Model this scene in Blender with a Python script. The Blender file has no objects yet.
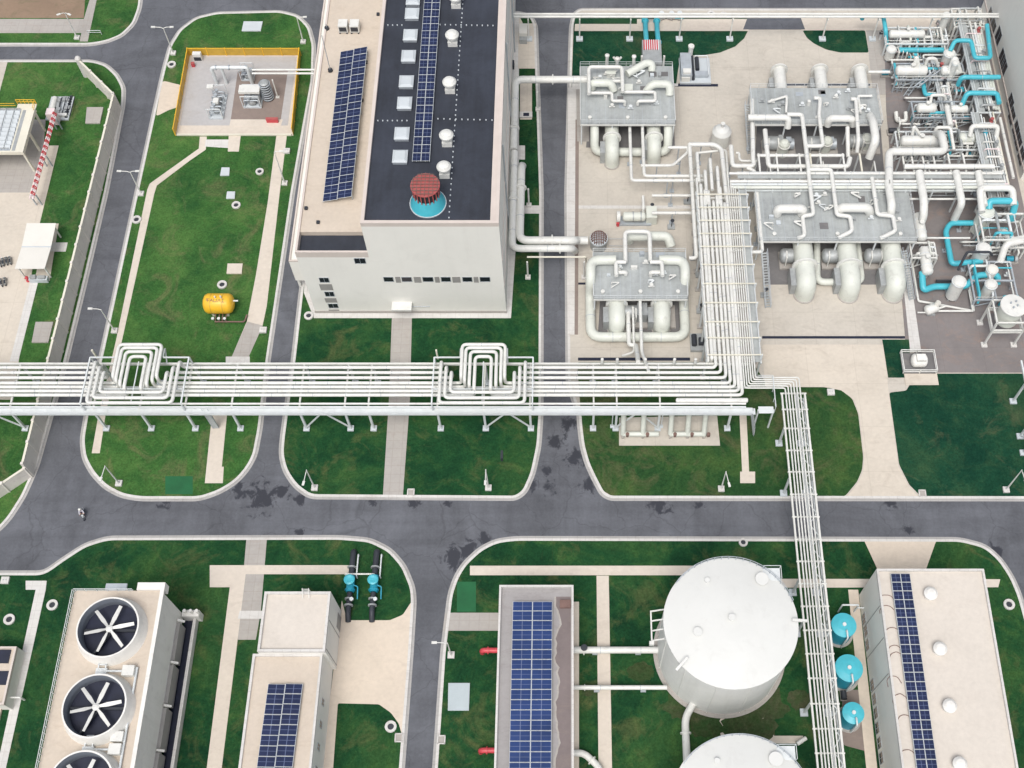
import bpy, math, random
from mathutils import Vector, Matrix
R = random.Random(7)
scn = bpy.context.scene
COL = scn.collection
rad = math.radians

# ------------------------------------------------------------------ camera
F, CX, CY = 1195.0, 569.0, 384.0
PT = rad(61.5)
CZ = 175.0
CYW = -CZ / math.tan(PT)
_s, _c = math.sin(PT), math.cos(PT)
cam_d = bpy.data.cameras.new('camera')
cam = bpy.data.objects.new('camera', cam_d)
COL.objects.link(cam)
cam.location = (0, CYW, CZ)
cam.rotation_euler = (math.pi / 2 - PT, 0, 0)
cam_d.sensor_width = 36
cam_d.lens = 36 * F / 1024
cam_d.shift_x = -(CX - 512) / 1024
cam_d.clip_end = 5000
cam_d.clip_start = 1
scn.camera = cam


def at(px, py, z=0.0):
    """survey point: world x, y of a point seen at (px, py) that stands z metres high"""
    u = (px - CX) / F
    v = -(py - CY) / F
    d = (u, _c + v * _s, -_s + v * _c)
    t = (z - CZ) / d[2]
    return (d[0] * t, CYW + d[1] * t)


def a3(px, py, z=0.0):
    x, y = at(px, py, z)
    return (x, y, z)


def pp(pts, z=0.0):
    return [at(x, y, z) for x, y in pts]


# ------------------------------------------------------------------ materials
def new_mat(name):
    m = bpy.data.materials.new(name)
    m.use_nodes = True
    nt = m.node_tree
    return m, nt, nt.nodes['Principled BSDF']


def ramp(nt, fac, stops):
    r = nt.nodes.new('ShaderNodeValToRGB')
    els = r.color_ramp.elements
    while len(els) < len(stops):
        els.new(0.5)
    for e, (p, c) in zip(els, stops):
        e.position = p
        e.color = (*c, 1)
    nt.links.new(fac, r.inputs[0])
    return r.outputs[0]


def noise(nt, vec, scale, detail=4, rough=0.55, dist=0.0):
    n = nt.nodes.new('ShaderNodeTexNoise')
    n.inputs['Scale'].default_value = scale
    n.inputs['Detail'].default_value = detail
    n.inputs['Roughness'].default_value = rough
    n.inputs['Distortion'].default_value = dist
    nt.links.new(vec, n.inputs['Vector'])
    return n.outputs['Fac']


def pos(nt, scale=None):
    g = nt.nodes.new('ShaderNodeNewGeometry')
    if not scale:
        return g.outputs['Position']
    mp = nt.nodes.new('ShaderNodeMapping')
    mp.inputs['Scale'].default_value = scale
    nt.links.new(g.outputs['Position'], mp.inputs['Vector'])
    return mp.outputs[0]


def mixc(nt, fac, a, b, mode='MIX'):
    m = nt.nodes.new('ShaderNodeMix')
    m.data_type = 'RGBA'
    m.blend_type = mode
    for i, v in ((0, fac), (6, a), (7, b)):
        if hasattr(v, 'links') or hasattr(v, 'is_linked'):
            nt.links.new(v, m.inputs[i])
        elif i == 0:
            m.inputs[i].default_value = v
        else:
            m.inputs[i].default_value = (*v, 1)
    return m.outputs[2]


def bump(nt, bsdf, h, strength=0.3, dist=0.05):
    b = nt.nodes.new('ShaderNodeBump')
    b.inputs['Strength'].default_value = strength
    b.inputs['Distance'].default_value = dist
    nt.links.new(h, b.inputs['Height'])
    nt.links.new(b.outputs[0], bsdf.inputs['Normal'])


def scl(c, k):
    return tuple(min(1, x * k) for x in c)


def plain(name, c, rough=0.5, metal=0.0, var=0.18, scale=0.35, dirt=0.0, streak=0.0):
    """painted or cast surface with uneven tone and a little grime"""
    m, nt, b = new_mat(name)
    p = pos(nt)
    n1 = noise(nt, p, scale, 6, 0.6)
    n2 = noise(nt, p, scale * 9, 3, 0.6)
    col = ramp(nt, n1, [(0.3, scl(c, 1 - var)), (0.7, scl(c, 1 + var * 0.35))])
    col = mixc(nt, 0.25, col, ramp(nt, n2, [(0.3, scl(c, 1 - var)), (0.7, scl(c, 1.0))]))
    if dirt:
        n3 = noise(nt, p, scale * 2.2, 8, 0.7, 0.6)
        f = ramp(nt, n3, [(0.54, (0, 0, 0)), (0.72, (dirt, dirt, dirt))])
        col = mixc(nt, f, col, scl((0.16, 0.13, 0.10), 1.0))
    if streak:
        n4 = noise(nt, pos(nt, (1.0, 1.0, 0.07)), 0.9, 5, 0.6)
        f = ramp(nt, n4, [(0.5, (0, 0, 0)), (0.75, (streak, streak, streak))])
        col = mixc(nt, f, col, (0.30, 0.27, 0.23))
    nt.links.new(col, b.inputs['Base Color'])
    b.inputs['Roughness'].default_value = rough
    b.inputs['Metallic'].default_value = metal
    return m


def grass(name, dark, mid, light, dry, dryamt=0.62, seed=0.0):
    m, nt, b = new_mat(name)
    p = pos(nt)
    mp = nt.nodes.new('ShaderNodeMapping')
    mp.inputs['Location'].default_value = (seed, seed * 1.7, 0)
    nt.links.new(p, mp.inputs['Vector'])
    p = mp.outputs[0]
    big = noise(nt, p, 0.06, 6, 0.65, 0.6)
    med = noise(nt, p, 0.26, 8, 0.72, 1.0)
    fine = noise(nt, p, 3.2, 4, 0.7)
    c = ramp(nt, med, [(0.34, dark), (0.5, mid), (0.66, light)])
    c2 = ramp(nt, big, [(0.36, dark), (0.5, mid), (0.68, light)])
    c = mixc(nt, 0.58, c, c2)
    d = noise(nt, p, 0.16, 7, 0.7, 1.0)
    f = ramp(nt, d, [(dryamt - 0.08, (0, 0, 0)), (dryamt + 0.12, (0.75, 0.75, 0.75))])
    c = mixc(nt, f, c, dry)
    g = ramp(nt, fine, [(0.3, (0.5, 0.5, 0.5)), (0.7, (1.25, 1.25, 1.25))])
    c = mixc(nt, 0.75, c, g, 'MULTIPLY')
    nt.links.new(c, b.inputs['Base Color'])
    b.inputs['Roughness'].default_value = 0.9
    b.inputs['Specular IOR Level'].default_value = 0.1
    bump(nt, b, fine, 0.7, 0.15)
    return m


def concrete(name, c, slab=0.0, var=0.2, stain=0.35, stc=(0.30, 0.24, 0.19)):
    m, nt, b = new_mat(name)
    p = pos(nt)
    n1 = noise(nt, p, 0.13, 7, 0.65, 0.4)
    n2 = noise(nt, p, 1.6, 5, 0.7)
    col = ramp(nt, n1, [(0.3, scl(c, 1 - var)), (0.68, scl(c, 1.05))])
    col = mixc(nt, 0.4, col, ramp(nt, n2, [(0.3, scl(c, 0.82)), (0.7, scl(c, 1.08))]))
    n3 = noise(nt, pos(nt, (0.25, 0.5, 1)), 0.9, 8, 0.75, 1.2)
    f = ramp(nt, n3, [(0.52, (0, 0, 0)), (0.8, (stain, stain, stain))])
    col = mixc(nt, f, col, stc)
    if slab:
        bt = nt.nodes.new('ShaderNodeTexBrick')
        bt.offset = 0.0
        bt.inputs['Scale'].default_value = 1.0
        bt.inputs['Mortar Size'].default_value = 0.05
        bt.inputs['Mortar Smooth'].default_value = 0.3
        bt.inputs['Brick Width'].default_value = slab
        bt.inputs['Row Height'].default_value = slab
        bt.inputs['Color1'].default_value = (1, 1, 1, 1)
        bt.inputs['Color2'].default_value = (0.93, 0.93, 0.93, 1)
        bt.inputs['Mortar'].default_value = (0.72, 0.7, 0.68, 1)
        nt.links.new(p, bt.inputs['Vector'])
        col = mixc(nt, 0.45, col, bt.outputs['Color'], 'MULTIPLY')
    nt.links.new(col, b.inputs['Base Color'])
    b.inputs['Roughness'].default_value = 0.85
    bump(nt, b, n2, 0.2, 0.03)
    return m


def asphalt(name, c, puddles):
    m, nt, b = new_mat(name)
    p = pos(nt)
    n1 = noise(nt, p, 0.09, 7, 0.65, 0.7)
    n2 = noise(nt, p, 2.4, 5, 0.75)
    nx = noise(nt, pos(nt, (0.05, 0.7, 1)), 0.8, 5, 0.6)
    ny = noise(nt, pos(nt, (0.7, 0.05, 1)), 0.8, 5, 0.6)
    col = ramp(nt, n1, [(0.3, scl(c, 0.58)), (0.7, scl(c, 1.42))])
    col = mixc(nt, 0.32, col, ramp(nt, n2, [(0.3, scl(c, 0.6)), (0.72, scl(c, 1.35))]))
    for n in (nx, ny):
        col = mixc(nt, 0.3, col, ramp(nt, n, [(0.3, (0.65,) * 3), (0.7, (1.3,) * 3)]), 'MULTIPLY')
    vo = nt.nodes.new('ShaderNodeTexVoronoi')
    vo.feature = 'DISTANCE_TO_EDGE'
    vo.inputs['Scale'].default_value = 0.11
    wv = nt.nodes.new('ShaderNodeVectorMath'); wv.operation = 'MULTIPLY_ADD'
    nz = nt.nodes.new('ShaderNodeTexNoise'); nz.inputs['Scale'].default_value = 0.5; nz.inputs['Detail'].default_value = 5
    nt.links.new(p, nz.inputs['Vector'])
    wv.inputs[1].default_value = (2.2, 2.2, 0)
    nt.links.new(nz.outputs['Color'], wv.inputs[0]); nt.links.new(p, wv.inputs[2])
    nt.links.new(wv.outputs[0], vo.inputs['Vector'])
    cr = ramp(nt, vo.outputs['Distance'], [(0.0, (0.62, 0.62, 0.62)), (0.012, (1, 1, 1))])
    col = mixc(nt, 0.6, col, cr, 'MULTIPLY')
    # damp patches: ragged blotches left on the road at a few fixed places
    best = None
    for (x, y, r) in puddles:
        d = nt.nodes.new('ShaderNodeVectorMath')
        d.operation = 'DISTANCE'
        d.inputs[1].default_value = (x, y, 0)
        nt.links.new(p, d.inputs[0])
        k = nt.nodes.new('ShaderNodeMath')
        k.operation = 'MULTIPLY_ADD'
        k.inputs[1].default_value = -1.0 / r
        k.inputs[2].default_value = 1.0
        nt.links.new(d.outputs['Value'], k.inputs[0])
        if best is None:
            best = k.outputs[0]
        else:
            mx = nt.nodes.new('ShaderNodeMath')
            mx.operation = 'MAXIMUM'
            nt.links.new(best, mx.inputs[0])
            nt.links.new(k.outputs[0], mx.inputs[1])
            best = mx.outputs[0]
    nn = noise(nt, pos(nt, (1, 0.8, 1)), 0.75, 7, 0.68, 0.6)
    k = nt.nodes.new('ShaderNodeMath')
    k.operation = 'MULTIPLY_ADD'
    k.inputs[1].default_value = 3.4
    k.inputs[2].default_value = -2.05
    nt.links.new(nn, k.inputs[0])
    sm = nt.nodes.new('ShaderNodeMath')
    sm.operation = 'ADD'
    nt.links.new(k.outputs[0], sm.inputs[0])
    nt.links.new(best, sm.inputs[1])
    mr = nt.nodes.new('ShaderNodeMapRange')
    mr.inputs['From Min'].default_value = 0.0
    mr.inputs['From Max'].default_value = 0.28
    nt.links.new(sm.outputs[0], mr.inputs['Value'])
    col = mixc(nt, mr.outputs[0], col, (0.030, 0.032, 0.041))
    nt.links.new(col, b.inputs['Base Color'])
    rr = nt.nodes.new('ShaderNodeMapRange')
    rr.inputs['To Min'].default_value = 0.85
    rr.inputs['To Max'].default_value = 0.45
    nt.links.new(mr.outputs[0], rr.inputs['Value'])
    nt.links.new(rr.outputs[0], b.inputs['Roughness'])
    bump(nt, b, n2, 0.25, 0.03)
    return m


def streaked(name, c, lines=(1.2, 0.0), rough=0.7, var=0.25):
    """sheet or felt roof laid in strips"""
    m, nt, b = new_mat(name)
    p = pos(nt)
    n1 = noise(nt, p, 0.12, 7, 0.65, 0.5)
    n2 = noise(nt, pos(nt, (1.0, 0.06, 1)), 1.1, 5, 0.6)
    n3 = noise(nt, p, 1.4, 6, 0.75)
    col = ramp(nt, n1, [(0.3, scl(c, 1 - var)), (0.7, scl(c, 1 + var))])
    col = mixc(nt, 0.35, col, ramp(nt, n2, [(0.35, scl(c, 0.7)), (0.7, scl(c, 1.45))]))
    col = mixc(nt, 0.2, col, ramp(nt, n3, [(0.35, scl(c, 0.55)), (0.75, scl(c, 1.7))]))
    nt.links.new(col, b.inputs['Base Color'])
    b.inputs['Roughness'].default_value = rough
    return m


WET = [(*at(x, y), r) for x, y, r in [
    (243, 494, 2.2), (262, 498, 4.2), (283, 492, 2.0), (300, 500, 1.5), (414, 504, 1.6), (372, 503, 1.0),
    (530, 484, 2.2), (549, 488, 1.8), (556, 440, 2.2), (575, 458, 2.6), (590, 486, 2.2), (568, 424, 2.0), (548, 470, 1.4),
    (458, 556, 3.2), (470, 549, 2.4), (486, 542, 2.0), (660, 506, 2.6), (700, 504, 1.2), (908, 531, 1.3), (890, 502, 1.8),
    (996, 552, 2.0), (300, 534, 1.2), (448, 503, 1.0), (240, 488, 1.4), (165, 502, 1.6)]]

M = dict(
    asphalt=asphalt('asphalt', (0.104, 0.109, 0.123), WET),
    lawn=grass('lawn_green', (0.018, 0.070, 0.022), (0.044, 0.126, 0.031), (0.098, 0.190, 0.050), (0.16, 0.155, 0.075), 0.60, 3),
    lawn2=grass('lawn_dark_green', (0.005, 0.032, 0.015), (0.014, 0.066, 0.023), (0.058, 0.128, 0.034), (0.12, 0.13, 0.05), 0.61, 31),
    lawn3=grass('lawn_blue_green', (0.004, 0.034, 0.021), (0.011, 0.058, 0.030), (0.046, 0.098, 0.042), (0.11, 0.115, 0.06), 0.64, 57),
    lawn4=grass('lawn_patchy', (0.010, 0.045, 0.017), (0.028, 0.080, 0.024), (0.080, 0.135, 0.036), (0.13, 0.12, 0.06), 0.58, 83),
    soil=concrete('bare_soil', (0.27, 0.19, 0.13), 0, 0.3, 0.7, (0.07, 0.10, 0.04)),
    beige=concrete('beige_concrete', (0.63, 0.545, 0.445), 0, 0.12, 0.3),
    yard=concrete('yard_concrete', (0.60, 0.54, 0.455), 8.0, 0.16, 0.5, (0.34, 0.28, 0.22)),
    plant=concrete('plant_concrete', (0.53, 0.49, 0.425), 7.0, 0.2, 0.6, (0.29, 0.25, 0.21)),
    greyc=concrete('grey_paving', (0.40, 0.375, 0.345), 1.5, 0.16, 0.4),
    pink=concrete('process_floor', (0.215, 0.195, 0.19), 7.0, 0.3, 0.6, (0.36, 0.22, 0.15)),
    kerb=concrete('kerb_concrete', (0.62, 0.605, 0.575), 1.3, 0.16, 0.45),
    path=concrete('footpath', (0.61, 0.545, 0.465), 0, 0.12, 0.35),
    slab=plain('pale_slab', (0.52, 0.56, 0.58), 0.7, 0, 0.12),
    wall=plain('white_wall_panel', (0.79, 0.775, 0.72), 0.6, 0, 0.06, 0.1, 0.08, 0.05),
    wallw=plain('perimeter_wall', (0.70, 0.66, 0.60), 0.8, 0, 0.12, 0.3, 0.25),
    trim=plain('parapet_trim', (0.60, 0.53, 0.48), 0.6, 0, 0.1),
    roofb=streaked('blue_felt_roof', (0.027, 0.032, 0.045), var=0.6),
    roofc=concrete('beige_roof', (0.56, 0.485, 0.40), 0, 0.10, 0.45, (0.36, 0.27, 0.19)),
    roofw=concrete('pale_roof', (0.60, 0.55, 0.485), 0, 0.09, 0.3, (0.42, 0.36, 0.31)),
    roofg=concrete('grey_flat_roof', (0.33, 0.315, 0.31), 0, 0.14, 0.75, (0.20, 0.175, 0.17)),
    white=plain('white_paint', (0.69, 0.69, 0.65), 0.45, 0, 0.12, 0.5, 0.28),
    duct=plain('greenish_white_lagging', (0.63, 0.65, 0.585), 0.48, 0, 0.12, 0.4, 0.26),
    tank=plain('tank_white', (0.645, 0.65, 0.62), 0.6, 0, 0.06, 0.18, 0.10),
    tankw=plain('tank_shell', (0.76, 0.76, 0.725), 0.55, 0, 0.08, 0.3, 0.10, 0.12),
    steel=plain('pale_steel', (0.66, 0.69, 0.69), 0.45, 0, 0.12, 0.8, 0.15),
    zinc=plain('galvanised_steel', (0.46, 0.50, 0.53), 0.5, 0.3, 0.2, 0.8, 0.2),
    grate=streaked('deck_grating', (0.345, 0.365, 0.36), rough=0.6, var=0.32),
    mach=plain('grey_machine', (0.40, 0.42, 0.42), 0.5, 0.2, 0.3, 0.9, 0.3),
    dark=plain('dark_steel', (0.04, 0.045, 0.055), 0.55, 0.2, 0.3),
    black=plain('dark_opening', (0.014, 0.018, 0.040), 0.5, 0, 0.4, 0.8),
    glass=plain('window_glass', (0.02, 0.022, 0.03), 0.12, 0, 0.3),
    louvre=plain('grey_louvre', (0.30, 0.29, 0.275), 0.6, 0, 0.15),
    teal=plain('turquoise_paint', (0.07, 0.45, 0.54), 0.35, 0, 0.14, 0.6, 0.15),
    teald=plain('deep_turquoise_and_shade', (0.02, 0.30, 0.42), 0.4, 0, 0.2, 0.6, 0.15),
    yellow=plain('yellow_paint', (0.80, 0.46, 0.03), 0.4, 0, 0.12, 0.7, 0.12),
    yfence=plain('yellow_fence_paint', (0.58, 0.36, 0.045), 0.5, 0, 0.2, 0.7, 0.2),
    cream=plain('cream_paint', (0.70, 0.67, 0.56), 0.5, 0, 0.12),
    darkfloor=concrete('dark_floor_and_shade', (0.17, 0.165, 0.165), 0, 0.35, 0.6, (0.30, 0.27, 0.25)),  # dark floor tone, also used to paint shade below the compressor decks
    pad=concrete('grey_pad_concrete', (0.44, 0.43, 0.425), 0, 0.15, 0.4),
    shaded_liner=plain('shaded_stack_wall', (0.17, 0.19, 0.22), 0.6, 0, 0.25),
    stain=concrete('damp_roof_stain', (0.20, 0.165, 0.16), 0, 0.25, 0.5),
    gutter=concrete('gutter_concrete', (0.40, 0.39, 0.375), 1.3, 0.2, 0.5, (0.15, 0.13, 0.11)),
    thin=grass('thin_turf', (0.014, 0.045, 0.016), (0.055, 0.075, 0.030), (0.13, 0.105, 0.075), (0.025, 0.075, 0.022), 0.50, 11),
    red=plain('red_paint', (0.55, 0.06, 0.075), 0.45, 0, 0.2),
    redg=plain('faded_red_grille', (0.42, 0.10, 0.095), 0.6, 0, 0.25, 1.5),
    pinkp=plain('pinkish_white_paint', (0.78, 0.66, 0.66), 0.5, 0, 0.1),
    brown=plain('brown_rust', (0.20, 0.12, 0.10), 0.7, 0, 0.3, 1.0),
    gravel=concrete('brown_gravel', (0.25, 0.20, 0.175), 0, 0.3, 0.6),
    green=plain('green_mat', (0.012, 0.115, 0.04), 0.85, 0, 0.25),
    cover=plain('white_sheet_roof', (0.70, 0.68, 0.62), 0.45, 0, 0.05, 0.2, 0.08),
    skin=plain('skin', (0.42, 0.26, 0.19), 0.6, 0, 0.05),
    cloth=plain('white_shirt', (0.70, 0.68, 0.74), 0.8, 0, 0.1, 4),
    navy=plain('dark_trousers', (0.03, 0.03, 0.07), 0.8, 0, 0.2, 4),
    casing=plain('tower_casing', (0.76, 0.745, 0.70), 0.6, 0, 0.08, 0.3, 0.16, 0.14),
    bluegrey=plain('blue_grey_slab', (0.43, 0.49, 0.51), 0.7, 0, 0.12),
)


def pv_material(name, c):
    m, nt, b = new_mat(name)
    tc = nt.nodes.new('ShaderNodeTexCoord')
    bt = nt.nodes.new('ShaderNodeTexBrick')
    bt.offset = 0.0
    bt.inputs['Scale'].default_value = 1.0
    bt.inputs['Mortar Size'].default_value = 0.02
    bt.inputs['Brick Width'].default_value = 0.5
    bt.inputs['Row Height'].default_value = 0.5
    bt.inputs['Color1'].default_value = (*c, 1)
    bt.inputs['Color2'].default_value = (*scl(c, 1.35), 1)
    bt.inputs['Mortar'].default_value = (0.13, 0.16, 0.26, 1)
    nt.links.new(tc.outputs['Generated'], bt.inputs['Vector'])
    n = noise(nt, pos(nt), 0.22, 5, 0.6)
    col = mixc(nt, 0.5, bt.outputs['Color'], ramp(nt, n, [(0.3, (0.5, 0.5, 0.5)), (0.7, (1.2, 1.2, 1.3))]), 'MULTIPLY')
    nt.links.new(col, b.inputs['Base Color'])
    b.inputs['Roughness'].default_value = 0.3
    b.inputs['Specular IOR Level'].default_value = 0.25
    return m


M['pv'] = pv_material('solar_cells', (0.017, 0.025, 0.066))
M['pv2'] = pv_material('blue_solar_cells', (0.022, 0.045, 0.135))


# ------------------------------------------------------------------ mesh builder
class MB:
    def __init__(s):
        s.v, s.f, s.sm, s.mi = [], [], [], []
        s.cur = 0

    def add(s, vs, fs, smooth=False):
        o = len(s.v)
        s.v += [tuple(v) for v in vs]
        for f in fs:
            s.f.append(tuple(i + o for i in f))
            s.sm.append(smooth)
            s.mi.append(s.cur)
        return s

    def box(s, x0, y0, z0, x1, y1, z1):
        if x0 > x1: x0, x1 = x1, x0
        if y0 > y1: y0, y1 = y1, y0
        if z0 > z1: z0, z1 = z1, z0
        v = [(x0, y0, z0), (x1, y0, z0), (x1, y1, z0), (x0, y1, z0), (x0, y0, z1), (x1, y0, z1), (x1, y1, z1), (x0, y1, z1)]
        return s.add(v, [(0, 3, 2, 1), (4, 5, 6, 7), (0, 1, 5, 4), (1, 2, 6, 5), (2, 3, 7, 6), (3, 0, 4, 7)])

    def cbox(s, c, sz):
        return s.box(c[0] - sz[0] / 2, c[1] - sz[1] / 2, c[2], c[0] + sz[0] / 2, c[1] + sz[1] / 2, c[2] + sz[2])

    def prism(s, poly, z0, z1):
        a = sum(poly[i - 1][0] * poly[i][1] - poly[i][0] * poly[i - 1][1] for i in range(len(poly)))
        if a < 0: poly = poly[::-1]
        n = len(poly)
        v = [(x, y, z0) for x, y in poly] + [(x, y, z1) for x, y in poly]
        return s.add(v, [tuple(range(n - 1, -1, -1)), tuple(range(n, 2 * n))] + [(i, (i + 1) % n, n + (i + 1) % n, n + i) for i in range(n)])

    def bar(s, p0, p1, w, h=None):
        p0, p1 = Vector(p0), Vector(p1)
        h = h or w
        d = (p1 - p0).normalized()
        up = Vector((0, 0, 1)) if abs(d.z) < 0.95 else Vector((0, 1, 0))
        a = d.cross(up).normalized() * w / 2
        b = a.cross(d).normalized() * h / 2
        v = [p0 - a - b, p0 + a - b, p0 + a + b, p0 - a + b, p1 - a - b, p1 + a - b, p1 + a + b, p1 - a + b]
        return s.add(v, [(3, 2, 1, 0), (4, 5, 6, 7), (0, 1, 5, 4), (1, 2, 6, 5), (2, 3, 7, 6), (3, 0, 4, 7)])

    def tube(s, pts, r, bend=None, seg=12, dome=False):
        pts = [Vector(p) for p in pts]
        bend = 1.5 * r if bend is None else bend
        path = [pts[0]]
        for i in range(1, len(pts) - 1):
            a, b, c = pts[i - 1], pts[i], pts[i + 1]
            la, lc = (a - b).length, (c - b).length
            t = min(bend, la * 0.48, lc * 0.48)
            p0 = b + (a - b).normalized() * t
            p2 = b + (c - b).normalized() * t
            for k in range(6):
                u = k / 5
                path.append(p0 * (1 - u) ** 2 + b * 2 * u * (1 - u) + p2 * u * u)
        path.append(pts[-1])
        q = [path[0]]
        for p in path[1:]:
            if (p - q[-1]).length > 1e-4: q.append(p)
        path = q
        rs = [r] * len(path)
        if dome:
            d0 = (path[0] - path[1]).normalized()
            d1 = (path[-1] - path[-2]).normalized()
            hd = [(r * 0.26, 0.86), (r * 0.42, 0.55), (r * 0.5, 0.05)]
            path = [path[0] + d0 * h for h, _ in hd[::-1]] + path + [path[-1] + d1 * h for h, _ in hd]
            rs = [r * k for _, k in hd[::-1]] + rs + [r * k for _, k in hd]
        n = len(path)
        T = []
        for i in range(n):
            T.append((path[min(i + 1, n - 1)] - path[max(i - 1, 0)]).normalized())
        ref = Vector((0, 0, 1)) if abs(T[0].z) < 0.9 else Vector((1, 0, 0))
        nrm = T[0].cross(ref).normalized()
        vs, fs = [], []
        for i in range(n):
            if i:
                nrm = (nrm - T[i] * nrm.dot(T[i])).normalized()
            bn = T[i].cross(nrm)
            for k in range(seg):
                a = 2 * math.pi * k / seg
                vs.append(path[i] + (nrm * math.cos(a) + bn * math.sin(a)) * rs[i])
        for i in range(n - 1):
            for k in range(seg):
                fs.append((i * seg + k, i * seg + (k + 1) % seg, (i + 1) * seg + (k + 1) % seg, (i + 1) * seg + k))
        s.add(vs, fs, True)
        s.add(vs[:seg][::-1], [tuple(range(seg))])
        s.add(vs[-seg:], [tuple(range(seg))])
        return s

    def lathe(s, c, prof, seg=32, smooth=True, close=True):
        """profile of (radius, z) turned round the vertical axis through c"""
        vs, fs = [], []
        for r, z in prof:
            for k in range(seg):
                a = 2 * math.pi * k / seg
                vs.append((c[0] + r * math.cos(a), c[1] + r * math.sin(a), c[2] + z))
        n = len(prof)
        for i in range(n - 1):
            # split shading at profile corners by duplicating rings
            o = [vs[i * seg + k] for k in range(seg)] + [vs[(i + 1) * seg + k] for k in range(seg)]
            s.add(o, [(k, (k + 1) % seg, seg + (k + 1) % seg, seg + k) for k in range(seg)], smooth)
        if close:
            s.add(vs[:seg][::-1], [tuple(range(seg))])
            s.add(vs[-seg:], [tuple(range(seg))])
        return s

    def flange(s, p, d, r, t=0.12):
        p, d = Vector(p), Vector(d).normalized()
        return s.tube([p - d * t / 2, p + d * t / 2], r, seg=14)

    def obj(s, name, mat, parent=None, origin=(0, 0, 0)):
        me = bpy.data.meshes.new(name)
        ox, oy, oz = origin
        me.from_pydata([(x - ox, y - oy, z - oz) for x, y, z in s.v], [], s.f)
        me.polygons.foreach_set('use_smooth', s.sm)
        me.polygons.foreach_set('material_index', s.mi)
        for m in (mat if isinstance(mat, (list, tuple)) else [mat]):
            me.materials.append(M[m] if isinstance(m, str) else m)
        me.update()
        o = bpy.data.objects.new(name, me)
        COL.objects.link(o)
        if parent is not None:
            o.parent = parent
        else:
            o.location = origin
        return o


ORG = {}


def thing(name, label, cat, loc, group=None):
    o = bpy.data.objects.new(name, None)
    COL.objects.link(o)
    o.location = loc
    o.empty_display_size = 0.5
    o['label'], o['category'] = label, cat
    if group: o['group'] = group
    ORG[o.name] = tuple(loc)
    return o


def part(name, mb, mat, parent, label=None):
    r = parent
    while r.parent is not None: r = r.parent
    o = mb.obj(name, mat, parent, ORG[r.name])
    if label: o['label'] = label
    return o


def single(name, mb, mat, label, cat, group=None):
    xs = [v[0] for v in mb.v]; ys = [v[1] for v in mb.v]; zs = [v[2] for v in mb.v]
    org = ((min(xs) + max(xs)) / 2, (min(ys) + max(ys)) / 2, min(zs))
    o = mb.obj(name, mat, None, org)
    o['label'], o['category'] = label, cat
    if group: o['group'] = group
    ORG[o.name] = org
    return o


def dup(src, loc, label, rotz=None):
    r = src.copy()
    COL.objects.link(r)
    r.location = loc
    if rotz is not None: r.rotation_euler = (0, 0, rotz)
    r['label'] = label
    for ch in list(src.children):
        c = ch.copy(); COL.objects.link(c); c.parent = r
        for g in list(ch.children):
            d = g.copy(); COL.objects.link(d); d.parent = c
    return r


def struct(name, mb, mat):
    o = mb.obj(name, mat)
    o['kind'] = 'structure'
    return o


def soft(poly, d):
    """round the corners of an outline"""
    out = []
    n = len(poly)
    for i in range(n):
        a, b, c = Vector(poly[i - 1]), Vector(poly[i]), Vector(poly[(i + 1) % n])
        t = min(d, (a - b).length * 0.45, (c - b).length * 0.45)
        p0 = b + (a - b).normalized() * t
        p2 = b + (c - b).normalized() * t
        for k in range(5):
            u = k / 4
            q = p0 * (1 - u) ** 2 + b * 2 * u * (1 - u) + p2 * u * u
            out.append((q.x, q.y))
    return out


def inset(poly, d):
    a = sum(poly[i - 1][0] * poly[i][1] - poly[i][0] * poly[i - 1][1] for i in range(len(poly)))
    if a < 0: poly = poly[::-1]
    q = []
    for p in poly:
        if not q or math.hypot(p[0] - q[-1][0], p[1] - q[-1][1]) > 0.05: q.append(p)
    poly = q
    n = len(poly)
    out = []
    for i in range(n):
        a, b, c = Vector(poly[i - 1]), Vector(poly[i]), Vector(poly[(i + 1) % n])
        e1 = (b - a).normalized(); e2 = (c - b).normalized()
        n1 = Vector((-e1.y, e1.x)); n2 = Vector((-e2.y, e2.x))
        m = n1 + n2
        if m.length < 1e-3: m = n1
        m.normalize()
        k = d / max(0.5, m.dot(n1))
        out.append((b.x + m.x * k, b.y + m.y * k))
    return poly, out


def island(px, mat, name='lawn', d=1.2, kw=0.42):
    w = soft(pp(px), d)
    outer, inner = inset(w, kw)
    a_, gut = inset(outer, -0.42)
    gb = MB()
    n_ = len(a_)
    gb.add([(x, y, 0.004) for x, y in gut] + [(x, y, 0.012) for x, y in a_], [(i, (i + 1) % n_, n_ + (i + 1) % n_, n_ + i) for i in range(n_)])
    struct('gutter', gb, 'gutter')
    n = len(outer)
    mb = MB()
    mb.prism(inner, -0.03, 0.12)
    struct(name, mb, mat)
    kb = MB()
    v = [(x, y, -0.02) for x, y in outer] + [(x, y, 0.1585) for x, y in outer] + [(x, y, 0.1585) for x, y in inner] + [(x, y, 0.05) for x, y in inner]
    f = []
    for j in range(3):
        for i in range(n):
            f.append((j * n + i, j * n + (i + 1) % n, (j + 1) * n + (i + 1) % n, (j + 1) * n + i))
    kb.add(v, f)
    struct('kerb', kb, 'kerb')


def patch(px, mat, name='footpath', z=0.135, d=0.0):
    w = pp(px)
    if d: w = soft(w, d)
    return struct(name, MB().prism(w, 0.0, z), mat)


def rect(x0, y0, x1, y1):
    return [(x0, y0), (x1, y0), (x1, y1), (x0, y1)]


# ------------------------------------------------------------------ ground and roads
struct('ground', MB().prism([(-900, -900), (900, -900), (900, 1500), (-900, 1500)], -2.0, -0.06), 'lawn2')
struct('road', MB().prism([(-165, -95), (150, -95), (150, 140), (-165, 140)], -1.0, 0.0), 'asphalt')

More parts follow.
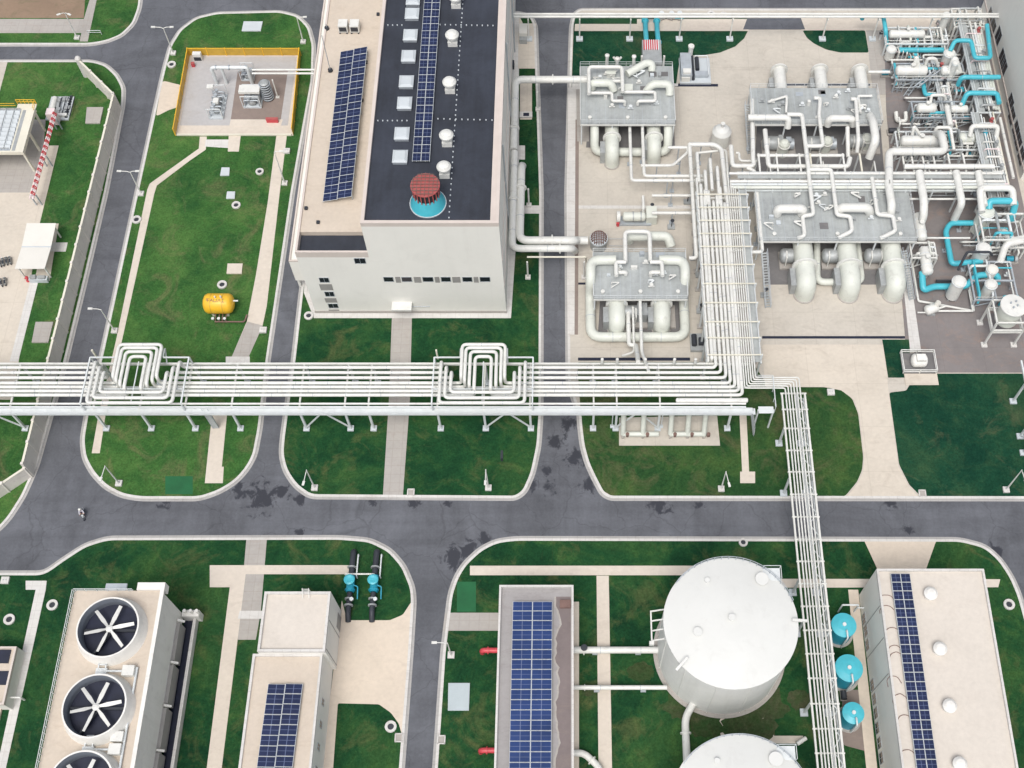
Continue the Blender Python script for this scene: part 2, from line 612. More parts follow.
# north-west block
island([(-220, 45), (90, 45), (107, 42), (122, 36), (134, 24), (140, 8), (147, -70), (-220, -70)], 'lawn')
patch([(-220, -70), (90, -70), (84, 18.5), (-220, 18.5)], 'soil', 'bare_soil', 0.14)
patch([(-220, 19.5), (84, 19.5), (81.5, 33.5), (-220, 33.5)], 'greyc', 'footpath', 0.16)
patch([(91, -70), (97, -70), (97, 0), (88, 42), (80, 42), (84, 20), (90, 0)], 'greyc', 'footpath', 0.165)
# west compound
island([(-220, 61), (92, 61), (106, 65), (117, 75), (124, 88), (123.5, 104), (106.5, 192), (86.5, 277), (66, 362), (50, 420), (37, 466),
        (31, 480), (24, 496), (10, 518), (-2, 531), (-60, 556), (-220, 556)], 'lawn')
patch([(-220, 62), (8, 62), (0, 92), (-220, 92)], 'plant', 'concrete_apron', 0.15)
patch([(-220, 120), (45, 120), (44, 146), (59, 146), (38.5, 230), (19, 362), (12, 400), (-220, 400)], 'yard', 'concrete_apron', 0.14)
patch([(-220, 146), (44, 146), (30, 193), (-220, 193)], 'greyc', 'concrete_apron', 0.146)
patch([(31, 120), (46, 120), (44, 146), (26, 146)], 'greyc', 'concrete_apron', 0.152)
patch([(46, 224), (59, 224), (50, 281), (40, 282), (36, 276)], 'yard', 'concrete_apron', 0.15)
patch([(50, 243), (68, 243), (66, 252), (48, 252)], 'kerb', 'concrete_apron', 0.16)
patch([(30.5, 282), (38.5, 282), (18.5, 362), (10, 362)], 'kerb', 'concrete_apron', 0.155)
# garden block with the yellow tank
island([(160, 85), (164, 68), (170, 46), (180, 30), (196, 18), (217, 13), (280, 11.5), (298, 16), (309, 27), (314, 45), (313, 80), (304, 130),
        (293, 192), (268, 362), (260, 430), (255, 456), (247, 470), (236, 482), (220, 492), (200, 499), (140, 499), (122, 496), (105, 487),
        (92, 473), (84, 458), (82, 440), (86, 416), (102, 352), (131, 218)], 'lawn')
patch([(162.5, 81), (183, 86), (178.5, 107.5), (170, 110), (156, 117)], 'beige', 'driveway', d=0.8)
patch([(200, 137), (207, 137), (206, 150), (190, 161), (157, 186), (154.5, 194), (122, 342), (106, 414), (100, 453.5), (92, 453.5), (99, 414), (116, 342), (147.5, 190), (150, 184), (199, 149)], 'path')
patch([(276.5, 136), (287, 136), (280, 192), (267, 306), (263, 325), (249, 357), (232, 357), (247, 322), (256, 276), (268, 202)], 'path')
patch([(247.5, 322), (263, 326), (249, 357), (232, 357)], 'greyc', 'footpath', 0.15)
patch(rect(226, 357, 250, 363), 'kerb', 'footpath', 0.155)
patch([(212.5, 412), (227.5, 412), (222, 467), (224, 467), (223, 483.5), (205, 483.5)], 'path')
patch(rect(165.5, 476.5, 193, 494.5), 'green', 'green_mat', 0.14)
# yellow-fenced pad
patch([(190, 55), (301, 55), (293.5, 136), (176, 136)], 'path', 'concrete_apron', 0.15)
patch([(192, 57), (297, 57), (288, 126), (180, 126)], 'pad', 'concrete_apron', 0.17)
patch([(206, 140), (229, 140), (229, 148.5), (205, 147)], 'kerb', 'footpath', 0.15)
patch([(229, 135.5), (241, 135.5), (239, 152), (228, 152)], 'path', 'footpath', 0.156)
patch([(231, 120), (283, 120), (281, 127), (229.5, 127)], 'path', 'footpath', 0.185)
patch([(238, 72), (288, 72), (281, 120), (231, 120)], 'gravel', 'gravel_bed', 0.18)
# hall block
island([(301, 292), (293, 362), (286, 410), (282, 440), (281, 455), (285, 471), (295, 486), (310, 497), (516, 498.5), (525, 492), (533, 474),
        (539, 446), (541, 415), (541.5, 192), (537, 60), (536, 26), (531, 16), (520, 12.5), (480, 12), (340, 12), (330, 80)], 'lawn2')
patch([(322, 12), (519, 14), (519, 200), (511, 318.5), (314, 318.5), (304, 293)], 'kerb', 'concrete_apron', 0.14)
patch([(392, 318), (412, 318), (410, 400), (403, 496), (383, 496), (389, 400)], 'greyc')
patch([(518, 69), (536, 69), (536, 24), (523, 24), (519, 16)], 'yard', 'concrete_apron', 0.15)
patch([(520, 82), (532, 82), (532, 120), (520, 120)], 'yard', 'concrete_apron', 0.15)
patch([(517, 146), (525, 146), (525, 160), (517, 160)], 'kerb', 'concrete_apron', 0.15)
patch([(514, 206), (541, 206), (541, 214), (514, 214)], 'kerb', 'footpath', 0.15)
# process plant block (east)
island([(571, 27), (574, 14), (580, 9.5), (720, 9.5), (1060, 9.5), (1300, 9.5), (1420, 499.5), (610, 498.5), (602, 494), (594, 479), (587, 464), (582, 446),
        (579.5, 425), (579, 415), (568, 384), (566.5, 192), (570, 60)], 'plant', 'concrete_apron')
patch([(743, 30), (749, 30), (799, 30), (805, 30), (799, 14), (749, 14)], 'asphalt', 'road', 0.165)
patch(rect(574, 14, 748, 31), 'lawn3', 'lawn')
patch([(574, 14), (749, 14), (748, 31), (744, 39), (735, 47), (720, 53), (705, 55.5), (680, 56), (676, 86), (571.5, 90)], 'lawn3', 'lawn', 0.14)
patch([(575, 24.5), (637, 24.5), (637, 19.5), (749, 19.5), (748.5, 31.5), (574.5, 31.5)], 'path', 'footpath', 0.155)
patch([(800, 14), (940, 14), (942, 17.5), (800, 17.5)], 'lawn3', 'lawn', 0.15)
patch([(799, 17.5), (942, 17.5), (944, 30.5), (801, 30.5)], 'path', 'footpath', 0.155)
patch([(802.5, 31), (865, 31), (868.5, 53), (840, 53), (826, 50), (814, 44), (807, 38.5)], 'lawn3', 'lawn', 0.15, 0.4)
patch([(866, 31), (883, 31), (890, 95), (873, 95)], 'greyc', 'concrete_apron', 0.15)
patch([(884, 31), (985, 31), (1060, 373), (917, 373), (912, 340), (905, 340), (886, 110)], 'pink', 'concrete_apron', 0.152)
patch([(900, 255), (907, 255), (921, 352), (910, 352)], 'kerb', 'footpath', 0.16)
patch([(762, 345), (884, 345), (888, 388), (898, 466), (908, 486), (919, 497.5), (846, 497.5), (858, 483), (863, 471), (864, 458), (859, 414),
       (854, 400), (842, 391), (825, 387.5), (765, 387.5)], 'yard', 'driveway', 0.15, 0.4)
patch([(577, 362.5), (700, 362.5), (752, 362.5), (764, 380), (767, 387.5), (823, 387.5), (840, 390), (852, 399), (858, 414), (863, 457), (862, 470), (857, 482), (845, 496.5), (612, 496.5),
       (603, 491), (596, 478), (589, 463), (583, 444)], 'lawn4', 'lawn', 0.14, 0.5)
patch([(889, 393), (906, 391), (916, 374), (1060, 374), (1110, 497), (921, 497), (909, 485), (899, 465)], 'lawn3', 'lawn', 0.145, 0.4)
patch([(882, 340), (909, 340), (911, 378), (888, 378)], 'lawn3', 'lawn', 0.156)
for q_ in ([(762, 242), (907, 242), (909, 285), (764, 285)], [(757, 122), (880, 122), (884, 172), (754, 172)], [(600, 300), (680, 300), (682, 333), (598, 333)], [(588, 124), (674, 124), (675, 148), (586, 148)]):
    patch(q_, 'darkfloor', 'concrete_apron', 0.149)  # dark patches that paint in the shade under and between the decks
patch([(572, 84), (678, 84), (678, 86.5), (572, 90)], 'kerb', 'footpath', 0.16)
patch([(568, 88), (577, 88), (575, 335), (568, 335)], 'kerb', 'footpath', 0.145)
patch([(575.5, 120), (579, 120), (578, 335), (574.5, 335)], 'gravel', 'gravel_bed', 0.148)
patch([(576, 88), (590, 88), (589, 142), (577, 142)], 'greyc', 'concrete_apron', 0.15)
patch([(619, 418), (717, 416), (720, 446), (619, 446)], 'plant', 'concrete_apron', 0.16)
patch([(739, 408), (746, 408), (749, 472), (755, 472), (755, 483.5), (740, 483.5), (740, 472), (742, 472)], 'path', 'footpath', 0.16)
patch([(577, 206), (690, 206), (690, 209), (577, 209)], 'kerb', 'footpath', 0.142)
for dpx in ([(762, 336.5), (908, 336.5), (908, 339), (762, 339)], [(577, 283), (586, 283), (586, 285), (577, 285)],
            [(675, 84), (718, 84.5), (718, 87), (675, 87)], [(768, 84), (870, 84), (870, 86), (768, 86)],
            [(578, 358), (690, 358), (690, 361), (578, 361)], [(904, 258), (905.5, 258), (907.5, 336), (905.5, 336)]):
    patch(dpx, 'black', 'drain_channel', 0.147)
# south-west block
island([(-220, 573), (44, 573), (62, 560), (85, 545), (108, 538), (340, 537.5), (370, 540), (390, 550), (404, 566), (413, 588), (414, 602), (411, 651), (402, 768), (396, 850),
        (-260, 850)], 'lawn2')
patch([(26, 581), (47, 581), (46, 590), (9, 756), (-12, 850), (-26, 850), (0, 755), (36, 590), (26, 590)], 'kerb')
patch([(246.5, 540), (267, 540), (261, 612), (256, 640), (238, 640)], 'greyc', 'footpath', 0.14)
patch([(210, 565.5), (349, 565.5), (349, 574.5), (246, 574.5), (222, 768), (211, 850), (194, 850), (207, 768), (230, 587.5), (210, 587.5)], 'path', 'footpath', 0.15)
patch([(240, 611), (263, 611), (262, 619), (238, 619)], 'kerb', 'footpath', 0.155)
patch([(266, 540), (340, 540), (369, 543), (388, 552), (402, 568), (411, 589), (411, 602), (402, 613), (391, 619.5), (345, 620), (345, 600), (262, 600)], 'lawn2', 'lawn', 0.135, 0.3)
patch([(342, 600), (347, 620.5), (390, 620.5), (403, 615), (411.5, 602), (409, 651), (400, 768), (396, 800), (402, 735), (399, 724), (391, 713), (379, 704.5),
       (338, 703.5), (331, 800), (318, 800)], 'beige', 'yard', 0.145, 0.3)
# south-centre block
island([(443, 651), (450, 594), (456, 577), (464, 564), (480, 549), (496, 541), (515, 538.5), (960, 539.5), (985, 546), (1000, 559), (1012, 577), (1020, 596),
        (1028, 625), (1062, 850), (428, 850), (435, 768)], 'lawn2')
patch([(470, 566), (740, 566), (740, 575.5), (470, 575.5)], 'path')
patch([(740, 579), (1000, 579.5), (998, 587.5), (740, 588)], 'path')
patch([(596.5, 576), (608.7, 576), (612, 768), (614, 850), (600, 850), (598.5, 768)], 'path', 'footpath', 0.145)
patch([(864, 541), (936, 541), (926, 569), (877, 569)], 'beige', 'driveway', 0.15)
patch([(445, 613), (500, 613), (500, 631), (443, 631)], 'greyc', 'footpath', 0.15)
patch(rect(457, 582, 476, 612), 'green', 'green_mat', 0.14)
patch([(573, 602), (579, 602), (579, 850), (573, 850)], 'path', 'footpath', 0.14)
patch([(718, 718), (726, 718), (728, 745), (722, 745)], 'path', 'footpath', 0.14)
patch([(749, 709), (756, 707), (774, 736), (766, 737)], 'path', 'footpath', 0.138)
patch([(725, 736), (803, 736), (803, 743.5), (725, 743.5)], 'path', 'footpath', 0.142)
patch([(848, 590), (858, 590), (877, 768), (884, 850), (872, 850), (866, 768)], 'beige', 'footpath', 0.142)
patch([(842, 690), (866, 690), (868, 752), (842, 745)], 'gravel', 'gravel_bed', 0.138, 0.6)
def bare(px, py, r, seed, z):
    g = random.Random(seed)
    x, y = at(px, py)
    P = []
    n = 26
    k0 = [g.uniform(.55, 1.2) for _ in range(n)]
    for k in range(n):
        a = 2 * math.pi * k / n
        rr = r * (k0[k] + k0[k - 1] + k0[(k + 1) % n]) / 3 * g.uniform(.85, 1.15)
        P.append((x + rr * 1.3 * math.cos(a), y + rr * math.sin(a)))
    struct('bare_soil', MB().prism(P, .05, z), 'thin')


for i, (px, py, r) in enumerate([(745, 726, 3.4), (765, 706, 2.6), (683, 706, 2.4), (706, 724, 2.0), (800, 700, 1.6), (150, 735, 1.4), (590, 690, 1.0), (642, 672, 1.6)]):
    bare(px, py, r, 40 + i, .1225 + .0006 * i)
    bare(px, py, r, 70 + i, .1485 + .0004 * i)
# slabs and manholes set in the lawns
for px in ([(87.5, 108.5), (104, 108.5), (100.5, 124.5), (86, 124.5)], [(36.5, 323), (54, 323), (49, 343.5), (32.5, 343.5)]):
    single('cover_slab', MB().prism(pp(px), 0.1, 0.4), 'greyc',
           'pale square cover slab on the grass beside the perimeter wall, ' + ('north of the white canopy' if px[0][1] < 200 else 'south of the white canopy'), 'slab', 'cover slabs on the lawns')
for px, mt, lb in (([(448.5, 683.5), (470, 683.5), (469, 711), (448, 711)], 'bluegrey', 'blue grey rectangular cover slab on the lawn beside the narrow south road'),
                   ([(244, 22.5), (263, 22.5), (261, 32), (242, 32)], 'slab', 'white rectangular cover slab on the grass north of the yellow fenced pad'),
                   ([(222, 168.5), (230, 168.5), (229.5, 176.5), (220.5, 176.5)], 'slab', 'small pale square cover slab on the garden lawn just south of the yellow fenced pad'),
                   ([(227.5, 192.5), (235.5, 192.5), (235, 199.5), (226.5, 199.5)], 'slab', 'small pale square cover slab beside the manhole ring in mid garden lawn'),
                   ([(228, 264.5), (243, 264.5), (242, 274.5), (227, 274.5)], 'path', 'beige square cover slab on the lawn north of the yellow tank')):
    single('cover_slab', MB().prism(pp(px), 0.1, 0.32), mt, lb, 'slab', 'cover slabs on the lawns')


def manhole(px, py, r, label, src=None):
    x, y = at(px, py)
    t = thing('manhole', label, 'manhole', (x, y, 0.12), 'round manholes in the lawns')
    part('concrete_ring', MB().lathe((x, y, 0.1), [(r * 0.5, 0.0), (r * 0.55, 0.30), (r, 0.30), (r, 0.0)], 24, True, False), 'kerb', t)
    part('cover', MB().lathe((x, y, 0.1), [(0.02, 0.14), (r * 0.56, 0.14)], 24, False, False), 'dark', t)
    return t


for a in [(172, 65.5, 0.85, 'white manhole ring on the grass near the driveway of the yellow fenced pad'),
          (137, 220.5, 0.85, 'white manhole ring squeezed between left road and beige garden path'),
          (236.5, 206, 0.8, 'white manhole ring beside a small pale slab in mid garden lawn'),
          (222.5, 285.5, 0.85, 'white manhole ring just north of the yellow tank'),
          (260, 172.5, 0.75, 'white manhole ring close to the path east of the garden lawn'),
          (53, 605.5, 0.85, 'white manhole ring between white path and fan cooling tower'),
          (10, 620, 0.85, 'white manhole ring on the grass at the left picture edge'),
          (391, 727, 0.85, 'white manhole ring on the lawn in the corner of the beige yard'),
          (1008.5, 605, 0.85, 'white manhole ring east of the long white roofed building'),
          (309, 316.5, 0.8, 'white manhole ring at the south west corner of the tall hall'),
          (743, 543, 0.7, 'pale manhole ring on the strip of grass north of the big tank'),
          (711, 15, 0.8, 'pale manhole ring beside the north pipeline, nearer the driveway'),
          (723.5, 15.5, 0.7, 'faint grey manhole ring beside the north pipeline, next to the driveway corner')]:
    manhole(*a)


def gully(px, py, label):
    x, y = at(px, py)
    t = thing('gully_frame', label, 'drain', (x, y, 0.12), 'white gully frames at the kerbs')
    m = MB()
    for dx, dy, w, h in ((-.5, 0, .16, 1.1), (.5, 0, .16, 1.1), (0, .55, 1.1, .16), (0, -.55, 1.1, .16)):
        m.cbox((x + dx, y + dy, 0.1), (w, h, 0.22))
    part('frame', m, 'kerb', t)
    part('grate', MB().cbox((x, y, 0.1), (0.86, 0.96, 0.08)), 'greyc', t)


for a in [(399, 738, 'small white gully frame at the kerb corner of the beige yard lawn'), (441.5, 740, 'small white gully frame at the kerb of the lawn by the red pipes'),
          (411, 493, 'small white gully frame at the kerb beside the hall walkway'), (922, 494, 'small white gully frame at the kerb east of the plant driveway')]:
    gully(*a)


# ------------------------------------------------------------------ buildings
def para(mb, x0, y0, x1, y1, z0, z1, t=0.35):
    """parapet ring on a rectangular roof"""
    mb.box(x0, y0, z0, x1, y0 + t, z1); mb.box(x0, y1 - t, z0, x1, y1, z1)
    mb.box(x0, y0 + t, z0, x0 + t, y1 - t, z1); mb.box(x1 - t, y0 + t, z0, x1, y1 - t, z1)


def window(t, parent_mb, x0, x1, z0, z1, y, glass='glass', name='window', lab=None, panes=2):
    """window on a wall facing south (outer face at y)"""
    f = MB()
    d = 0.07
    for a in ((x0, z0, x1, z0 + d), (x0, z1 - d, x1, z1), (x0, z0 + d, x0 + d, z1 - d), (x1 - d, z0 + d, x1, z1 - d)):
        f.box(a[0], y - 0.06, a[1], a[2], y + 0.05, a[3])
    for k in range(1, panes):
        xm = x0 + (x1 - x0) * k / panes
        f.box(xm - 0.03, y - 0.05, z0 + d, xm + 0.03, y + 0.04, z1 - d)
    w = part(name, f, 'zinc' if glass == 'glass' else 'louvre', t, lab)
    part('pane' if glass == 'glass' else 'slats', MB().box(x0 + d, y - 0.025, z0 + d, x1 - d, y + 0.03, z1 - d), glass, w)
    return w


def wallz(px, py, y):
    """height of the point of the vertical plane y = const seen at (px, py) and its x"""
    lo, hi = -5.0, 60.0
    for _ in range(50):
        m = (lo + hi) / 2
        if at(px, py, m)[1] > y: lo = m
        else: hi = m
    return at(px, py, lo)[0], lo


def wallzx(px, py, x):
    """y and height of the point of the vertical plane x = const seen at (px, py)"""
    lo, hi = -5.0, 60.0
    sgn = 1 if at(px, py, 0)[0] > x else -1
    for _ in range(50):
        m = (lo + hi) / 2
        if (at(px, py, m)[0] - x) * sgn > 0: lo = m
        else: hi = m
    return at(px, py, lo)[1], lo


YB = 112.0
yF = at(400, 313)[1]
xL = at(316, 313)[0]
xR = at(506.5, 313)[0]
HH, HA, HG = 26.0, 18.2, 8.2
xM = at(360, 223, HH)[0]
hall = thing('industrial_hall', 'tall white panelled hall with dark blue roof and lower beige roofed annex', 'building', (xR, yF, 0.0))
part('wall', MB().box(xM, yF, 0, xR, YB, HH - 0.9), 'wall', hall)
part('annex_wall', MB().box(xL, yF + 0.003, 0, xM - 0.003, YB, HA - 1.4), 'wall', hall)
xG = at(289, 262, HG)[0]
yG = at(292, 262, HG)[1]
part('gallery', MB().box(xG, yG, 2.6, xL - 0.003, YB, HG), 'wall', hall)
m = MB()
para(m, xG, yG, xL - 0.01, YB, HG + 0.003, HG + 0.35, 0.25)
part('gallery_parapet', m, 'trim', hall)
for k in range(14):
    part('gallery_post', MB().box(xG + 0.1, yG + 0.3 + 6.5 * k, 0.1, xG + 0.5, yG + 0.7 + 6.5 * k, 2.6), 'white', hall)
part('roof', MB().box(xM + 0.35, yF + 0.35, HH - 0.9, xR - 0.35, YB - 0.35, HH - 0.55), 'roofb', hall)
m = MB()
para(m, xM, yF, xR, YB, HH - 0.9, HH, 0.55)
m.box(xR - 1.35, yF + .56, HH - .9, xR - .56, YB - .56, HH - .35)
part('parapet', m, 'trim', hall)
ys = at(330, 231, HA)[1]
part('annex_roof', MB().box(xL + 0.35, ys, HA - 1.4, xM - 0.01, YB, HA - 0.25), 'roofc', hall)
part('annex_low_roof', MB().box(xL + 0.35, yF + 0.36, HA - 1.4, xM - 0.01, ys - 0.01, HA - 1.2), 'roofb', hall)
m = MB()
m.box(xL, yF + 0.001, HA - 1.4, xM - 0.01, yF + 0.35, HA); m.box(xL, yF + 0.36, HA - 1.4, xL + 0.34, YB, HA)
part('annex_parapet', m, 'trim', hall)
for (a, b, c, d, gl) in [(383, 393, 276.8, 281.6, 'glass'), (401, 411.5, 276.8, 281.6, 'glass'), (422, 433, 276.8, 281.6, 'glass'), (440.5, 450.5, 276.8, 281.6, 'glass'),
                         (462, 472, 276.8, 281.6, 'glass'), (479.5, 490, 276.8, 281.6, 'glass'), (395, 400, 276.8, 282.4, 'louvre'), (413.5, 420.5, 276.8, 282.4, 'louvre'),
                         (434.5, 439, 276.8, 282.4, 'louvre'), (452, 460, 276.8, 282.4, 'louvre'), (473.5, 478, 276.8, 282.4, 'louvre'),
                         (353.5, 365, 258, 263.5, 'glass'), (318.5, 328.5, 277.5, 282.3, 'glass'), (324, 333.5, 291.5, 296.3, 'glass'), (327.5, 337.5, 303.5, 308, 'glass'),
                         (319, 331.5, 284, 290, 'louvre'), (324.5, 336, 298, 302.3, 'louvre'), (328.5, 339, 309.5, 312.4, 'louvre')]:
    x0, z1 = wallz(a, c, yF); x1, _ = wallz(b, c, yF); _, z0 = wallz(a, d, yF)
    window(hall, None, x0, x1, max(z0, 0.2), z1, yF, gl, 'window' if gl == 'glass' else 'louvre', None, 1 if c == 276.8 else 2)
x0, z1 = wallz(390, 303, yF - 1.4); x1, _ = wallz(410, 303, yF - 1.4)
part('door_canopy', MB().box(x0, yF - 1.6, 3.1, x1, yF - 0.004, 3.5), 'white', hall)
dr = part('door', MB().box(x0 + 0.5, yF - 0.06, 0.1, x1 - 0.5, yF + 0.03, 2.8), 'louvre', hall)
part('handle', MB().box((x0 + x1) / 2 - 0.05, yF - 0.14, 1.0, (x0 + x1) / 2 + 0.05, yF - 0.062, 1.3), 'dark', dr)
x2, z2 = wallz(411, 306, yF); x3, _ = wallz(430, 306, yF)
part('wall_rail', MB().tube([(x2, yF - 0.12, z2), (x3, yF - 0.12, z2)], 0.07, seg=6), 'zinc', hall)
part('plinth', MB().box(xL - 0.12, yF - 0.12, 0.1, xR + 0.12, yF - 0.006, 0.75), 'greyc', hall)
# east wall: bands, downpipes, vents
m = MB()
for z in (8.0, 15.5): m.box(xR + 0.003, yF + 0.2, z, xR + 0.10, YB, z + 0.25)
part('wall_band', m, 'trim', hall)
for y in (30, 52, 74): part('downpipe', MB().tube([(xR + 0.16, y, 0.1), (xR + 0.16, y, HH - 1)], 0.12, seg=8), 'zinc', hall)
for (px, py) in ((511, 252), (510, 111), (511.5, 48)):
    y, z = wallzx(px, py, xR)
    part('wall_vent', MB().box(xR + 0.003, y - 0.7, 3.5, xR + 0.35, y + 0.7, 4.6), 'dark', hall)
# roof fittings
zr = HH - 0.55
for (px, py) in [(413, -1), (412, 13), (410.3, 34.5), (408.5, 55.5), (406.3, 81), (404.5, 102.5), (401.8, 133), (400, 156)]:
    x, y = at(px, py, zr + 0.6)
    w = 1.12
    s = part('skylight', MB().box(x - w, y - 1.22, zr, x + w, y + 1.22, zr + 0.55), 'zinc', hall)
    part('skylight_cover', MB().lathe((x, y, zr + 0.552), [(w * 1.36, 0), (w * 1.3, 0.10), (0.02, 0.3)], 4, False), 'white', s) if False else \
        part('skylight_cover', MB().add([(x - w - .08, y - 1.3, zr + .553), (x + w + .08, y - 1.3, zr + .553), (x + w + .08, y + 1.3, zr + .553), (x - w - .08, y + 1.3, zr + .553),
                                        (x - w * .7, y - .9, zr + .85), (x + w * .7, y - .9, zr + .85), (x + w * .7, y + .9, zr + .85), (x - w * .7, y + .9, zr + .85)],
                                       [(4, 5, 6, 7), (0, 1, 5, 4), (1, 2, 6, 5), (2, 3, 7, 6), (3, 0, 4, 7), (3, 2, 1, 0)]), 'slab', s)
vent0 = None
for (px, py) in [(456, 2), (452.6, 40), (450, 87), (447, 140), (444.5, 171.5)]:
    x, y = at(px, py, zr + 0.8)
    b = part('roof_vent', MB().box(x - 0.8, y - 0.8, zr, x + 0.8, y + 0.8, zr + 0.9), 'white', hall)
    part('turbine_head', MB().lathe((x, y, zr + 0.903), [(0.6, 0), (0.6, 0.5), (1.12, 0.85), (1.15, 1.2), (0.8, 1.6), (0.25, 1.78)], 20), 'white', b)
# lightning conductor strips on small white blocks
m = []
def dots(p, q, n):
    for k in range(n):
        x = p[0] + (q[0] - p[0]) * k / (n - 1); y = p[1] + (q[1] - p[1]) * k / (n - 1)
        m.append((x, y))
dots(at(388, 25.5, zr), at(402, 25.5, zr), 4); dots(at(440, 25, zr), at(493, 26, zr), 11)
dots(at(378, 121, zr), at(407, 121, zr), 7); dots(at(432, 119, zr), at(492, 120.5, zr), 11)
dots(at(463, 0, zr), at(449, 218, zr), 44)
cb = None
for (x, y) in m:
    if cb is None:
        cx_, cy_ = x, y
        cb = part('conductor_block', MB().box(x - 0.09, y - 0.09, zr, x + 0.09, y + 0.09, zr + 0.18), 'slab', hall)
    else:
        o = cb.copy(); COL.objects.link(o); o.parent = hall; o.location = (x - cx_, y - cy_, 0)
# scuppers on the annex roof
for (px, py) in [(366, 62), (362, 100), (306, 208), (318, 222), (378, 14)]:
    x, y = at(px, py, HA)
    part('roof_outlet', MB().cbox((x, y, HA - 0.25), (0.5, 0.5, 0.4)), 'dark', hall)

# red and turquoise extractor on the hall roof
x, y = at(427.5, 199.5, zr + 1.0)
ext = thing('roof_extractor', 'round roof extractor with red grille top over turquoise skirt on dark blue roof', 'roof vent', (x, y, zr))
part('skirt', MB().lathe((x, y, zr), [(2.75, 0.0), (2.75, 0.18), (2.0, 2.2), (1.9, 2.3)], 36), 'teal', ext)
part('skirt_rim', MB().lathe((x, y, zr), [(2.76, .01), (2.86, .02), (2.86, .2), (2.76, .22)], 36, True, False), 'slab', ext)
part('drum', MB().lathe((x, y, zr), [(1.8, 2.31), (1.8, 4.4)], 36), 'dark', ext)
m = MB()
for k in range(20):
    a = k * math.pi / 10
    m.bar((x + 2.02 * math.cos(a), y + 2.02 * math.sin(a), zr + 2.25), (x + 2.02 * math.cos(a), y + 2.02 * math.sin(a), zr + 4.4), 0.16, 0.16)
part('louvre_bars', m, 'redg', ext)
part('cap', MB().lathe((x, y, zr), [(2.25, 4.41), (2.25, 4.6), (0.02, 4.75)], 36), 'redg', ext)
m = MB()
for k in range(-3, 4):
    h = math.sqrt(2.2 ** 2 - (k * .62) ** 2)
    m.bar((x + k * .62, y - h, zr + 4.78), (x + k * .62, y + h, zr + 4.78), 0.09)
    m.bar((x - h, y + k * .62, zr + 4.84), (x + h, y + k * .62, zr + 4.84), 0.09)
part('grille', m, 'brown', ext)


# ------------------------------------------------------------------ solar arrays
def solar(label, tl, tr, br, bl, ncol, nrow, z, rise=0.0, cells='pv'):
    """panel field given by its four corners seen at height z (east edge raised by rise)"""
    P0, P3 = [Vector((*at(*p, z), z)) for p in (tl, bl)]
    P1, P2 = [Vector((*at(*p, z + rise), z + rise)) for p in (tr, br)]
    cen = (P0 + P1 + P2 + P3) / 4
    t = thing('solar_array', label, 'solar array', (cen.x, cen.y, z - 0.5))
    org = Vector((cen.x, cen.y, z - .5))
    ux = ((P1 - P0) + (P2 - P3)) / 2; uy = ((P0 - P3) + (P1 - P2)) / 2
    w = ux.length / ncol - 0.05; h = uy.length / nrow - 0.05
    ey = uy.normalized(); ez = ux.cross(uy).normalized(); ex = ey.cross(ez)
    rot = Matrix((ex, ey, ez)).transposed().to_euler()
    base = None
    for i in range(ncol):
        for j in range(nrow):
            c = P3 + ux * ((i + .5) / ncol) + uy * ((j + .5) / nrow)
            if base is None:
                mb = MB()
                mb.box(-w / 2, -h / 2, -0.05, w / 2, h / 2, 0.0)
                mb.cur = 1
                mb.box(-w / 2 + .035, -h / 2 + .035, -0.02, w / 2 - .035, h / 2 - .035, 0.006)
                o = base = mb.obj('solar_panel', ['steel', cells], t)
            else:
                o = base.copy(); COL.objects.link(o); o.parent = t
            o.location = c - org + Vector((0, 0, R.uniform(-0.015, 0.015)))
            o.rotation_euler = (rot.x + R.uniform(-.012, .03), rot.y + R.uniform(-.012, .012), rot.z)
    for i in range(ncol * 2 + 1):
        q = P3 + ux * (i / (2 * ncol)) * 0.98 + ux * 0.01 - Vector((0, 0, .14))
        part('rail', MB().bar(q, q + uy, 0.08, 0.1), 'zinc', t)
    n = max(3, nrow // 3)
    for i in range(n + 1):
        for a in (0.02, 0.98):
            q = P3 + ux * a + uy * (0.02 + 0.96 * i / n)
            part('foot', MB().box(q.x - .06, q.y - .06, z - 0.5, q.x + .06, q.y + .06, q.z - 0.16), 'zinc', t)
    return t


solar('wide dark blue solar array on the beige annex roof of the tall hall', (340, 52), (367.5, 46), (351, 196), (322.5, 202), 2, 21, HA + 0.4, 1.1)
solar('long narrow solar array on the dark blue roof of the tall hall beside the skylights', (424, -18), (441.5, -18), (428, 161), (412, 161), 2, 24, zr + 0.7)

# air conditioner units on the annex roof
zc = HA - 0.25
acs = None
for i, (px, py) in enumerate([(343.5, 27), (355, 27)]):
    x, y = at(px, py, zc + 0.7)
    t = thing('condenser_unit', ('western', 'eastern')[i] + ' of two white outdoor condenser units standing on the beige annex roof', 'air conditioner', (x, y, zc), 'condenser units on the annex roof')
    part('casing', MB().box(x - 0.8, y - 0.9, zc + 0.25, x + 0.8, y + 0.9, zc + 1.7), 'white', t)
    part('fan_grille', MB().box(x - 0.65, y - 0.93, zc + 0.5, x + 0.65, y - 0.903, zc + 1.5), 'dark', t)
    part('feet', MB().box(x - 0.75, y - 1.0, zc, x - 0.5, y + 1.0, zc + 0.25).box(x + 0.5, y - 1.0, zc, x + 0.75, y + 1.0, zc + 0.25), 'dark', t)


def mast(px, py, h, label):
    x, y = at(px, py, zc)
    t = thing('roof_mast', label, 'mast', (x, y, zc))
    part('pole', MB().tube([(x, y, zc), (x, y, zc + h)], 0.07, seg=6), 'zinc', t)
    part('base_block', MB().lathe((x, y, zc), [(0.45, 0), (0.4, 0.45)], 10), 'dark', t)


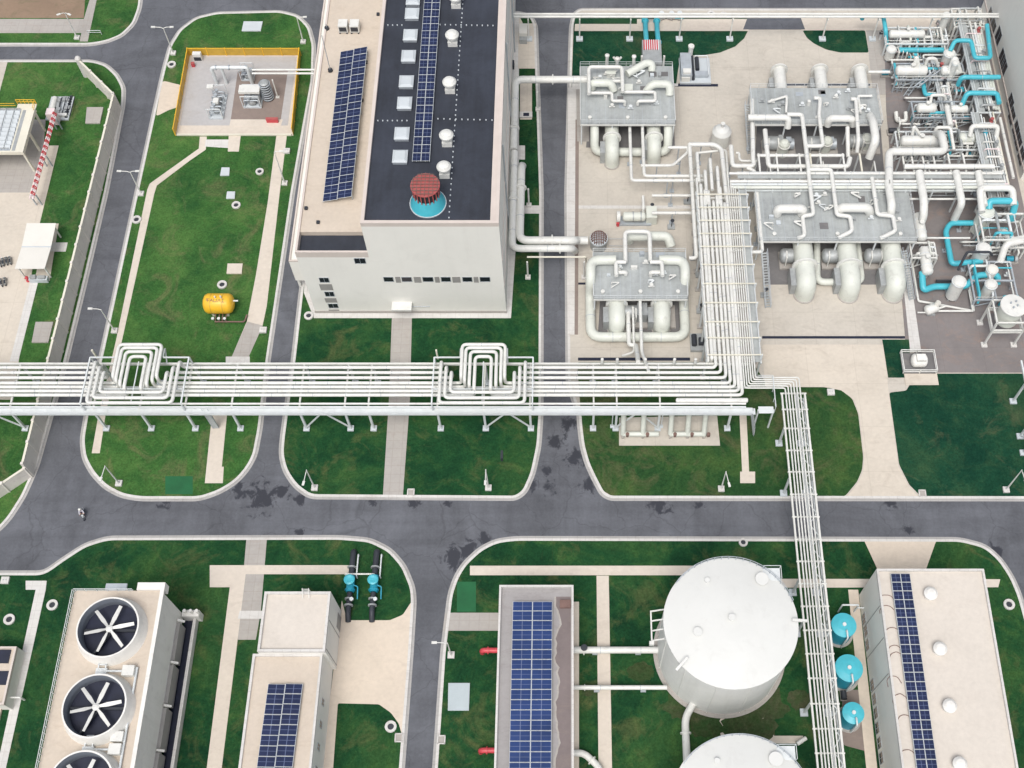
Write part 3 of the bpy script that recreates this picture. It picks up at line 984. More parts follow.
mast(330.5, 71, 8.5, 'thin roof mast on a dark foot beside the solar array on the annex roof')
mast(327, 29, 1.2, 'short dark roof post at the west edge of the annex roof')


def flat_building(name, label, x0, y0, x1, y1, h, roof, ph=0.55, wall='wall', trim='trim'):
    t = thing(name, label, 'building', ((x0 + x1) / 2, y0, 0))
    part('wall', MB().box(x0, y0, 0, x1, y1, h - 0.3), wall, t)
    part('roof', MB().box(x0 + 0.3, y0 + 0.3, h - 0.3, x1 - 0.3, y1 - 0.3, h - 0.08), roof, t)
    m = MB()
    para(m, x0, y0, x1, y1, h - 0.3, h + ph, 0.3)
    part('parapet', m, trim, t)
    return t


def ext_window(t, x, y0, y1, z0, z1, side, name='window', glass='glass'):
    """window on a wall facing east (side=1) or west (side=-1) at x"""
    f = MB(); d = 0.08; e = 0.05
    for a in ((y0, z0, y1, z0 + d), (y0, z1 - d, y1, z1), (y0, z0 + d, y0 + d, z1 - d), (y1 - d, z0 + d, y1, z1 - d), ((y0 + y1) / 2 - .03, z0 + d, (y0 + y1) / 2 + .03, z1 - d)):
        f.box(x - e, a[0], a[1], x + e, a[2], a[3])
    w = part(name, f, 'zinc', t)
    part('pane', MB().box(x - 0.02, y0 + d, z0 + d, x + 0.02, y1 - d, z1 - d), glass, w)


# south-west beige roofed building (two heights)
xb0, yb0 = at(265, 592, 9.3); xb1, _ = at(331, 592, 9.3); ybm = at(300, 652, 9.3)[1]; yS = -92.0
bl = thing('service_building', 'beige roofed building beside the concrete yard with solar array on its lower roof', 'building', ((xb0 + xb1) / 2, ybm, 0))
part('wall', MB().box(xb0, ybm, 0, xb1, yb0, 9.0), 'wall', bl)
part('roof', MB().box(xb0 + .3, ybm + .3, 9.0, xb1 - .3, yb0 - .3, 9.12), 'roofw', bl)
m = MB(); para(m, xb0, ybm, xb1, yb0, 9.0, 9.55); part('parapet', m, 'kerb', bl)
xb2 = at(322, 690, 8.4)[0]; xb2b = xb1 - 1.0
xs0 = at(253, 653, 8.4)[0]
part('low_wall', MB().box(xs0, yS, 0, xb1 - .5, ybm - .003, 8.0), 'wall', bl)
part('low_roof', MB().box(xs0 + .3, yS + .3, 8.0, xb1 - .8, ybm - .31, 8.12), 'roofc', bl)
m = MB(); para(m, xs0, yS, xb1 - .5, ybm - .004, 8.0, 8.45); part('low_parapet', m, 'kerb', bl)
for yw in [ybm - 6.0 - 3.1 * k for k in range(7)]:
    ext_window(bl, xb1 - .5, yw - 0.5, yw + 0.5, 4.2, 6.0, 1)
for yw in (yb0 - 4.0, yb0 - 8.2):
    part('joint_strip', MB().box(xb1 + .002, yw - .06, 0.2, xb1 + .05, yw + .06, 8.8), 'louvre', bl)
d0 = part('door', MB().box(xb1 - .03, yb0 - 3.2, 0.14, xb1 + .06, yb0 - 1.0, 3.0), 'louvre', bl)
m = MB()
for dx in (0, .9): m.bar((xb0 + 5.6 + dx, yb0 + .1, .2), (xb0 + 5.6 + dx, yb0 + .1, 10.6), .09).bar((xb0 + 5.6 + dx, yb0 + .1, 10.6), (xb0 + 5.6 + dx, yb0 - 1.0, 9.6), .09)
for k in range(24): m.bar((xb0 + 5.6, yb0 + .1, .6 + k * .42), (xb0 + 6.5, yb0 + .1, .6 + k * .42), .06)
part('ladder_cage', m, 'white', bl)
solar('solar array on the low beige roof beside the concrete yard', (268.5, 684.5), (303, 683.5), (289, 800), (252, 800), 2, 11, 8.12 + 0.6)

# middle grey roofed building with the bright solar array
x0, y1 = at(499.5, 586, 6.0); x1, _ = at(573.5, 586, 6.0)
tb = flat_building('pump_house', 'flat building with stained grey roof and bright solar array west of white tanks', x0, yS, x1, y1, 6.0, 'roofg', 0.5, 'wall', 'kerb')
solar('bright blue solar array on the stained grey roof west of the white tanks', (513.5, 601.5), (552.5, 601.5), (552, 806), (508, 806), 2, 20, 6.7, 0.0, 'pv2')
for k in range(4):
    ext_window(tb, x1, y1 - 6 - 8 * k, y1 - 4 - 8 * k, 2.5, 4, 1)
def stain(off, z):
    q = random.Random(11)
    yy = y1 - 1.6; P = []
    while yy > yS + 1:
        P.append((x1 - .45 - 1.0 - .9 * abs(math.sin(yy * .37)) - q.uniform(0, .5) - off, yy)); yy -= .7
    return MB().prism(P + [(x1 - .42, P[-1][1]), (x1 - .42, P[0][1])], z - .004, z)
part('roof_stain_edge', stain(.28, 5.926), 'greyc', tb)
part('roof_stain', stain(0.0, 5.932), 'stain', tb)
part('roof_box', MB().box(x1 - 2.0, y1 - 3.4, 5.93, x1 - 0.4, y1 - 2.2, 6.35), 'brown', tb)
for i, (py, lb) in enumerate([(650.5, 'red pipe stub from the west wall of the grey roofed building, opposite the street lamp'), (750.5, 'red pipe stub from the west wall of the grey roofed building, farther south')]):
    y = at(490, py, 1.2)[1]; xe = at(482 - 1.5 * i, py, 1.2)[0]
    t = thing('fire_pipe', lb, 'pipe', (xe, y, 0.12), 'red fire pipes')
    part('pipe', MB().tube([(xe, y, 0.12), (xe, y, 1.3), (x0 - 0.01, y, 1.3)], 0.4, 0.6), 'red', t)
    part('flange', MB().flange((xe + .9, y, 1.3), (1, 0, 0), 0.55, 0.2), 'red', t)

# long white building at the south east
x0, y1 = at(876, 569.5, 11.5); x1 = at(1001, 672, 11.5)[0]
br = flat_building('long_building', 'long pale roofed building with a solar strip and white roof cowls in the south east', x0, yS, x1, y1, 11.5, 'roofw', 0.35, 'wall', 'kerb')
for (px, py) in [(864, 619), (866, 631), (867.5, 645), (872.5, 685), (874.5, 699), (876, 713), (877.5, 728), (879.5, 743), (881.5, 758)]:
    y, z = wallzx(px, py, x0)
    ext_window(br, x0, y - 0.8, y + 0.8, z - 1.1, z + 1.1, -1)
for py in (614, 650, 690):
    y, z = wallzx(874, py, x0)
    part('joint_strip', MB().box(x0 - .05, y - .05, .2, x0 - .002, y + .05, 11.1), 'louvre', br)
solar('long two panel wide solar strip along the west edge of the long pale roof', (891, 573.5), (910, 573.5), (943, 800), (921, 800), 2, 24, 11.42 + 0.6)
for (px, py) in [(929.5, 595), (938.8, 650), (948.3, 707), (958.5, 765)]:
    x, y = at(px, py, 11.7)
    b = part('roof_vent', MB().lathe((x, y, 11.42), [(0.75, 0), (0.75, 0.5)], 18), 'white', br)
    part('cowl', MB().lathe((x, y, 11.92), [(0.6, 0), (0.95, 0.25), (0.97, 0.55), (0.6, .9), (0.1, 1.0)], 18), 'casing', b)
for (px, py, n) in [(887, 601, 5), (887, 612, 6), (893, 634, 3), (895, 652, 6), (897, 659, 4), (894, 683, 3), (900, 701, 4), (905, 722, 4), (908, 757, 5)]:
    pts = []
    x, y = at(px, py, 11.5)
    for k in range(7):
        a = R.uniform(-.3, .3) + k * 0.6
        pts.append((x + 1.3 * math.cos(a) * .8, y + 1.0 * math.sin(a), 11.48))
    part('loose_cable', MB().tube(pts, 0.05, 0.3, 6), 'brown', br)
part('door', MB().box(x0 + 5, y1 + .003, 0.15, x0 + 10, y1 + .08, 3.6), 'louvre', br)

# tall white building in the north east corner
xw = at(981, 8)[0]; yw1 = at(981, 8)[1]; yw0 = at(1026, 180)[1]
ne = thing('tall_building', 'tall plain white building with dark narrow windows at the north east picture corner', 'building', (xw, yw0, 0))
part('wall', MB().box(xw, yw0, 0, xw + 40, yw1, 27), 'wall', ne)
part('roof', MB().box(xw + .4, yw0 + .4, 27.002, xw + 39.6, yw1 - .4, 27.3), 'roofw', ne)
for (px, py) in [(990, 17), (993, 27), (998.5, 36), (1002, 58), (1004, 67), (1010.5, 103), (1012, 116), (1016, 130), (1018.5, 142), (1021.5, 156)]:
    y, z = wallzx(px, py, xw)
    ext_window(ne, xw, y - 1.4, y + 1.4, max(z - 1.6, 1), max(z - 1.6, 1) + 3.2, -1)
part('wall_band', MB().box(xw - 0.12, yw0, 2.2, xw - .003, yw1, 2.6), 'trim', ne)

# small building at the south-west picture edge
x1, y1 = at(17.5, 647, 3.0); 
sw = flat_building('small_building', 'small beige flat roofed building cut by the left picture edge with two dark roof hatches', x1 - 14, at(5, 705, 3.0)[1], x1, y1, 3.0, 'roofc', 0.3)
for (px, py) in ((5, 656.5), (3, 678)):
    x, y = at(px, py, 3.0)
    part('roof_hatch', MB().box(x - 1.3, y - 1.0, 2.95, x + 0.7, y + 1.0, 3.06), 'black', sw)
part('step', MB().box(x1 - 6, at(5, 722, 0)[1], 0.1, x1 - 1.5, at(5, 706, 0)[1], 0.6), 'beige', sw)
part('standpipe', MB().tube([(x1 + .02, y1 - 7, 1.6), (x1 + 1.4, y1 - 7, 1.6), (x1 + 1.4, y1 - 7, .1)], 0.14), 'white', sw)


# ------------------------------------------------------------------ cooling tower with three fans
HT = 12.0
cx0, cy1 = at(76, 592, HT); cx1 = at(151, 660, HT)[0]
yTS = -96.0
ct = thing('cooling_tower', 'long fan cooling tower with big round fan stacks and beige deck at lower left', 'cooling tower', ((cx0 + cx1) / 2, -60, 0))
part('casing', MB().box(cx0, yTS, 1.5, cx1, cy1, HT - 0.3), 'casing', ct)
part('deck', MB().box(cx0 - 0.2, yTS, HT - 0.3, cx1 + 0.001, cy1 + .2, HT), 'roofc', ct)
m = MB()
m.box(cx1 - 0.25, yTS, HT + .002, cx1 + .3, cy1 + .2, HT + .35)
m.box(cx1 - 3.6, cy1 + .2, HT - 1.5, cx1 + .3, cy1 + 1.3, HT + .35)
part('parapet', m, 'casing', ct)
m = MB()
y = cy1
while y > yTS:
    m.bar((cx0 - .15, y, HT), (cx0 - .15, y, HT + 1.1), 0.08); y -= 0.9
for z in (0.55, 1.1):
    m.bar((cx0 - .15, yTS, HT + z), (cx0 - .15, cy1, HT + z), 0.07)
    m.bar((cx0, cy1 + .1, HT + z), (cx1 - 4, cy1 + .1, HT + z), 0.07)
x = cx0
while x < cx1 - 4:
    m.bar((x, cy1 + .1, HT), (x, cy1 + .1, HT + 1.1), 0.07); x += 1.5
part('railing', m, 'steel', ct)
part('stair_landing', MB().box(cx0 + 4.0, cy1 + .25, HT - .4, cx0 + 7.0, cy1 + 1.3, HT - .1), 'zinc', ct)
# water basin on the east side: louvres, dark gap, outer kerb
m = MB()
xo = cx1 + 2.0
m.box(xo - .45, yTS, 0, xo, cy1 - 0.5, 1.5)
part('basin_wall', m, 'kerb', ct)
part('basin_water', MB().box(cx1 + .01, yTS, 0.05, xo - .46, cy1 - .6, 0.5), 'black', ct)
for k in range(9):
    yy = cy1 - 2 - 6.2 * k
    part('louvre', MB().box(cx1 + .003, yy - 5.6, 1.2, cx1 + .55, yy, 4.0), 'louvre', ct)
    part('frame_post', MB().bar((cx1 + .2, yy + .3, 4.4), (cx1 + 1.0, yy + .3, 3.6), .3), 'casing', ct)
m = MB()
m.box(cx1 + .1, cy1 - .6, 0.1, xo + .6, cy1 + .4, 2.6)
for k in range(3): m.tube([(cx1 + .7 + .9 * k, cy1, 2.5), (cx1 + .7 + .9 * k, cy1, 3.6)], .24, seg=10)
part('inlet_box', m, 'casing', ct)
rf = 4.15
for i, (px, py) in enumerate([(107.5, 627, ), (94, 705.5), (79.5, 784)]):
    hs = 2.1
    x, y = at(px, py, HT + hs)
    st = part('fan_stack', MB().lathe((x, y, HT), [(rf + .75, 0.0), (rf + .45, .9), (rf + .14, hs), (rf - .08, hs)], 64, True, False), 'casing', ct)
    part('shaded_liner', MB().lathe((x, y, HT), [(rf - .081, hs - .01), (rf - .25, 1.1), (rf - .25, .03)], 64, True, False), 'shaded_liner', st)  # inner wall of the stack, its shade painted as a dark tone
    part('shaft_floor', MB().lathe((x, y, HT), [(0.02, 0.02), (rf - .2, 0.02)], 48, False, False), 'black', st)
    m = MB()
    hz = HT + 1.35
    m.lathe((x, y, hz - .5), [(0.45, 0), (0.5, 0.6), (0.2, 0.75)], 16)
    for k in range(6):
        a = rad(12) + k * math.pi / 3
        d = Vector((math.cos(a), math.sin(a), 0)); n = Vector((-d.y, d.x, 0))
        r0, r1 = 0.5, rf - .75
        pts = []
        for rr, w0 in ((r0, .15), (1.5, .27), (r1, .21)):
            for sgn, zz in ((-1, -.10), (1, .12)):
                for th in (0, .07):
                    p = Vector((x, y, hz + zz * .8 + th)) + d * rr + n * sgn * w0
                    pts.append(p)
        f = []
        for s in range(2):
            o = s * 4
            f += [(o + 1, o + 3, o + 7, o + 5), (o, o + 4, o + 6, o + 2), (o, o + 1, o + 5, o + 4), (o + 2, o + 6, o + 7, o + 3)]
        f += [(0, 2, 3, 1), (8, 9, 11, 10)]
        m.add(pts, f)
    part('fan_rotor', m, 'white', st)
    m = MB()
    m.tube([(x - 2.2, y - 3.9, HT + .5), (x + .2, y + 0.0, HT + .5)], .25, seg=8)
    m.bar((x - rf + .4, y, HT + .35), (x + rf - .4, y, HT + .35), .35)
    part('fan_beam', m, 'dark', st)
    # drive motor, shaft and cover beside each stack
    mx, my = at(px + 21.5, py + 44, HT + .6)
    mm = part('motor_cover', MB().box(mx - .8, my - .7, HT + .002, mx + .8, my + .7, HT + 1.1), 'white', ct)
    if i == 1:
        part('motor_cover', MB().box(mx - .8, my + 1.0, HT + .002, mx + .8, my + 2.3, HT + 1.0), 'white', ct)
    jx = x + .3
    m = MB()
    m.tube([(mx - .95, my, HT + .6), (jx - 1.2, my, HT + .6)], .16, seg=8)
    for dx in (-.5, .5): m.bar((jx + dx - .6, my - .2, HT + .6), (jx + dx - .6, y - rf - .1, HT + .6), .14)
    for dy in (0, .9, 1.8): m.bar((jx - 1.1, my + dy, HT + .6), (jx - .1, my + dy, HT + .6), .14)
    m.box(jx - 1.4, my - .6, HT + .003, jx + .1, my + .4, HT + .6)
    part('drive_shaft', m, 'steel', ct)
m = MB()
m.tube([(cx1 - 1.6, yTS, HT + .35), (cx1 - 1.6, at(140, 668, HT)[1], HT + .35)], .17, seg=8)
part('conduit', m, 'steel', ct)
for py in (598, 636, 671, 710, 745):
    xx, yy = at(70, py, HT - 3)
    part('wall_bracket', MB().box(cx0 - 1.0, yy, 4.8, cx0 - .005, yy + .3, 5.1), 'steel', ct)


# ------------------------------------------------------------------ big white tanks
def big_tank(label, px, py, R0, H, full=True):
    x, y = at(px, py, H)
    t = thing('storage_tank', label, 'tank', (x, y, 0.1))
    prof = [(R0, 0.15), (R0, H * .25), (R0, H * .5), (R0, H * .75), (R0, H)]
    sh = part('shell', MB().lathe((x, y, 0), prof, 96), 'tankw', t)
    m = MB()
    for z in (H - .3,):
        m.lathe((x, y, z), [(R0 + .002, 0), (R0 + .05, .02), (R0 + .05, .10), (R0 + .002, .12)], 96, True, False)
    part('stiffener_ring', m, 'tankw', sh)
    pr = [(R0 + .1, H + .005)]
    for k in range(1, 11):
        r = R0 * (1 - k / 10.0)
        pr.append((max(r, 0.02), H + 1.1 * (1 - (r / R0) ** 2)))
    part('roof', MB().lathe((x, y, 0), pr, 96, True, False), 'tank', t)
    m = MB()
    for k in range(24):
        a = k * math.pi / 12
        m.bar((x + (R0 + .05) * math.cos(a), y + (R0 + .05) * math.sin(a), .2), (x + (R0 + .05) * math.cos(a), y + (R0 + .05) * math.sin(a), H - .1), .12, .12) if k % 2 else None
    part('seam', m, 'tankw', sh)
    m = MB()
    pa = None
    for k in range(60):
        a = rad(18) + k * rad(126) / 59
        p = (x + (R0 - .1) * math.cos(a), y + (R0 - .1) * math.sin(a), H)
        if k % 3 == 0: m.bar(p, (p[0], p[1], H + 1.2), .07)
        if pa:
            for z in (.6, 1.2): m.bar((pa[0], pa[1], H + z), (p[0], p[1], H + z), .07)
        pa = p
    part('roof_railing', m, 'zinc', t)
    m = MB()
    for (a, rr, s) in ((rad(200), .55, .5), (rad(95), .02, .4), (rad(52), .82, .75), (rad(118), .7, .3)):
        m = MB()
        q = (x + R0 * rr * math.cos(a), y + R0 * rr * math.sin(a))
        zz = H + 1.1 * (1 - rr * rr)
        m.lathe((q[0], q[1], zz - .1), [(s, 0), (s, .5), (s * 1.25, .5), (s * 1.25, .65)], 16)
        part('roof_nozzle', m, 'tank', t)
    m = MB()
    m.box(x - R0 - 1.7, y - 2.0, H - 2.6, x - R0 - 1.5, y + 2.4, H - 2.4)
    for k in range(4):
        m.bar((x - R0 - 1.6, y - 1.9 + 1.4 * k, H - 2.5), (x - R0 + .4, y - 1.6 + 1.4 * k, H - 2.5), .18)
    m.box(x - R0 - 1.95, y - 2.5, H - 3.0, x - R0 - 1.3, y - 2.0, H - 2.2)
    part('side_platform', m, 'white', t)
    m = MB()
    a = rad(48); q = Vector((x + R0 * math.cos(a), y + R0 * math.sin(a)))
    m.cbox((q.x, q.y, H + .05), (2.4, 1.8, .12))
    for dx, dy in ((-1.2, .9), (1.2, .9), (1.2, -.9)):
        m.bar((q.x + dx, q.y + dy, H), (q.x + dx, q.y + dy, H + 1.2), .07)
    m.bar((q.x - 1.2, q.y + .9, H + 1.2), (q.x + 1.2, q.y + .9, H + 1.2), .07)
    m.bar((q.x + 1.2, q.y + .9, H + 1.2), (q.x + 1.2, q.y - .9, H + 1.2), .07)
    part('roof_platform', m, 'steel', t)
    m = MB()
    for a in (rad(0), rad(221)):
        c, s = math.cos(a), math.sin(a)
        m = MB()
        m.bar((x + (R0 - .9) * c, y + (R0 - 1.3) * s, H + .9), (x + (R0 + 1.2) * c, y + (R0 + 1.2) * s, H + .5), .35)
        part('overflow_arm', m, 'white', t)
    part('foundation_ring', MB().lathe((x, y, 0), [(R0 + .6, 0.05), (R0 + .6, .3), (R0 - .2, .3)], 96, True, False), 'greyc', t)
    return t, x, y


HTK = 14.8
_rk = 70 / F * (CZ - HTK) / 0.93
RT = (at(797.5, 622, HTK)[0] - at(664, 622, HTK)[0]) / 2
T1, t1x, t1y = big_tank('white domed storage tank standing whole in view beside the slim pipe bridge', 730.8, 622, RT, HTK)
T2, t2x, t2y = big_tank('white domed storage tank cut off by the bottom picture edge', 742.5, 808, RT, HTK)

# turquoise small tanks
for (px, py, r, h, lb) in [(843.8, 625.3, 1.78, 4.2, 'northernmost of three turquoise cylindrical tanks between pipe bridge and long building'),
                           (848.8, 668.3, 1.95, 4.4, 'middle and widest of three turquoise cylindrical tanks between pipe bridge and long building'),
                           (853.2, 713.2, 1.5, 4.0, 'southernmost and smallest of three turquoise cylindrical tanks, beside brown gravel')]:
    x, y = at(px, py, h)
    t = thing('dosing_tank', lb, 'tank', (x, y, .13), 'turquoise tanks by the pipe bridge')
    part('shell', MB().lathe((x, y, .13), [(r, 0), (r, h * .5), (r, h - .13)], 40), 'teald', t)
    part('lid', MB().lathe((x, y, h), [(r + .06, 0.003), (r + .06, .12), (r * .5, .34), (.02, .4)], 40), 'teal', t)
    m = MB()
    m.tube([(x + .2, y - r * .55, h + .3), (x + .2, y - r * .55, h + .8), (x + .2, y - r - .35, h + .8), (x + .2, y - r - .35, .15)], .13)
    m.lathe((x, y, h + .38), [(.28, 0), (.28, .25)], 12)
    part('pipework', m, 'steel', t)
    part('plinth', MB().lathe((x, y, .05), [(r + .4, 0), (r + .4, .2)], 32), 'greyc', t)
t = thing('pipe_gantry', 'thin pale pipe frame behind the northernmost turquoise tank', 'pipe frame', a3(843, 612, .13))
x, y = at(838, 612)
part('frame', MB().tube([(x, y, .1), (x, y, 3.4), (x + 2.4, y, 3.4), (x + 2.4, y, .1)], .13).tube([(x + 2.4, y, 2), (x + 4, y, 2)], .1), 'steel', t)
for px, py, lb in ((831.5, 694, 'small dark pump left of the gap between turquoise tanks'), (843.5, 695.5, 'small dark pump at the end of the thin pipe among turquoise tanks')):
    x, y = at(px, py, .5)
    t = thing('small_pump', lb, 'pump', (x, y, .13), 'dark pumps by the turquoise tanks')
    part('motor', MB().tube([(x, y - .6, .7), (x, y + .6, .7)], .45), 'dark', t)
    part('base', MB().cbox((x, y, .13), (.9, 1.5, .2)), 'greyc', t)


# ------------------------------------------------------------------ perimeter wall of the west compound
base = pp([(86.5, 76), (121, 110), (33, 476), (-60, 538)])
pw = thing('perimeter_wall', 'long beige perimeter wall following the left road, bent at both ends round the west compound', 'wall', (*base[1], 0.1))
HW = 4.2
for i in range(3):
    a, b = Vector(base[i]), Vector(base[i + 1])
    L = (b - a).length
    d = (b - a) / L
    h = HW if i < 2 else 3.0
    part('wall_panel', MB().bar((*(a + d * .2), h / 2 + .1), (*(b - d * .2), h / 2 + .1), 0.22, h), 'wallw', pw)
    part('coping', MB().bar((*(a + d * .2), h + .18), (*(b - d * .2), h + .18), 0.36, 0.15), 'cream', pw)
    n = int(L / 3.7)
    m = MB()
    for k in range(n + 1):
        q = a + d * (.15 + (L - .3) * k / n)
        m.cbox((q.x, q.y, 0.1), (.42, .42, h + .35))
    part('wall_post', m, 'wallw', pw)
q = base[0]
part('end_pillar', MB().lathe((q[0], q[1], .1), [(.55, 0), (.55, HW + .5), (.35, HW + .8), (.02, HW + .85)], 16), 'kerb', pw)


# ------------------------------------------------------------------ pipes
def pipe(label, pts, r, mat='white', bend=None, posts=False, group=None, name='pipe', world=False, flange=(), seg=10, cat='pipe', dome=False, step=7.0):
    w = [tuple(p) if world else a3(*p) for p in pts]
    q = [list(w[0])]
    for p in w[1:]:
        p = list(p)
        for k in (0, 1):
            if abs(p[k] - q[-1][k]) < 0.5: p[k] = q[-1][k]
        q.append(p)
    m = MB()
    m.tube(q, r, bend, seg, dome)
    m.cur = 1
    if r > .2:
        for a, b in zip(q, q[1:]):
            a, b = Vector(a), Vector(b)
            L = (b - a).length
            nb = int((L - 3 * r) / 5.5)
            for k in range(nb):
                c = a + (b - a) * ((k + .5 + R.uniform(-.12, .12)) / nb)
                m.flange(c, b - a, r * 1.05, .09)
    m.cur = 0
    for (i, f) in flange:
        a, b = Vector(q[i]), Vector(q[i + 1])
        m.flange(a + (b - a) * f, b - a, r * 1.45, r * .35)
    o = single(name, m, [mat, 'zinc'], label, cat, group)
    if posts:
        for a, b in zip(q, q[1:]):
            a, b = Vector(a), Vector(b)
            L = (b - a).length
            if abs(a.z - b.z) < .3 and L > 3.5 and a.z > r + .5:
                n = max(1, int(L / step))
                for k in range(n):
                    c = a + (b - a) * ((k + .5) / n)
                    part('support_post', MB().bar((c.x, c.y, .13), (c.x, c.y, c.z - r), .22).cbox((c.x, c.y, .12), (.8, .8, .25)), 'zinc', o)
    return o


ZR = 7.3
rows = [367.5, 372.6, 377.7, 383, 387, 391, 395]
ends = [716, 721, 726, 730.5, 735, 739, 742.5]
norths = [196, 190, 200, 194, 186, 202, 192]
ry = [at(569, p, ZR)[1] for p in rows]
ZL = 9.5
lc = [at(136, 368, ZL)[0], at(483, 368, ZL)[0]]
Uw = [6.7, 5.85, 5.0]
Ub = [at(569, p, ZL)[1] for p in (402.8, 397.8, 392.2)]
Aw = [3.45, 2.85, 2.1, 1.3]
At = [at(569, p, ZL)[1] for p in (344.5, 347.8, 351.6, 356.5)]
XW = -128.0
ordn = ['northernmost of seven', 'second from the north of seven', 'third from the north of seven', 'middle one of seven', 'third from the south of seven', 'second from the south of seven', 'southernmost of seven']
how = ['its expansion loops are the outermost of the wide south-facing loops', 'its expansion loops are the middle ones of the wide south-facing loops', 'its expansion loops are the inner ones of the wide south-facing loops',
       'its expansion loops are the outermost of the narrow north-facing arches', 'its expansion loops are second outermost of the narrow north-facing arches', 'its expansion loops are second innermost of the narrow north-facing arches',
       'its expansion loops are the innermost of the narrow north-facing arches']
for i in range(7):
    y = ry[i]
    hw, yt = (Uw[i], Ub[i]) if i < 3 else (Aw[i - 3], At[i - 3])
    pts = [(XW, y, ZR)]
    for c in lc:
        pts += [(c - hw, y, ZR), (c - hw, y, ZL), (c - hw, yt, ZL), (c + hw, yt, ZL), (c + hw, y, ZL), (c + hw, y, ZR)]
    xe = at(ends[i], rows[i], ZR)[0]
    yn = at(ends[i], norths[i], ZR)[1]
    pts += [(xe, y, ZR), (xe, yn, ZR), (xe, yn, 2.2)]
    short = ['outer wide loops', 'middle wide loops', 'inner wide loops', 'outermost north arches', 'second outermost north arches', 'second innermost north arches', 'innermost north arches'][i]
    pipe('white main rack pipe, %s, with the %s' % (ordn[i], short), pts, 0.275, 'white', 0.75, world=True, group='insulated pipes on the main pipe rack', name='rack_pipe', seg=12)
for py, r, mt, lb in ((403.4, .17, 'white', 'thin white pipe between the seven thick pipes and the cable tray of the main rack'), (406.6, .14, 'steel', 'thinnest pale pipe hugging the cable tray of the main rack')):
    y = at(569, py, ZR)[1]
    pipe(lb, [(XW, y, ZR - .1), (at(746, py, ZR)[0], y, ZR - .1)], r, mt, world=True, name='rack_pipe')

# the rack itself
yf = at(569, 429, 0)[1]
yr = at(569, 363.2, 6.9)[1]
xE = at(752, 400, 6.9)[0]
rk = thing('pipe_rack', 'long pale steel pipe rack crossing the picture from the left edge eastward', 'pipe rack', (0, yf, 0))
part('cable_tray', MB().box(XW, yf - .75, 6.45, xE, yf + .35, 6.6).box(XW, yf - .80, 6.45, xE, yf - .752, 6.8).box(XW, yf + .352, 6.45, xE, yf + .40, 6.8), 'steel', rk)
m = MB()
x = XW + 1
while x < xE:
    m.box(x, yf - .74, 6.603, x + .7, yf + .34, 6.66); x += 1.9
part('tray_cover', m, 'steel', rk)
part('front_beam', MB().bar((XW, yf, 6.25), (xE, yf, 6.25), .3, .35), 'steel', rk)
part('rear_beam', MB().bar((XW, yr, 6.6), (xE, yr, 6.6), .35, .4), 'white', rk)
part('middle_beam', MB().bar((XW, (yf + yr) / 2, 6.45), (xE, (yf + yr) / 2, 6.45), .25, .3), 'steel', rk)
part('handrail', MB().bar((XW, yf - .8, 7.5), (xE, yf - .8, 7.5), .06).bar((XW, yf - .8, 7.15), (xE, yf - .8, 7.15), .05), 'steel', rk)
legs = [26, 107, 152, 196, 241, 307, 351, 374, 441, 486, 531, 593, 615.5, 657.5, 727]
lx = [at(p, 429, 0)[0] for p in legs]
xx = lx[0] - 7.5
while xx > XW: lx.append(xx); xx -= 7.5
for x in lx:
    part('column', MB().bar((x, yf, .35), (x, yf, 6.1), .34), 'steel', rk)
    part('column', MB().bar((x, yr, .35), (x, yr, 6.4), .34), 'steel', rk)
    part('footing', MB().cbox((x, yf, .1), (1.0, 1.0, .28)), 'slab', rk)
    part('footing', MB().cbox((x, yr, .1), (1.0, 1.0, .28)), 'slab', rk)
    part('cross_beam', MB().bar((x, yf + .2, 6.62), (x, yr - .2, 6.62), .26, .32), 'white', rk)
for i0, i1 in ((0, None), (5, 6), (9, 10), (12, 13)):
    xa = lx[i0]; xb = lx[i1] if i1 else lx[i0] - 7.5
    xm = (xa + xb) / 2
    part('brace', MB().bar((xa, yf, .6), (xm, yf, 6.0), .2), 'steel', rk)
    part('brace', MB().bar((xb, yf, .6), (xm, yf, 6.0), .2), 'steel', rk)
# frames carrying the expansion loops
for c in lc:
    for sx in (-1, 1):
        x = c + sx * 7.9
        part('loop_frame', MB().bar((x, yf, 8.9), (x, At[3] + .2, 8.9), .22, .26), 'steel', rk)
        part('frame_post', MB().bar((x, yf, 6.5), (x, yf, 8.8), .2), 'steel', rk)
        part('frame_post', MB().bar((x, yr, 6.7), (x, yr, 8.75), .2), 'steel', rk)
        part('frame_post', MB().bar((x, yr, 6.6), (x, At[3] + .2, 8.75), .16), 'steel', rk)
    part('loop_beam', MB().bar((c - 7.9, At[3] + .2, 8.85), (c - 3.7, At[3] + .2, 8.85), .2), 'steel', rk)
    part('loop_beam', MB().bar((c + 3.7, At[3] + .2, 8.85), (c + 7.9, At[3] + .2, 8.85), .2), 'steel', rk)
    for sx in (-1, 1):
        part('loop_beam', MB().bar((c + sx * 3.75, At[0] - .5, 8.95), (c + sx * 3.75, yr, 8.95), .2), 'steel', rk)
        part('arch_post', MB().bar((c + sx * 3.75, At[0] - .3, 8.8), (c + sx * 3.75, yr, 6.8), .18), 'steel', rk)
    part('loop_beam', MB().bar((c, At[3] - .6, 8.9), (c, yf, 8.9), .16), 'steel', rk)
    part('loop_beam', MB().bar((c - 7.9, yf + 2.6, 8.95), (c + 7.9, yf + 2.6, 8.95), .16), 'steel', rk)
    part('yellow_post', MB().bar((c - 7.6, yr + .9, 6.8), (c - 7.6, yr + .9, 9.6), .25), 'cream', rk)

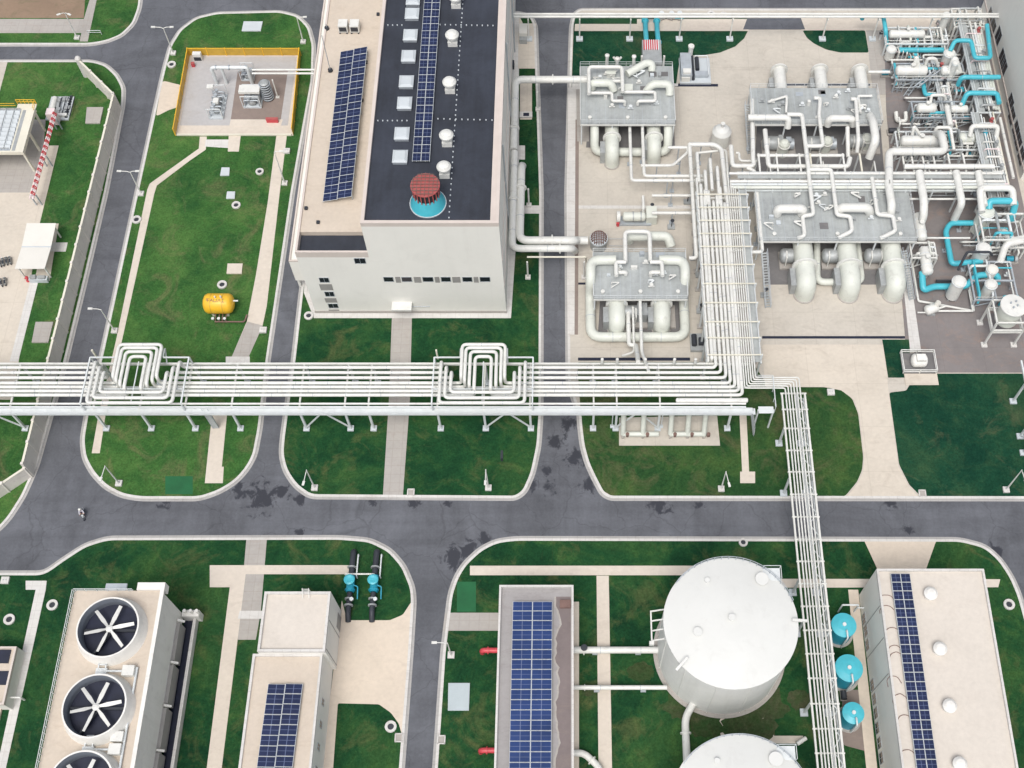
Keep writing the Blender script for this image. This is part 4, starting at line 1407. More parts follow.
for px in (602, 617, 645, 674, 695):
    x = at(px, 366, 7)[0]
    part('vent_stub', MB().tube([(x, yr - .2, 6.8), (x, yr - .2, 8.6)], .24, seg=10), 'white', rk)
y = at(569, 400, ZR)[1]
pipe('short thick white pipe in the south east corner of the main rack', [(at(677, 400, ZR)[0], y, ZR - .1), (at(747, 400, ZR)[0], y, ZR - .1)], .4, 'white', world=True, name='rack_pipe', dome=True)
# access stair at the east end of the rack
def stair(name, label, p0, p1, z0, z1, w=0.9, mat='zinc'):
    """straight open stair between two ground points"""
    a, b = Vector((*at(*p0, z0), z0)), Vector((*at(*p1, z1), z1))
    d = b - a
    n = max(6, int(d.z / .28))
    hz = Vector((d.x, d.y, 0)).normalized()
    sd = Vector((-hz.y, hz.x, 0)) * w / 2
    t = thing(name, label, 'stair', (a.x, a.y, z0))
    m = MB()
    for k in range(n):
        c = a + d * (k + .5) / n
        m.bar(c - sd, c + sd, .26, .05)
    part('tread', m, 'grate', t)
    for s in (-1, 1):
        part('stringer', MB().bar(a + sd * s * 1.05, b + sd * s * 1.05, .08, .22), mat, t)
        mm = MB().bar(a + sd * s * 1.05 + Vector((0, 0, 1)), b + sd * s * 1.05 + Vector((0, 0, 1)), .06)
        for k in range(4):
            c = a + d * k / 3 + sd * s * 1.05
            mm.bar(c, c + Vector((0, 0, 1)), .05)
        part('handrail', mm, mat, t)
    return t


stair('access_stair', 'open steel stair dropping south from the east end of the main pipe rack', (754, 433), (752, 414), 0.15, 6.4)
stair('access_stair', 'short open steel stair dropping from the main rack beside the garden path', (216, 428), (206, 412), 0.15, 6.2)

# north south rack
ns = thing('pipe_rack', 'wide north south pipe rack joining the main rack to the process plant', 'pipe rack', (*at(728, 290), 0))
for i, py in enumerate((198, 211, 224, 237, 250, 268, 287, 306, 325, 341, 358)):
    yb = at(728, py, 6.8)[1]
    xa, xb = at(702.5, 290, 6.8)[0], at(755, 290, 6.8)[0]
    part('cross_beam', MB().bar((xa, yb, 6.7), (xb, yb, 6.7), .24, .34), 'white', ns)
    part('upper_beam', MB().bar((xa, yb, 7.85), (xb, yb, 7.85), .2, .16), 'cream', ns)
    for x in (xa, xb):
        part('column', MB().bar((x, yb, .15), (x, yb, 7.9), .3), 'steel', ns)
        part('footing', MB().cbox((x, yb, .12), (.9, .9, .25)), 'greyc', ns)
ya, yb = at(728, 190, 6.9)[1], at(728, 362, 6.9)[1]
for px in (702.5, 755):
    x = at(px, 290, 6.8)[0]
    part('side_beam', MB().bar((x, ya, 6.4), (x, yb, 6.4), .22, .3), 'steel', ns)
x0 = at(746.5, 290, 7)[0]; x1 = at(754, 290, 7)[0]
part('walkway', MB().box(x0, yb, 6.9, x1, ya, 6.96), 'grate', ns)
m = MB()
for x in (x0, x1):
    for z in (7.45, 8.0): m.bar((x, yb, z), (x, ya, z), .05)
    k = yb
    while k < ya:
        m.bar((x, k, 6.96), (x, k, 8.0), .05); k += 2.0
part('handrail', m, 'steel', ns)
for i, (px, mt, rr) in enumerate(((703.8, 'white', .2), (707.5, 'white', .3), (711.3, 'white', .22))):
    x = at(px, 290, ZR)[0]
    pipe('white pipe along the west edge of the wide rack, %s' % ('outermost of three', 'thicker middle one of three', 'innermost of three')[i],
         [(x, at(px, 178 + 6 * i, ZR)[1], 3.0), (x, at(px, 178 + 6 * i, ZR)[1], ZR), (x, at(px, 361 - 3 * i, ZR)[1], ZR), (x, at(px, 361 - 3 * i, ZR)[1], 5.0)], rr, mt, world=True, name='rack_pipe')
# slim pipe bridge to the south-east with its thin pipes
SEx0, SEy0 = at(784, 392, ZR)
SEx1, _ = at(806.5, 409, 6.8)
sb = thing('pipe_bridge', 'slim pale pipe bridge with zigzag bracing running south past the white tanks', 'pipe bridge', (SEx0, SEy0, 0))
y = SEy0; yend = -95.0
part('side_beam', MB().bar((SEx0 - .25, SEy0, 6.6), (SEx0 - .25, yend, 6.6), .26, .4), 'white', sb)
part('side_beam', MB().bar((SEx1, SEy0, 6.6), (SEx1, yend, 6.6), .3, .4), 'white', sb)
part('lower_beam', MB().bar((SEx1, SEy0, 5.2), (SEx1, yend, 5.2), .2, .25), 'steel', sb)
part('inner_beam', MB().bar((SEx1 - 1.35, SEy0, 6.5), (SEx1 - 1.35, yend, 6.5), .16, .25), 'steel', sb)
k = 0
for py in (393, 409, 428, 450, 471.5, 494, 516.5, 539, 561, 606, 583.5, 630, 653.5, 678, 703.5, 728.5, 753, 778, 803):
    yy = at(800, py, 6.9)[1]
    part('cross_beam', MB().bar((SEx0 - .5, yy, 6.72), (SEx1 + .25, yy, 6.72), .2, .26), 'white', sb)
yy = SEy0
while yy > yend:
    part('zigzag_brace', MB().bar((SEx1 - 1.3, yy, 6.45), (SEx1 - .1, yy - 1.85, 6.45), .12).bar((SEx1 - .1, yy - 1.85, 6.45), (SEx1 - 1.3, yy - 3.7, 6.45), .12)
         .bar((SEx1, yy, 6.4), (SEx1, yy - 1.85, 5.2), .12).bar((SEx1, yy - 1.85, 5.2), (SEx1, yy - 3.7, 6.4), .12), 'steel', sb)
    yy -= 3.7
for py in (444, 500 - 6, 593, 634, 713, 790):
    yl = at(790, py, 0)[1]
    if -27.5 < yl < -20.5: continue
    for x in (SEx0 - .2, SEx1):
        part('column', MB().bar((x, yl, .3), (x, yl, 6.5), .3), 'steel', sb)
        part('footing', MB().cbox((x, yl, .1), (1.1, 1.1, .3)), 'slab', sb)
lbs = ['westernmost of six', 'second from the west of six', 'third from the west of six', 'third from the east of six', 'second from the east of six', 'easternmost of six']
for i in range(6):
    x = SEx0 + .25 + i * .47
    yt = at(770, 388 - 2.1 * i, ZR)[1]
    xn = at(743.8 + 2.3 * i, 375, ZR)[0]
    yn = at(745, 180 + 3 * i, ZR)[1]
    pipe('thin white pipe on the slim pipe bridge, %s' % lbs[i], [(xn, yn, ZR), (xn, yt, ZR), (x, yt, ZR), (x, yend, ZR)], .125, 'white', .4, world=True, name='bridge_pipe', group='thin pipes on the slim pipe bridge', seg=8)
y0, x0 = at(800, 376, 8)[1], at(765, 380, 8)[0]
t = thing('corner_platform', 'thin railed platform at the corner where the slim bridge leaves the main rack', 'platform', (x0, y0, 0))
m = MB()
xa, xb = at(758, 385, 7.8)[0], at(773, 385, 7.8)[0]; ya, yb = at(760, 378, 7.8)[1], at(760, 412, 6.8)[1]
for z in (8.2, 8.7):
    m.bar((xa, ya, z), (xb, ya, z), .07).bar((xb, ya, z), (xb, yb, z), .07)
for f in (0, .33, .66, 1): m.bar((xb, ya + (yb - ya) * f, 6.6), (xb, ya + (yb - ya) * f, 8.7), .07)
part('railing', m, 'steel', t)
part('deck', MB().box(xa, yb, 6.3, xb, yb + 1.2, 6.38), 'steel', t)
for x in (xa, xb): part('column', MB().bar((x, yb + .6, .13), (x, yb + .6, 6.3), .26), 'steel', t)

# risers from the pad south of the rack
for i, (pa, pb, g) in enumerate(((623, 658, [623, 643]), (670.5, 705, [670.5, 687.5, 704]))):
    y = at(660, 434, 1.0)[1]
    t = thing('riser_manifold', ('western', 'eastern')[i] + ' manifold of thick white riser pipes on the pale slab south of the main rack', 'pipe manifold', (at((pa + pb) / 2, 434)[0], y, .15))
    part('header', MB().tube([(at(pa, 434, 1)[0], y, 1.0), (at(pb, 434, 1)[0], y, 1.0)], .42, seg=14, dome=True), 'duct', t)
    for p in g:
        x = at(p, 434, 1)[0]
        part('riser', MB().tube([(x, y, 1.0), (x, y + 1.4, 4.0), (x, y + 1.6, 6.3)], .42, 1.0, 14), 'duct', t)
        part('valve', MB().tube([(x + .7, y - .2, .8), (x + .7, y - .2, 1.5)], .3), 'brown', t)
        part('stand', MB().cbox((x, y, .15), (.4, .9, .5)), 'greyc', t)
for px in (612, 661):
    x, y = at(px, 427)
    t = thing('slim_post', 'slim steel post beside the %s leg pair of the main rack risers' % ('western' if px == 612 else 'middle'), 'post', (x, y, .13))
    part('post', MB().tube([(x, y, .13), (x, y, 6.0)], .09, seg=8), 'steel', t)
    part('foot', MB().cbox((x, y, .12), (.6, .6, .2)), 'slab', t)


# ------------------------------------------------------------------ compressor blocks
def platform(label, fl, br, z, bays=3, colmat='steel', skip=()):
    """grated deck on columns: fl = front left, br = back right as seen at deck height"""
    x0, y0 = at(*fl, z); x1, y1 = at(*br, z)
    t = thing('service_platform', label, 'platform', ((x0 + x1) / 2, y0, .13))
    part('deck', MB().box(x0, y0, z - .12, x1, y1, z), 'grate', t)
    m = MB()
    m.bar((x0, y0, z - .3), (x1, y0, z - .3), .16, .34).bar((x0, y1, z - .3), (x1, y1, z - .3), .16, .34)
    m.bar((x0, y0, z - .3), (x0, y1, z - .3), .16, .34).bar((x1, y0, z - .3), (x1, y1, z - .3), .16, .34)
    part('edge_beam', m, 'white', t)
    for i in range(bays + 1):
        x = x0 + .2 + (x1 - x0 - .4) * i / bays
        for y in (y0 + .2, y1 - .2):
            part('column', MB().bar((x, y, .13), (x, y, z - .3), .26), colmat, t)
    m = MB()
    def run(a, b):
        L = math.hypot(b[0] - a[0], b[1] - a[1]); n = max(1, int(L / 1.6))
        for zz in (.55, 1.1): m.bar((a[0], a[1], z + zz), (b[0], b[1], z + zz), .055)
        for k in range(n + 1):
            x, y = a[0] + (b[0] - a[0]) * k / n, a[1] + (b[1] - a[1]) * k / n
            m.bar((x, y, z), (x, y, z + 1.1), .055)
    for s, a, b in (('s', (x0, y0), (x1, y0)), ('n', (x0, y1), (x1, y1)), ('w', (x0, y0), (x0, y1)), ('e', (x1, y0), (x1, y1))):
        if s not in skip: run(a, b)
    part('railing', m, 'steel', t)
    m = MB()
    for k in range(int((x1 - x0) / 1.7)):
        m.bar((x0 + 1.2 + 1.7 * k, y0 + .1, z + .004), (x0 + 1.2 + 1.7 * k, y1 - .1, z + .004), .05, .01)
    part('deck_joint', m, 'zinc', t)
    m = MB()
    for k in range(3):
        x = x0 + (x1 - x0) * (.1 + .4 * k)
        m.lathe((x, y0 + 1.3, z), [(.32, .05), (.36, .45), (.1, .5)], 12)
    part('floor_lamp', m, 'white', t)
    g = random.Random(int(x0 * 7 + y0))
    W, D = x1 - x0, y1 - y0
    for k in range(int(W * D / 9)):
        x, y = x0 + g.uniform(.08, .92) * W, y0 + g.uniform(.22, .95) * D
        c = g.random()
        if c < .35:
            part('deck_valve', MB().tube([(x - .5, y, z + .4), (x + .5, y, z + .4)], .16, seg=8).lathe((x, y, z + .4), [(.1, 0), (.1, .5), (.34, .5), (.34, .6)], 10), g.choice(('white', 'mach', 'steel')), t)
        elif c < .55:
            part('deck_box', MB().cbox((x, y, z + .003), (g.uniform(.4, 1.1), g.uniform(.4, .8), g.uniform(.3, 1.0))), g.choice(('white', 'mach', 'zinc', 'slab')), t)
        elif c < .8:
            l = g.uniform(1.2, 3.0)
            part('deck_pipe', MB().tube([(x, y, z), (x, y, z + .8), (x + g.choice((-1, 1)) * l * .6, y, z + .8), (x + g.choice((-1, 1)) * .2, y - l * .5, z + .8)], g.choice((.09, .13, .17)), .3, 8), g.choice(('white', 'white', 'steel')), t)
        else:
            part('deck_hatch', MB().cbox((x, y, z + .002), (g.uniform(.8, 1.6), g.uniform(.8, 1.4), .05)), g.choice(('mach', 'zinc', 'darkfloor')), t)
    return t, x0, y0, x1, y1


def duct(label, px, py_start, py_end, r, z, back=False, flange_py=None, saddle=True):
    """thick lagged suction pipe: comes out level from under the deck, then an elbow down to the floor"""
    x, ys = at(px, py_start, z)
    ye = at(px, py_end - 9 if not back else py_end, z)[1]
    m = MB()
    s = 1 if back else -1
    yc = ye - s * r
    m.tube([(x, ys, z), (x, yc, z), (x, yc, .3)], r, r * 1.6, 24)
    o = single('suction_duct', m, 'duct', label, 'duct')
    if flange_py:
        yfl = at(px, flange_py, z)[1]
        part('flange', MB().tube([(x, yfl - .15, z), (x, yfl + .15, z)], r * 1.32, seg=28), 'white', o)
    part('base_flange', MB().lathe((x, yc, .14), [(r * 1.12, 0), (r * 1.12, .15), (r * 1.0, .2)], 24), 'greyc', o)
    if saddle:
        part('saddle', MB().box(x - r - .9, yc + .1, .14, x - r * .6, yc + r * 2.2, z - r * .2), 'mach', o)
    return o


def machine(label, px, py, w, d, h, n=3, mat='mach', name='compressor'):
    """compressor set: bedplate, cylindrical body, motor and piping"""
    x, y = at(px, py)
    t = thing(name, label, 'machine', (x, y, .13))
    part('bedplate', MB().cbox((x, y, .13), (w, d, .45)), 'greyc', t)
    part('body', MB().tube([(x - w * .42, y, .6 + h * .4), (x - w * .02, y, .6 + h * .4)], h * .38, seg=18, dome=True), mat, t)
    part('motor', MB().tube([(x + w * .08, y, .6 + h * .33), (x + w * .42, y, .6 + h * .33)], h * .3, seg=16).cbox((x + w * .25, y, .6 + h * .55), (w * .15, d * .3, h * .2)), 'zinc', t)
    part('gearbox', MB().cbox((x + w * .02, y, .58), (w * .14, d * .55, h * .75)), mat, t)
    m = MB()
    for k in range(n):
        xx = x - w * .35 + k * w * .28
        m.tube([(xx, y - d * .35, .5), (xx, y - d * .35, h * .9), (xx, y, h * .9 + .3)], .14, .3, 8)
    part('pipework', m, 'white', t)
    return t


# block beside the north lawn
PF, a0, b0, a1, b1 = platform('grated platform over a compressor set between the north lawn and two thick ducts', (580.5, 124), (672, 66), 6.0)
duct('western of two thick ducts south of the northern small platform', 611.5, 116, 167, 1.28, 3.4, False, 138)
duct('eastern of two thick ducts south of the northern small platform', 653, 116, 164, 1.28, 3.4, False, 138)
machine('compressor set in shade under the northern small platform', 625, 118, 11, 4.5, 3.2)
pipe('thick white U pipe round the south side of the northern small platform', [(594.5, 118, 4.5), (594.5, 132, 4.5), (594.5, 152, 1.2), (667.5, 152, 1.2), (667.5, 132, 4.5), (667.5, 118, 4.5)], .8, 'duct', 1.6, seg=16)
pipe('big white pipe from northern small platform over the road to the tall hall', [(590, 79.5, 6.2), (515.5, 79.5, 6.2), (514.2, 150, 6.2), (511.5, 150, 6.2)], .68, 'white', 1.5, posts=False, seg=16, flange=((0, .5), (1, .7)))
pipe('square white pipe loop on the northern small platform', [(589, 94, 8.2), (589, 67, 8.2), (622, 67, 8.2), (622, 92, 8.2)], .36, 'white', .8)
pipe('white pipe arching low across the northern small platform, western elbow', [(592, 88, 6.3), (594, 83, 7.6), (611, 83, 7.6), (614, 91, 6.3)], .75, 'duct', 1.4, seg=14)
pipe('white pipe arching low across the northern small platform, eastern elbow', [(646, 92, 6.3), (652, 84, 7.6), (670, 84, 7.6), (671, 95, 6.0)], .75, 'duct', 1.4, seg=14)
pipe('slanting thick white pipe at the north edge of the northern small platform', [(627, 74, 7.0), (646, 63, 7.4), (652, 64, 7.2), (652, 71, 6.2)], .72, 'duct', 1.0, seg=14)
pipe('thin white pipe run with two bends on the northern small platform', [(589, 93, 7.4), (612, 93, 7.4), (614, 101, 7.4), (625, 101, 7.4), (625, 106, 6.3)], .3, 'white', .5)
pipe('thin white pipe run joining the eastern elbow of the northern small platform', [(624, 92, 7.4), (655, 92, 7.4), (653.5, 101, 7.4), (638, 101, 7.4), (637, 106, 6.3)], .3, 'white', .5)
pipe('white cross pipe between the square loop and a valve on the northern small platform', [(606, 81, 7.6), (622, 81, 7.6)], .3, 'white')
for i, (px, py, w, lb) in enumerate([(611, 74, 1.5, 'pale square hood on the northern small platform inside the square pipe loop'), (628, 90, 1.5, 'pale square hood at the centre of the northern small platform')]):
    x, y = at(px, py, 6.3)
    t = thing('equipment_hood', lb, 'hood', (x, y, 6.0))
    part('box', MB().cbox((x, y, 6.0), (w, w * .9, 1.0)), 'white', t)
    part('lid', MB().cbox((x, y, 7.003), (w * 1.15, w, .12)), 'duct', t)
for i, (px, py, h, lb) in enumerate([(606, 60, 8.0, 'white vertical vent pipe at the north west corner of the northern small platform'), (632, 61, 8.0, 'white vertical vent pipe midway on the north edge of the northern small platform'),
                                     (616, 60, 7.2, 'white forked relief valve outlet on the north edge of the northern small platform')]):
    x, y = at(px, py + 26, 0)
    t = thing('vent_pipe', lb, 'pipe', (x, y, .13), 'vents of the northern small platform')
    part('pipe', MB().tube([(x, y, .13), (x, y, h)], .3, seg=12), 'white', t)
    part('cap', MB().lathe((x, y, h), [(.42, 0), (.42, .3), (.02, .5)], 14), 'white', t)
    if i == 2:
        part('fork', MB().tube([(x, y, h - .6), (x - .7, y, h + .5)], .22).tube([(x, y, h - .6), (x + .7, y, h + .5)], .22), 'white', t)
# intake cooler with red grille
x, y = at(652, 62, 1)
t = thing('intake_filter', 'grey intake unit with red and white striped grille between turquoise pipes and platform', 'machine', (x, y, .13))
xx0, yy0 = at(643, 62, 3.4); xx1, yy1 = at(661, 39, 3.4)
part('housing', MB().box(xx0, yy0, .13, xx1, yy1, 3.2), 'mach', t)
m = MB()
for k in range(7): m.box(xx0 + .25 + k * .42, yy1 - 2.6, 3.204, xx0 + .48 + k * .42, yy1 - .2, 3.4)
part('grille_bar', m, 'red', t)
m = MB()
for k in range(7): m.box(xx0 + .49 + k * .42, yy1 - 2.7, 3.204, xx0 + .66 + k * .42, yy1 - .1, 3.36)
part('grille', m, 'steel', t)
for q_ in (xx0 - .3, xx1 + .3): part('side_post', MB().bar((q_, yy0, .13), (q_, yy0, 5.0), .35), 'white', t)
for px, lb in ((645, 'western of two turquoise water pipes entering the grey intake unit'), (656.5, 'eastern of two turquoise water pipes entering the grey intake unit')):
    pipe(lb, [(px, 17, .9), (px, 30, .9), (px, 40, 1.8), (px, 46, 1.8)], .5, 'teal', 1.0, seg=14, flange=((0, .3), (2, .4)), name='water_pipe')
x, y = at(650, 22)
t = thing('valve_gantry', 'small turquoise valve frame on the beige strip north of the intake unit', 'valve', (x, y, .13))
part('frame', MB().bar((x - 1.6, y, 2.0), (x + 1.6, y, 2.0), .2).bar((x - 1.6, y, .13), (x - 1.6, y, 2.0), .2).bar((x + 1.6, y, .13), (x + 1.6, y, 2.0), .2), 'teal', t)
part('valve_wheel', MB().lathe((x, y - .3, 2.1), [(.55, 0), (.55, .12), (.1, .3)], 14), 'mach', t)
for i, (px, lb) in enumerate(((661, 'grey valve set beside the turquoise valve frame'), (671, 'grey valve set at the centre of the north valve row'), (679, 'turquoise tipped valve set at the east end of the north valve row'))):
    x, y = at(px, 20)
    t = thing('valve_set', lb, 'valve', (x, y, .13), 'valves in the north valve row')
    part('body', MB().tube([(x - .8, y, .8), (x + .8, y, .8)], .38, seg=12), 'teal' if i == 2 else 'mach', t)
    part('bonnet', MB().tube([(x, y, .9), (x, y, 1.9)], .22, seg=10), 'mach', t)
    part('wheel', MB().lathe((x, y, 1.9), [(.5, 0), (.5, .1), (.1, .16)], 14), 'steel', t)
    part('base', MB().cbox((x, y, .13), (.5, .9, .45)), 'greyc', t)
# grey lubrication skid at lawn edge
x0, y0 = at(680, 85); x1, y1 = at(709, 60)
t = thing('equipment_skid', 'grey equipment skid with flat tanks on the dark grass near the curved lawn edge', 'machine', ((x0 + x1) / 2, y0, .13))
part('base', MB().box(x0, y0, .13, x1, y1, .6), 'slab', t)
part('panel', MB().box(x0 + .1, y0 + .4, .603, x0 + 2.2, y1 - .2, 2.2), 'zinc', t)
part('front_box', MB().box(x0 + .2, y0 + .2, .603, x0 + 1.8, y0 + .38, 1.8).cbox((x0 + 1.2, y0 + 1.2, 2.203), (1.5, 1.1, .5)), 'white', t)
part('cooler', MB().box(x0 + 2.8, y0 + 1.2, .603, x1 - .6, y0 + 2.4, 1.3), 'zinc', t)
part('motor', MB().tube([(x0 + 3.4, y0 + 2.8, 1.2), (x0 + 3.4, y1 - .6, 1.2)], .4).tube([(x0 + 2.5, y0 + .5, 1.0), (x0 + 2.5, y1, 1.0)], .3), 'dark', t)
part('pipe_rail', MB().tube([(x0 + 3, y1 - .4, .7), (x0 + 3, y1 - .4, 1.6), (x1 - .5, y1 - .4, 1.6), (x1 - .5, y0 + 1, 1.6)], .1), 'steel', t)
part('stack', MB().lathe((x0 + 2.2, y1 + .3, .13), [(.45, 0), (.45, 3.0), (.6, 3.0), (.6, 3.4)], 14), 'white', t)

# southern small block with the square pipe loop
PS = platform('grated platform inside the square thick pipe loop just north of the main rack', (593.5, 299), (685, 252), 5.2)
duct('western of two thick ducts inside the square pipe loop', 616.5, 292, 338, 1.42, 3.0, False, 304)
duct('eastern of two thick ducts inside the square pipe loop', 661, 292, 338, 1.42, 3.0, False, 304)
machine('compressor set in shade under the platform of the square pipe loop', 640, 318, 12, 4.5, 3.2)
pipe('thick white pipe forming a square loop round the southern small platform', [(616, 260, 6.1), (590.5, 260, 6.1), (590.5, 278, 6.1), (590.5, 296, 1.3), (590.5, 337, 1.3), (685.5, 337, 1.3), (685.5, 296, 1.3), (685.5, 278, 6.1), (685.5, 260, 6.1), (659, 260, 6.1)],
     .84, 'duct', 2.0, seg=18)
for i, px in enumerate((600, 637, 671)):
    x, y = at(px, 341)
    part('pipe_shoe', MB().cbox((x, y + .6, .14), (.5, .8, .5)), 'zinc', bpy.data.objects[[o.name for o in bpy.data.objects if o.get('label', '').startswith('thick white pipe forming')][0]])
pipe('square topped white pipe arch on the north side of the southern small platform', [(625.5, 262, 6.4), (625.5, 231.5, 6.9), (649.5, 231.5, 6.9), (649.5, 261, 6.4)], .38, 'white', .9)
pipe('white pipe with bends ending over the southern small platform, west side', [(626, 262, 6.9), (616, 264, 6.9), (616, 276, 6.9)], .36, 'white', .5)
pipe('white pipe with bends ending over the southern small platform, east side', [(650, 262, 6.9), (662, 264, 6.9), (662, 276, 6.9)], .36, 'white', .5)
pipe('short white elbow lying on the southern small platform, west side', [(617, 274, 5.6), (619, 272, 6.1), (626, 272, 6.1), (627, 276, 5.4)], .36, 'white', .5)
pipe('short white elbow lying on the southern small platform, east side', [(661, 274, 5.6), (659, 272, 6.1), (651, 272, 6.1), (650, 276, 5.4)], .36, 'white', .5)
pipe('thick lagged pipe arch behind the southern small platform', [(629, 241, 3.0), (632, 236, 4.4), (668, 236, 4.4), (671, 246, 3.2)], .85, 'duct', 1.6, seg=14)
pipe('narrow white pipe dropping south between the ducts to the main rack', [(640, 298, 4.5), (643.5, 352, 4.5), (649, 372, 7.9)], .28, 'white', .8)
pipe('wider white pipe dropping south between the ducts to the main rack', [(628, 310, 2.6), (631, 345, 2.6), (636, 345, 2.6), (636, 362, 6.6)], .38, 'white', .8)
pipe('white pipe between ducts, bent like a hook', [(633, 307, 3.2), (633, 352, 2.4), (622, 356, 2.4)], .2, 'white', .6)
x, y = at(631, 222)
t = thing('pump_set', 'white horizontal pump and motor set standing alone north of the square pipe loop', 'pump', (x, y, .13))
part('bedplate', MB().box(x - 2.2, y - 1.0, .13, x + 3.6, y + .9, .55), 'zinc', t)
part('motor', MB().tube([(x - 1.2, y, 1.6), (x + 2.2, y, 1.6)], .85, seg=20, dome=True), 'duct', t)
part('volute', MB().tube([(x - 2.6, y, 1.6), (x - 2.0, y, 1.6)], 1.0, seg=20), 'white', t)
for q_ in (.2, 1.6): part('band', MB().tube([(x + q_, y, 1.6), (x + q_ + .2, y, 1.6)], .95, seg=20), 'mach', t)
part('gearbox', MB().cbox((x + 3.6, y + .6, .13), (1.9, 2.6, 2.1)), 'duct', t)
part('drain', MB().tube([(x - 2.4, y - .9, .2), (x - 2.4, y - .9, 1.0)], .3), 'red', t)
part('outlet', MB().tube([(x + 2.1, y + .9, 1.2), (x + 2.1, y + .9, 3.0), (x + 2.1, y + 3.5, 3.0)], .26), 'white', t)
x, y = at(598.5, 247)
t = thing('silencer', 'round grey silencer with a brown mesh dome near the road crossing pipes', 'silencer', (x, y, .13))
part('drum', MB().lathe((x, y, .13), [(1.45, 0), (1.45, 2.2)], 28), 'mach', t)
part('rim', MB().lathe((x, y, 2.34), [(1.6, 0), (1.6, .35), (1.45, .36)], 28), 'slab', t)
m = MB()
for k in range(-3, 4):
    h = math.sqrt(1.45 ** 2 - (k * .4) ** 2)
    pts = [(x + k * .4, y - h * math.cos(a * math.pi / 6), 2.7 + 1.0 * math.sqrt(max(0, 1 - (k * .4 / 1.46) ** 2)) * math.sin(a * math.pi / 6)) for a in range(7)]
    m.tube(pts, .07, .05, 6)
    pts = [(x - h * math.cos(a * math.pi / 6), y + k * .4, 2.7 + 1.0 * math.sqrt(max(0, 1 - (k * .4 / 1.46) ** 2)) * math.sin(a * math.pi / 6)) for a in range(7)]
    m.tube(pts, .07, .05, 6)
part('mesh_dome', m, 'brown', t)
part('railing', MB().bar((x + 1.8, y - .6, 1.2), (x + 4.8, y - .6, 1.2), .07).bar((x + 4.8, y - .6, .13), (x + 4.8, y - .6, 1.2), .07).bar((x + 1.8, y + .9, 1.2), (x + 4.8, y + .9, 1.2), .07).bar((x + 4.8, y + .9, .13), (x + 4.8, y + .9, 1.2), .07), 'zinc', t)

# road crossing pipes
pipe('thick white pipe along the hall turning east over the road, northern of the crossing pair', [(522.5, 166, 1.2), (522.5, 166, 5.6), (521, 240.5, 5.6), (574, 240.5, 5.6), (577, 240.5, 3.5), (588, 242, 3.5)], .72, 'white', 1.6, posts=False, seg=16, flange=((1, .3), (2, .6)))
pipe('thick white pipe along the hall turning east over the road, southern of the crossing pair', [(514.5, 152, 6.2), (512.8, 248.5, 5.6), (572, 248.5, 5.6), (575, 251, 1.0)], .62, 'white', 1.5, posts=False, seg=16, flange=((1, .8), (0, .5)))
pipe('thin pale pipe crossing the road beside the thick crossing pair', [(527, 257, 5.0), (586, 257.5, 5.0), (586, 262, 2.0)], .16, 'cream')
for px, py, lb in ((528, 262, 'slim white post under the west end of the road crossing pipes'), (584, 262, 'slim white post under the east end of the road crossing pipes'), (529, 206, 'slim white post beside the thick pipe along the hall, midway'), (538, 110, 'slim white post by the kerb corner north east of the hall')):
    x, y = at(px, py + (16 if 'road' in lb else 0))
    t = thing('pipe_post', lb, 'post', (x, y, .13), 'slim posts by the hall pipes')
    part('post', MB().tube([(x, y, .13), (x, y, 5.0)], .16, seg=8), 'white', t)
    part('foot', MB().cbox((x, y, .12), (.9, .9, .3)), 'kerb', t)
x, y = at(523.5, 36)
t = thing('small_truck', 'small white and grey electrical cabinet on the paving east of the hall', 'cabinet', (x, y, .15))
t.name = 'electrical_cabinet'; ORG[t.name] = (x, y, .15)
part('cabinet', MB().cbox((x, y, .15), (1.6, 2.6, 1.9)), 'cover', t)
part('front_panel', MB().box(x - .75, y - 2.3, .15, x + .75, y - 1.303, 1.2), 'mach', t)
x, y = at(526, 116)
t = thing('drain_box', 'pale sunken drain box with a dark opening on the paving east of the hall', 'drain', (x, y, .15))
part('rim', MB().box(x - 1.2, y - .7, .15, x + 1.2, y + .7, .5), 'kerb', t)
part('opening', MB().box(x - .5, y - .45, .45, x + .6, y + .35, .51), 'black', t)

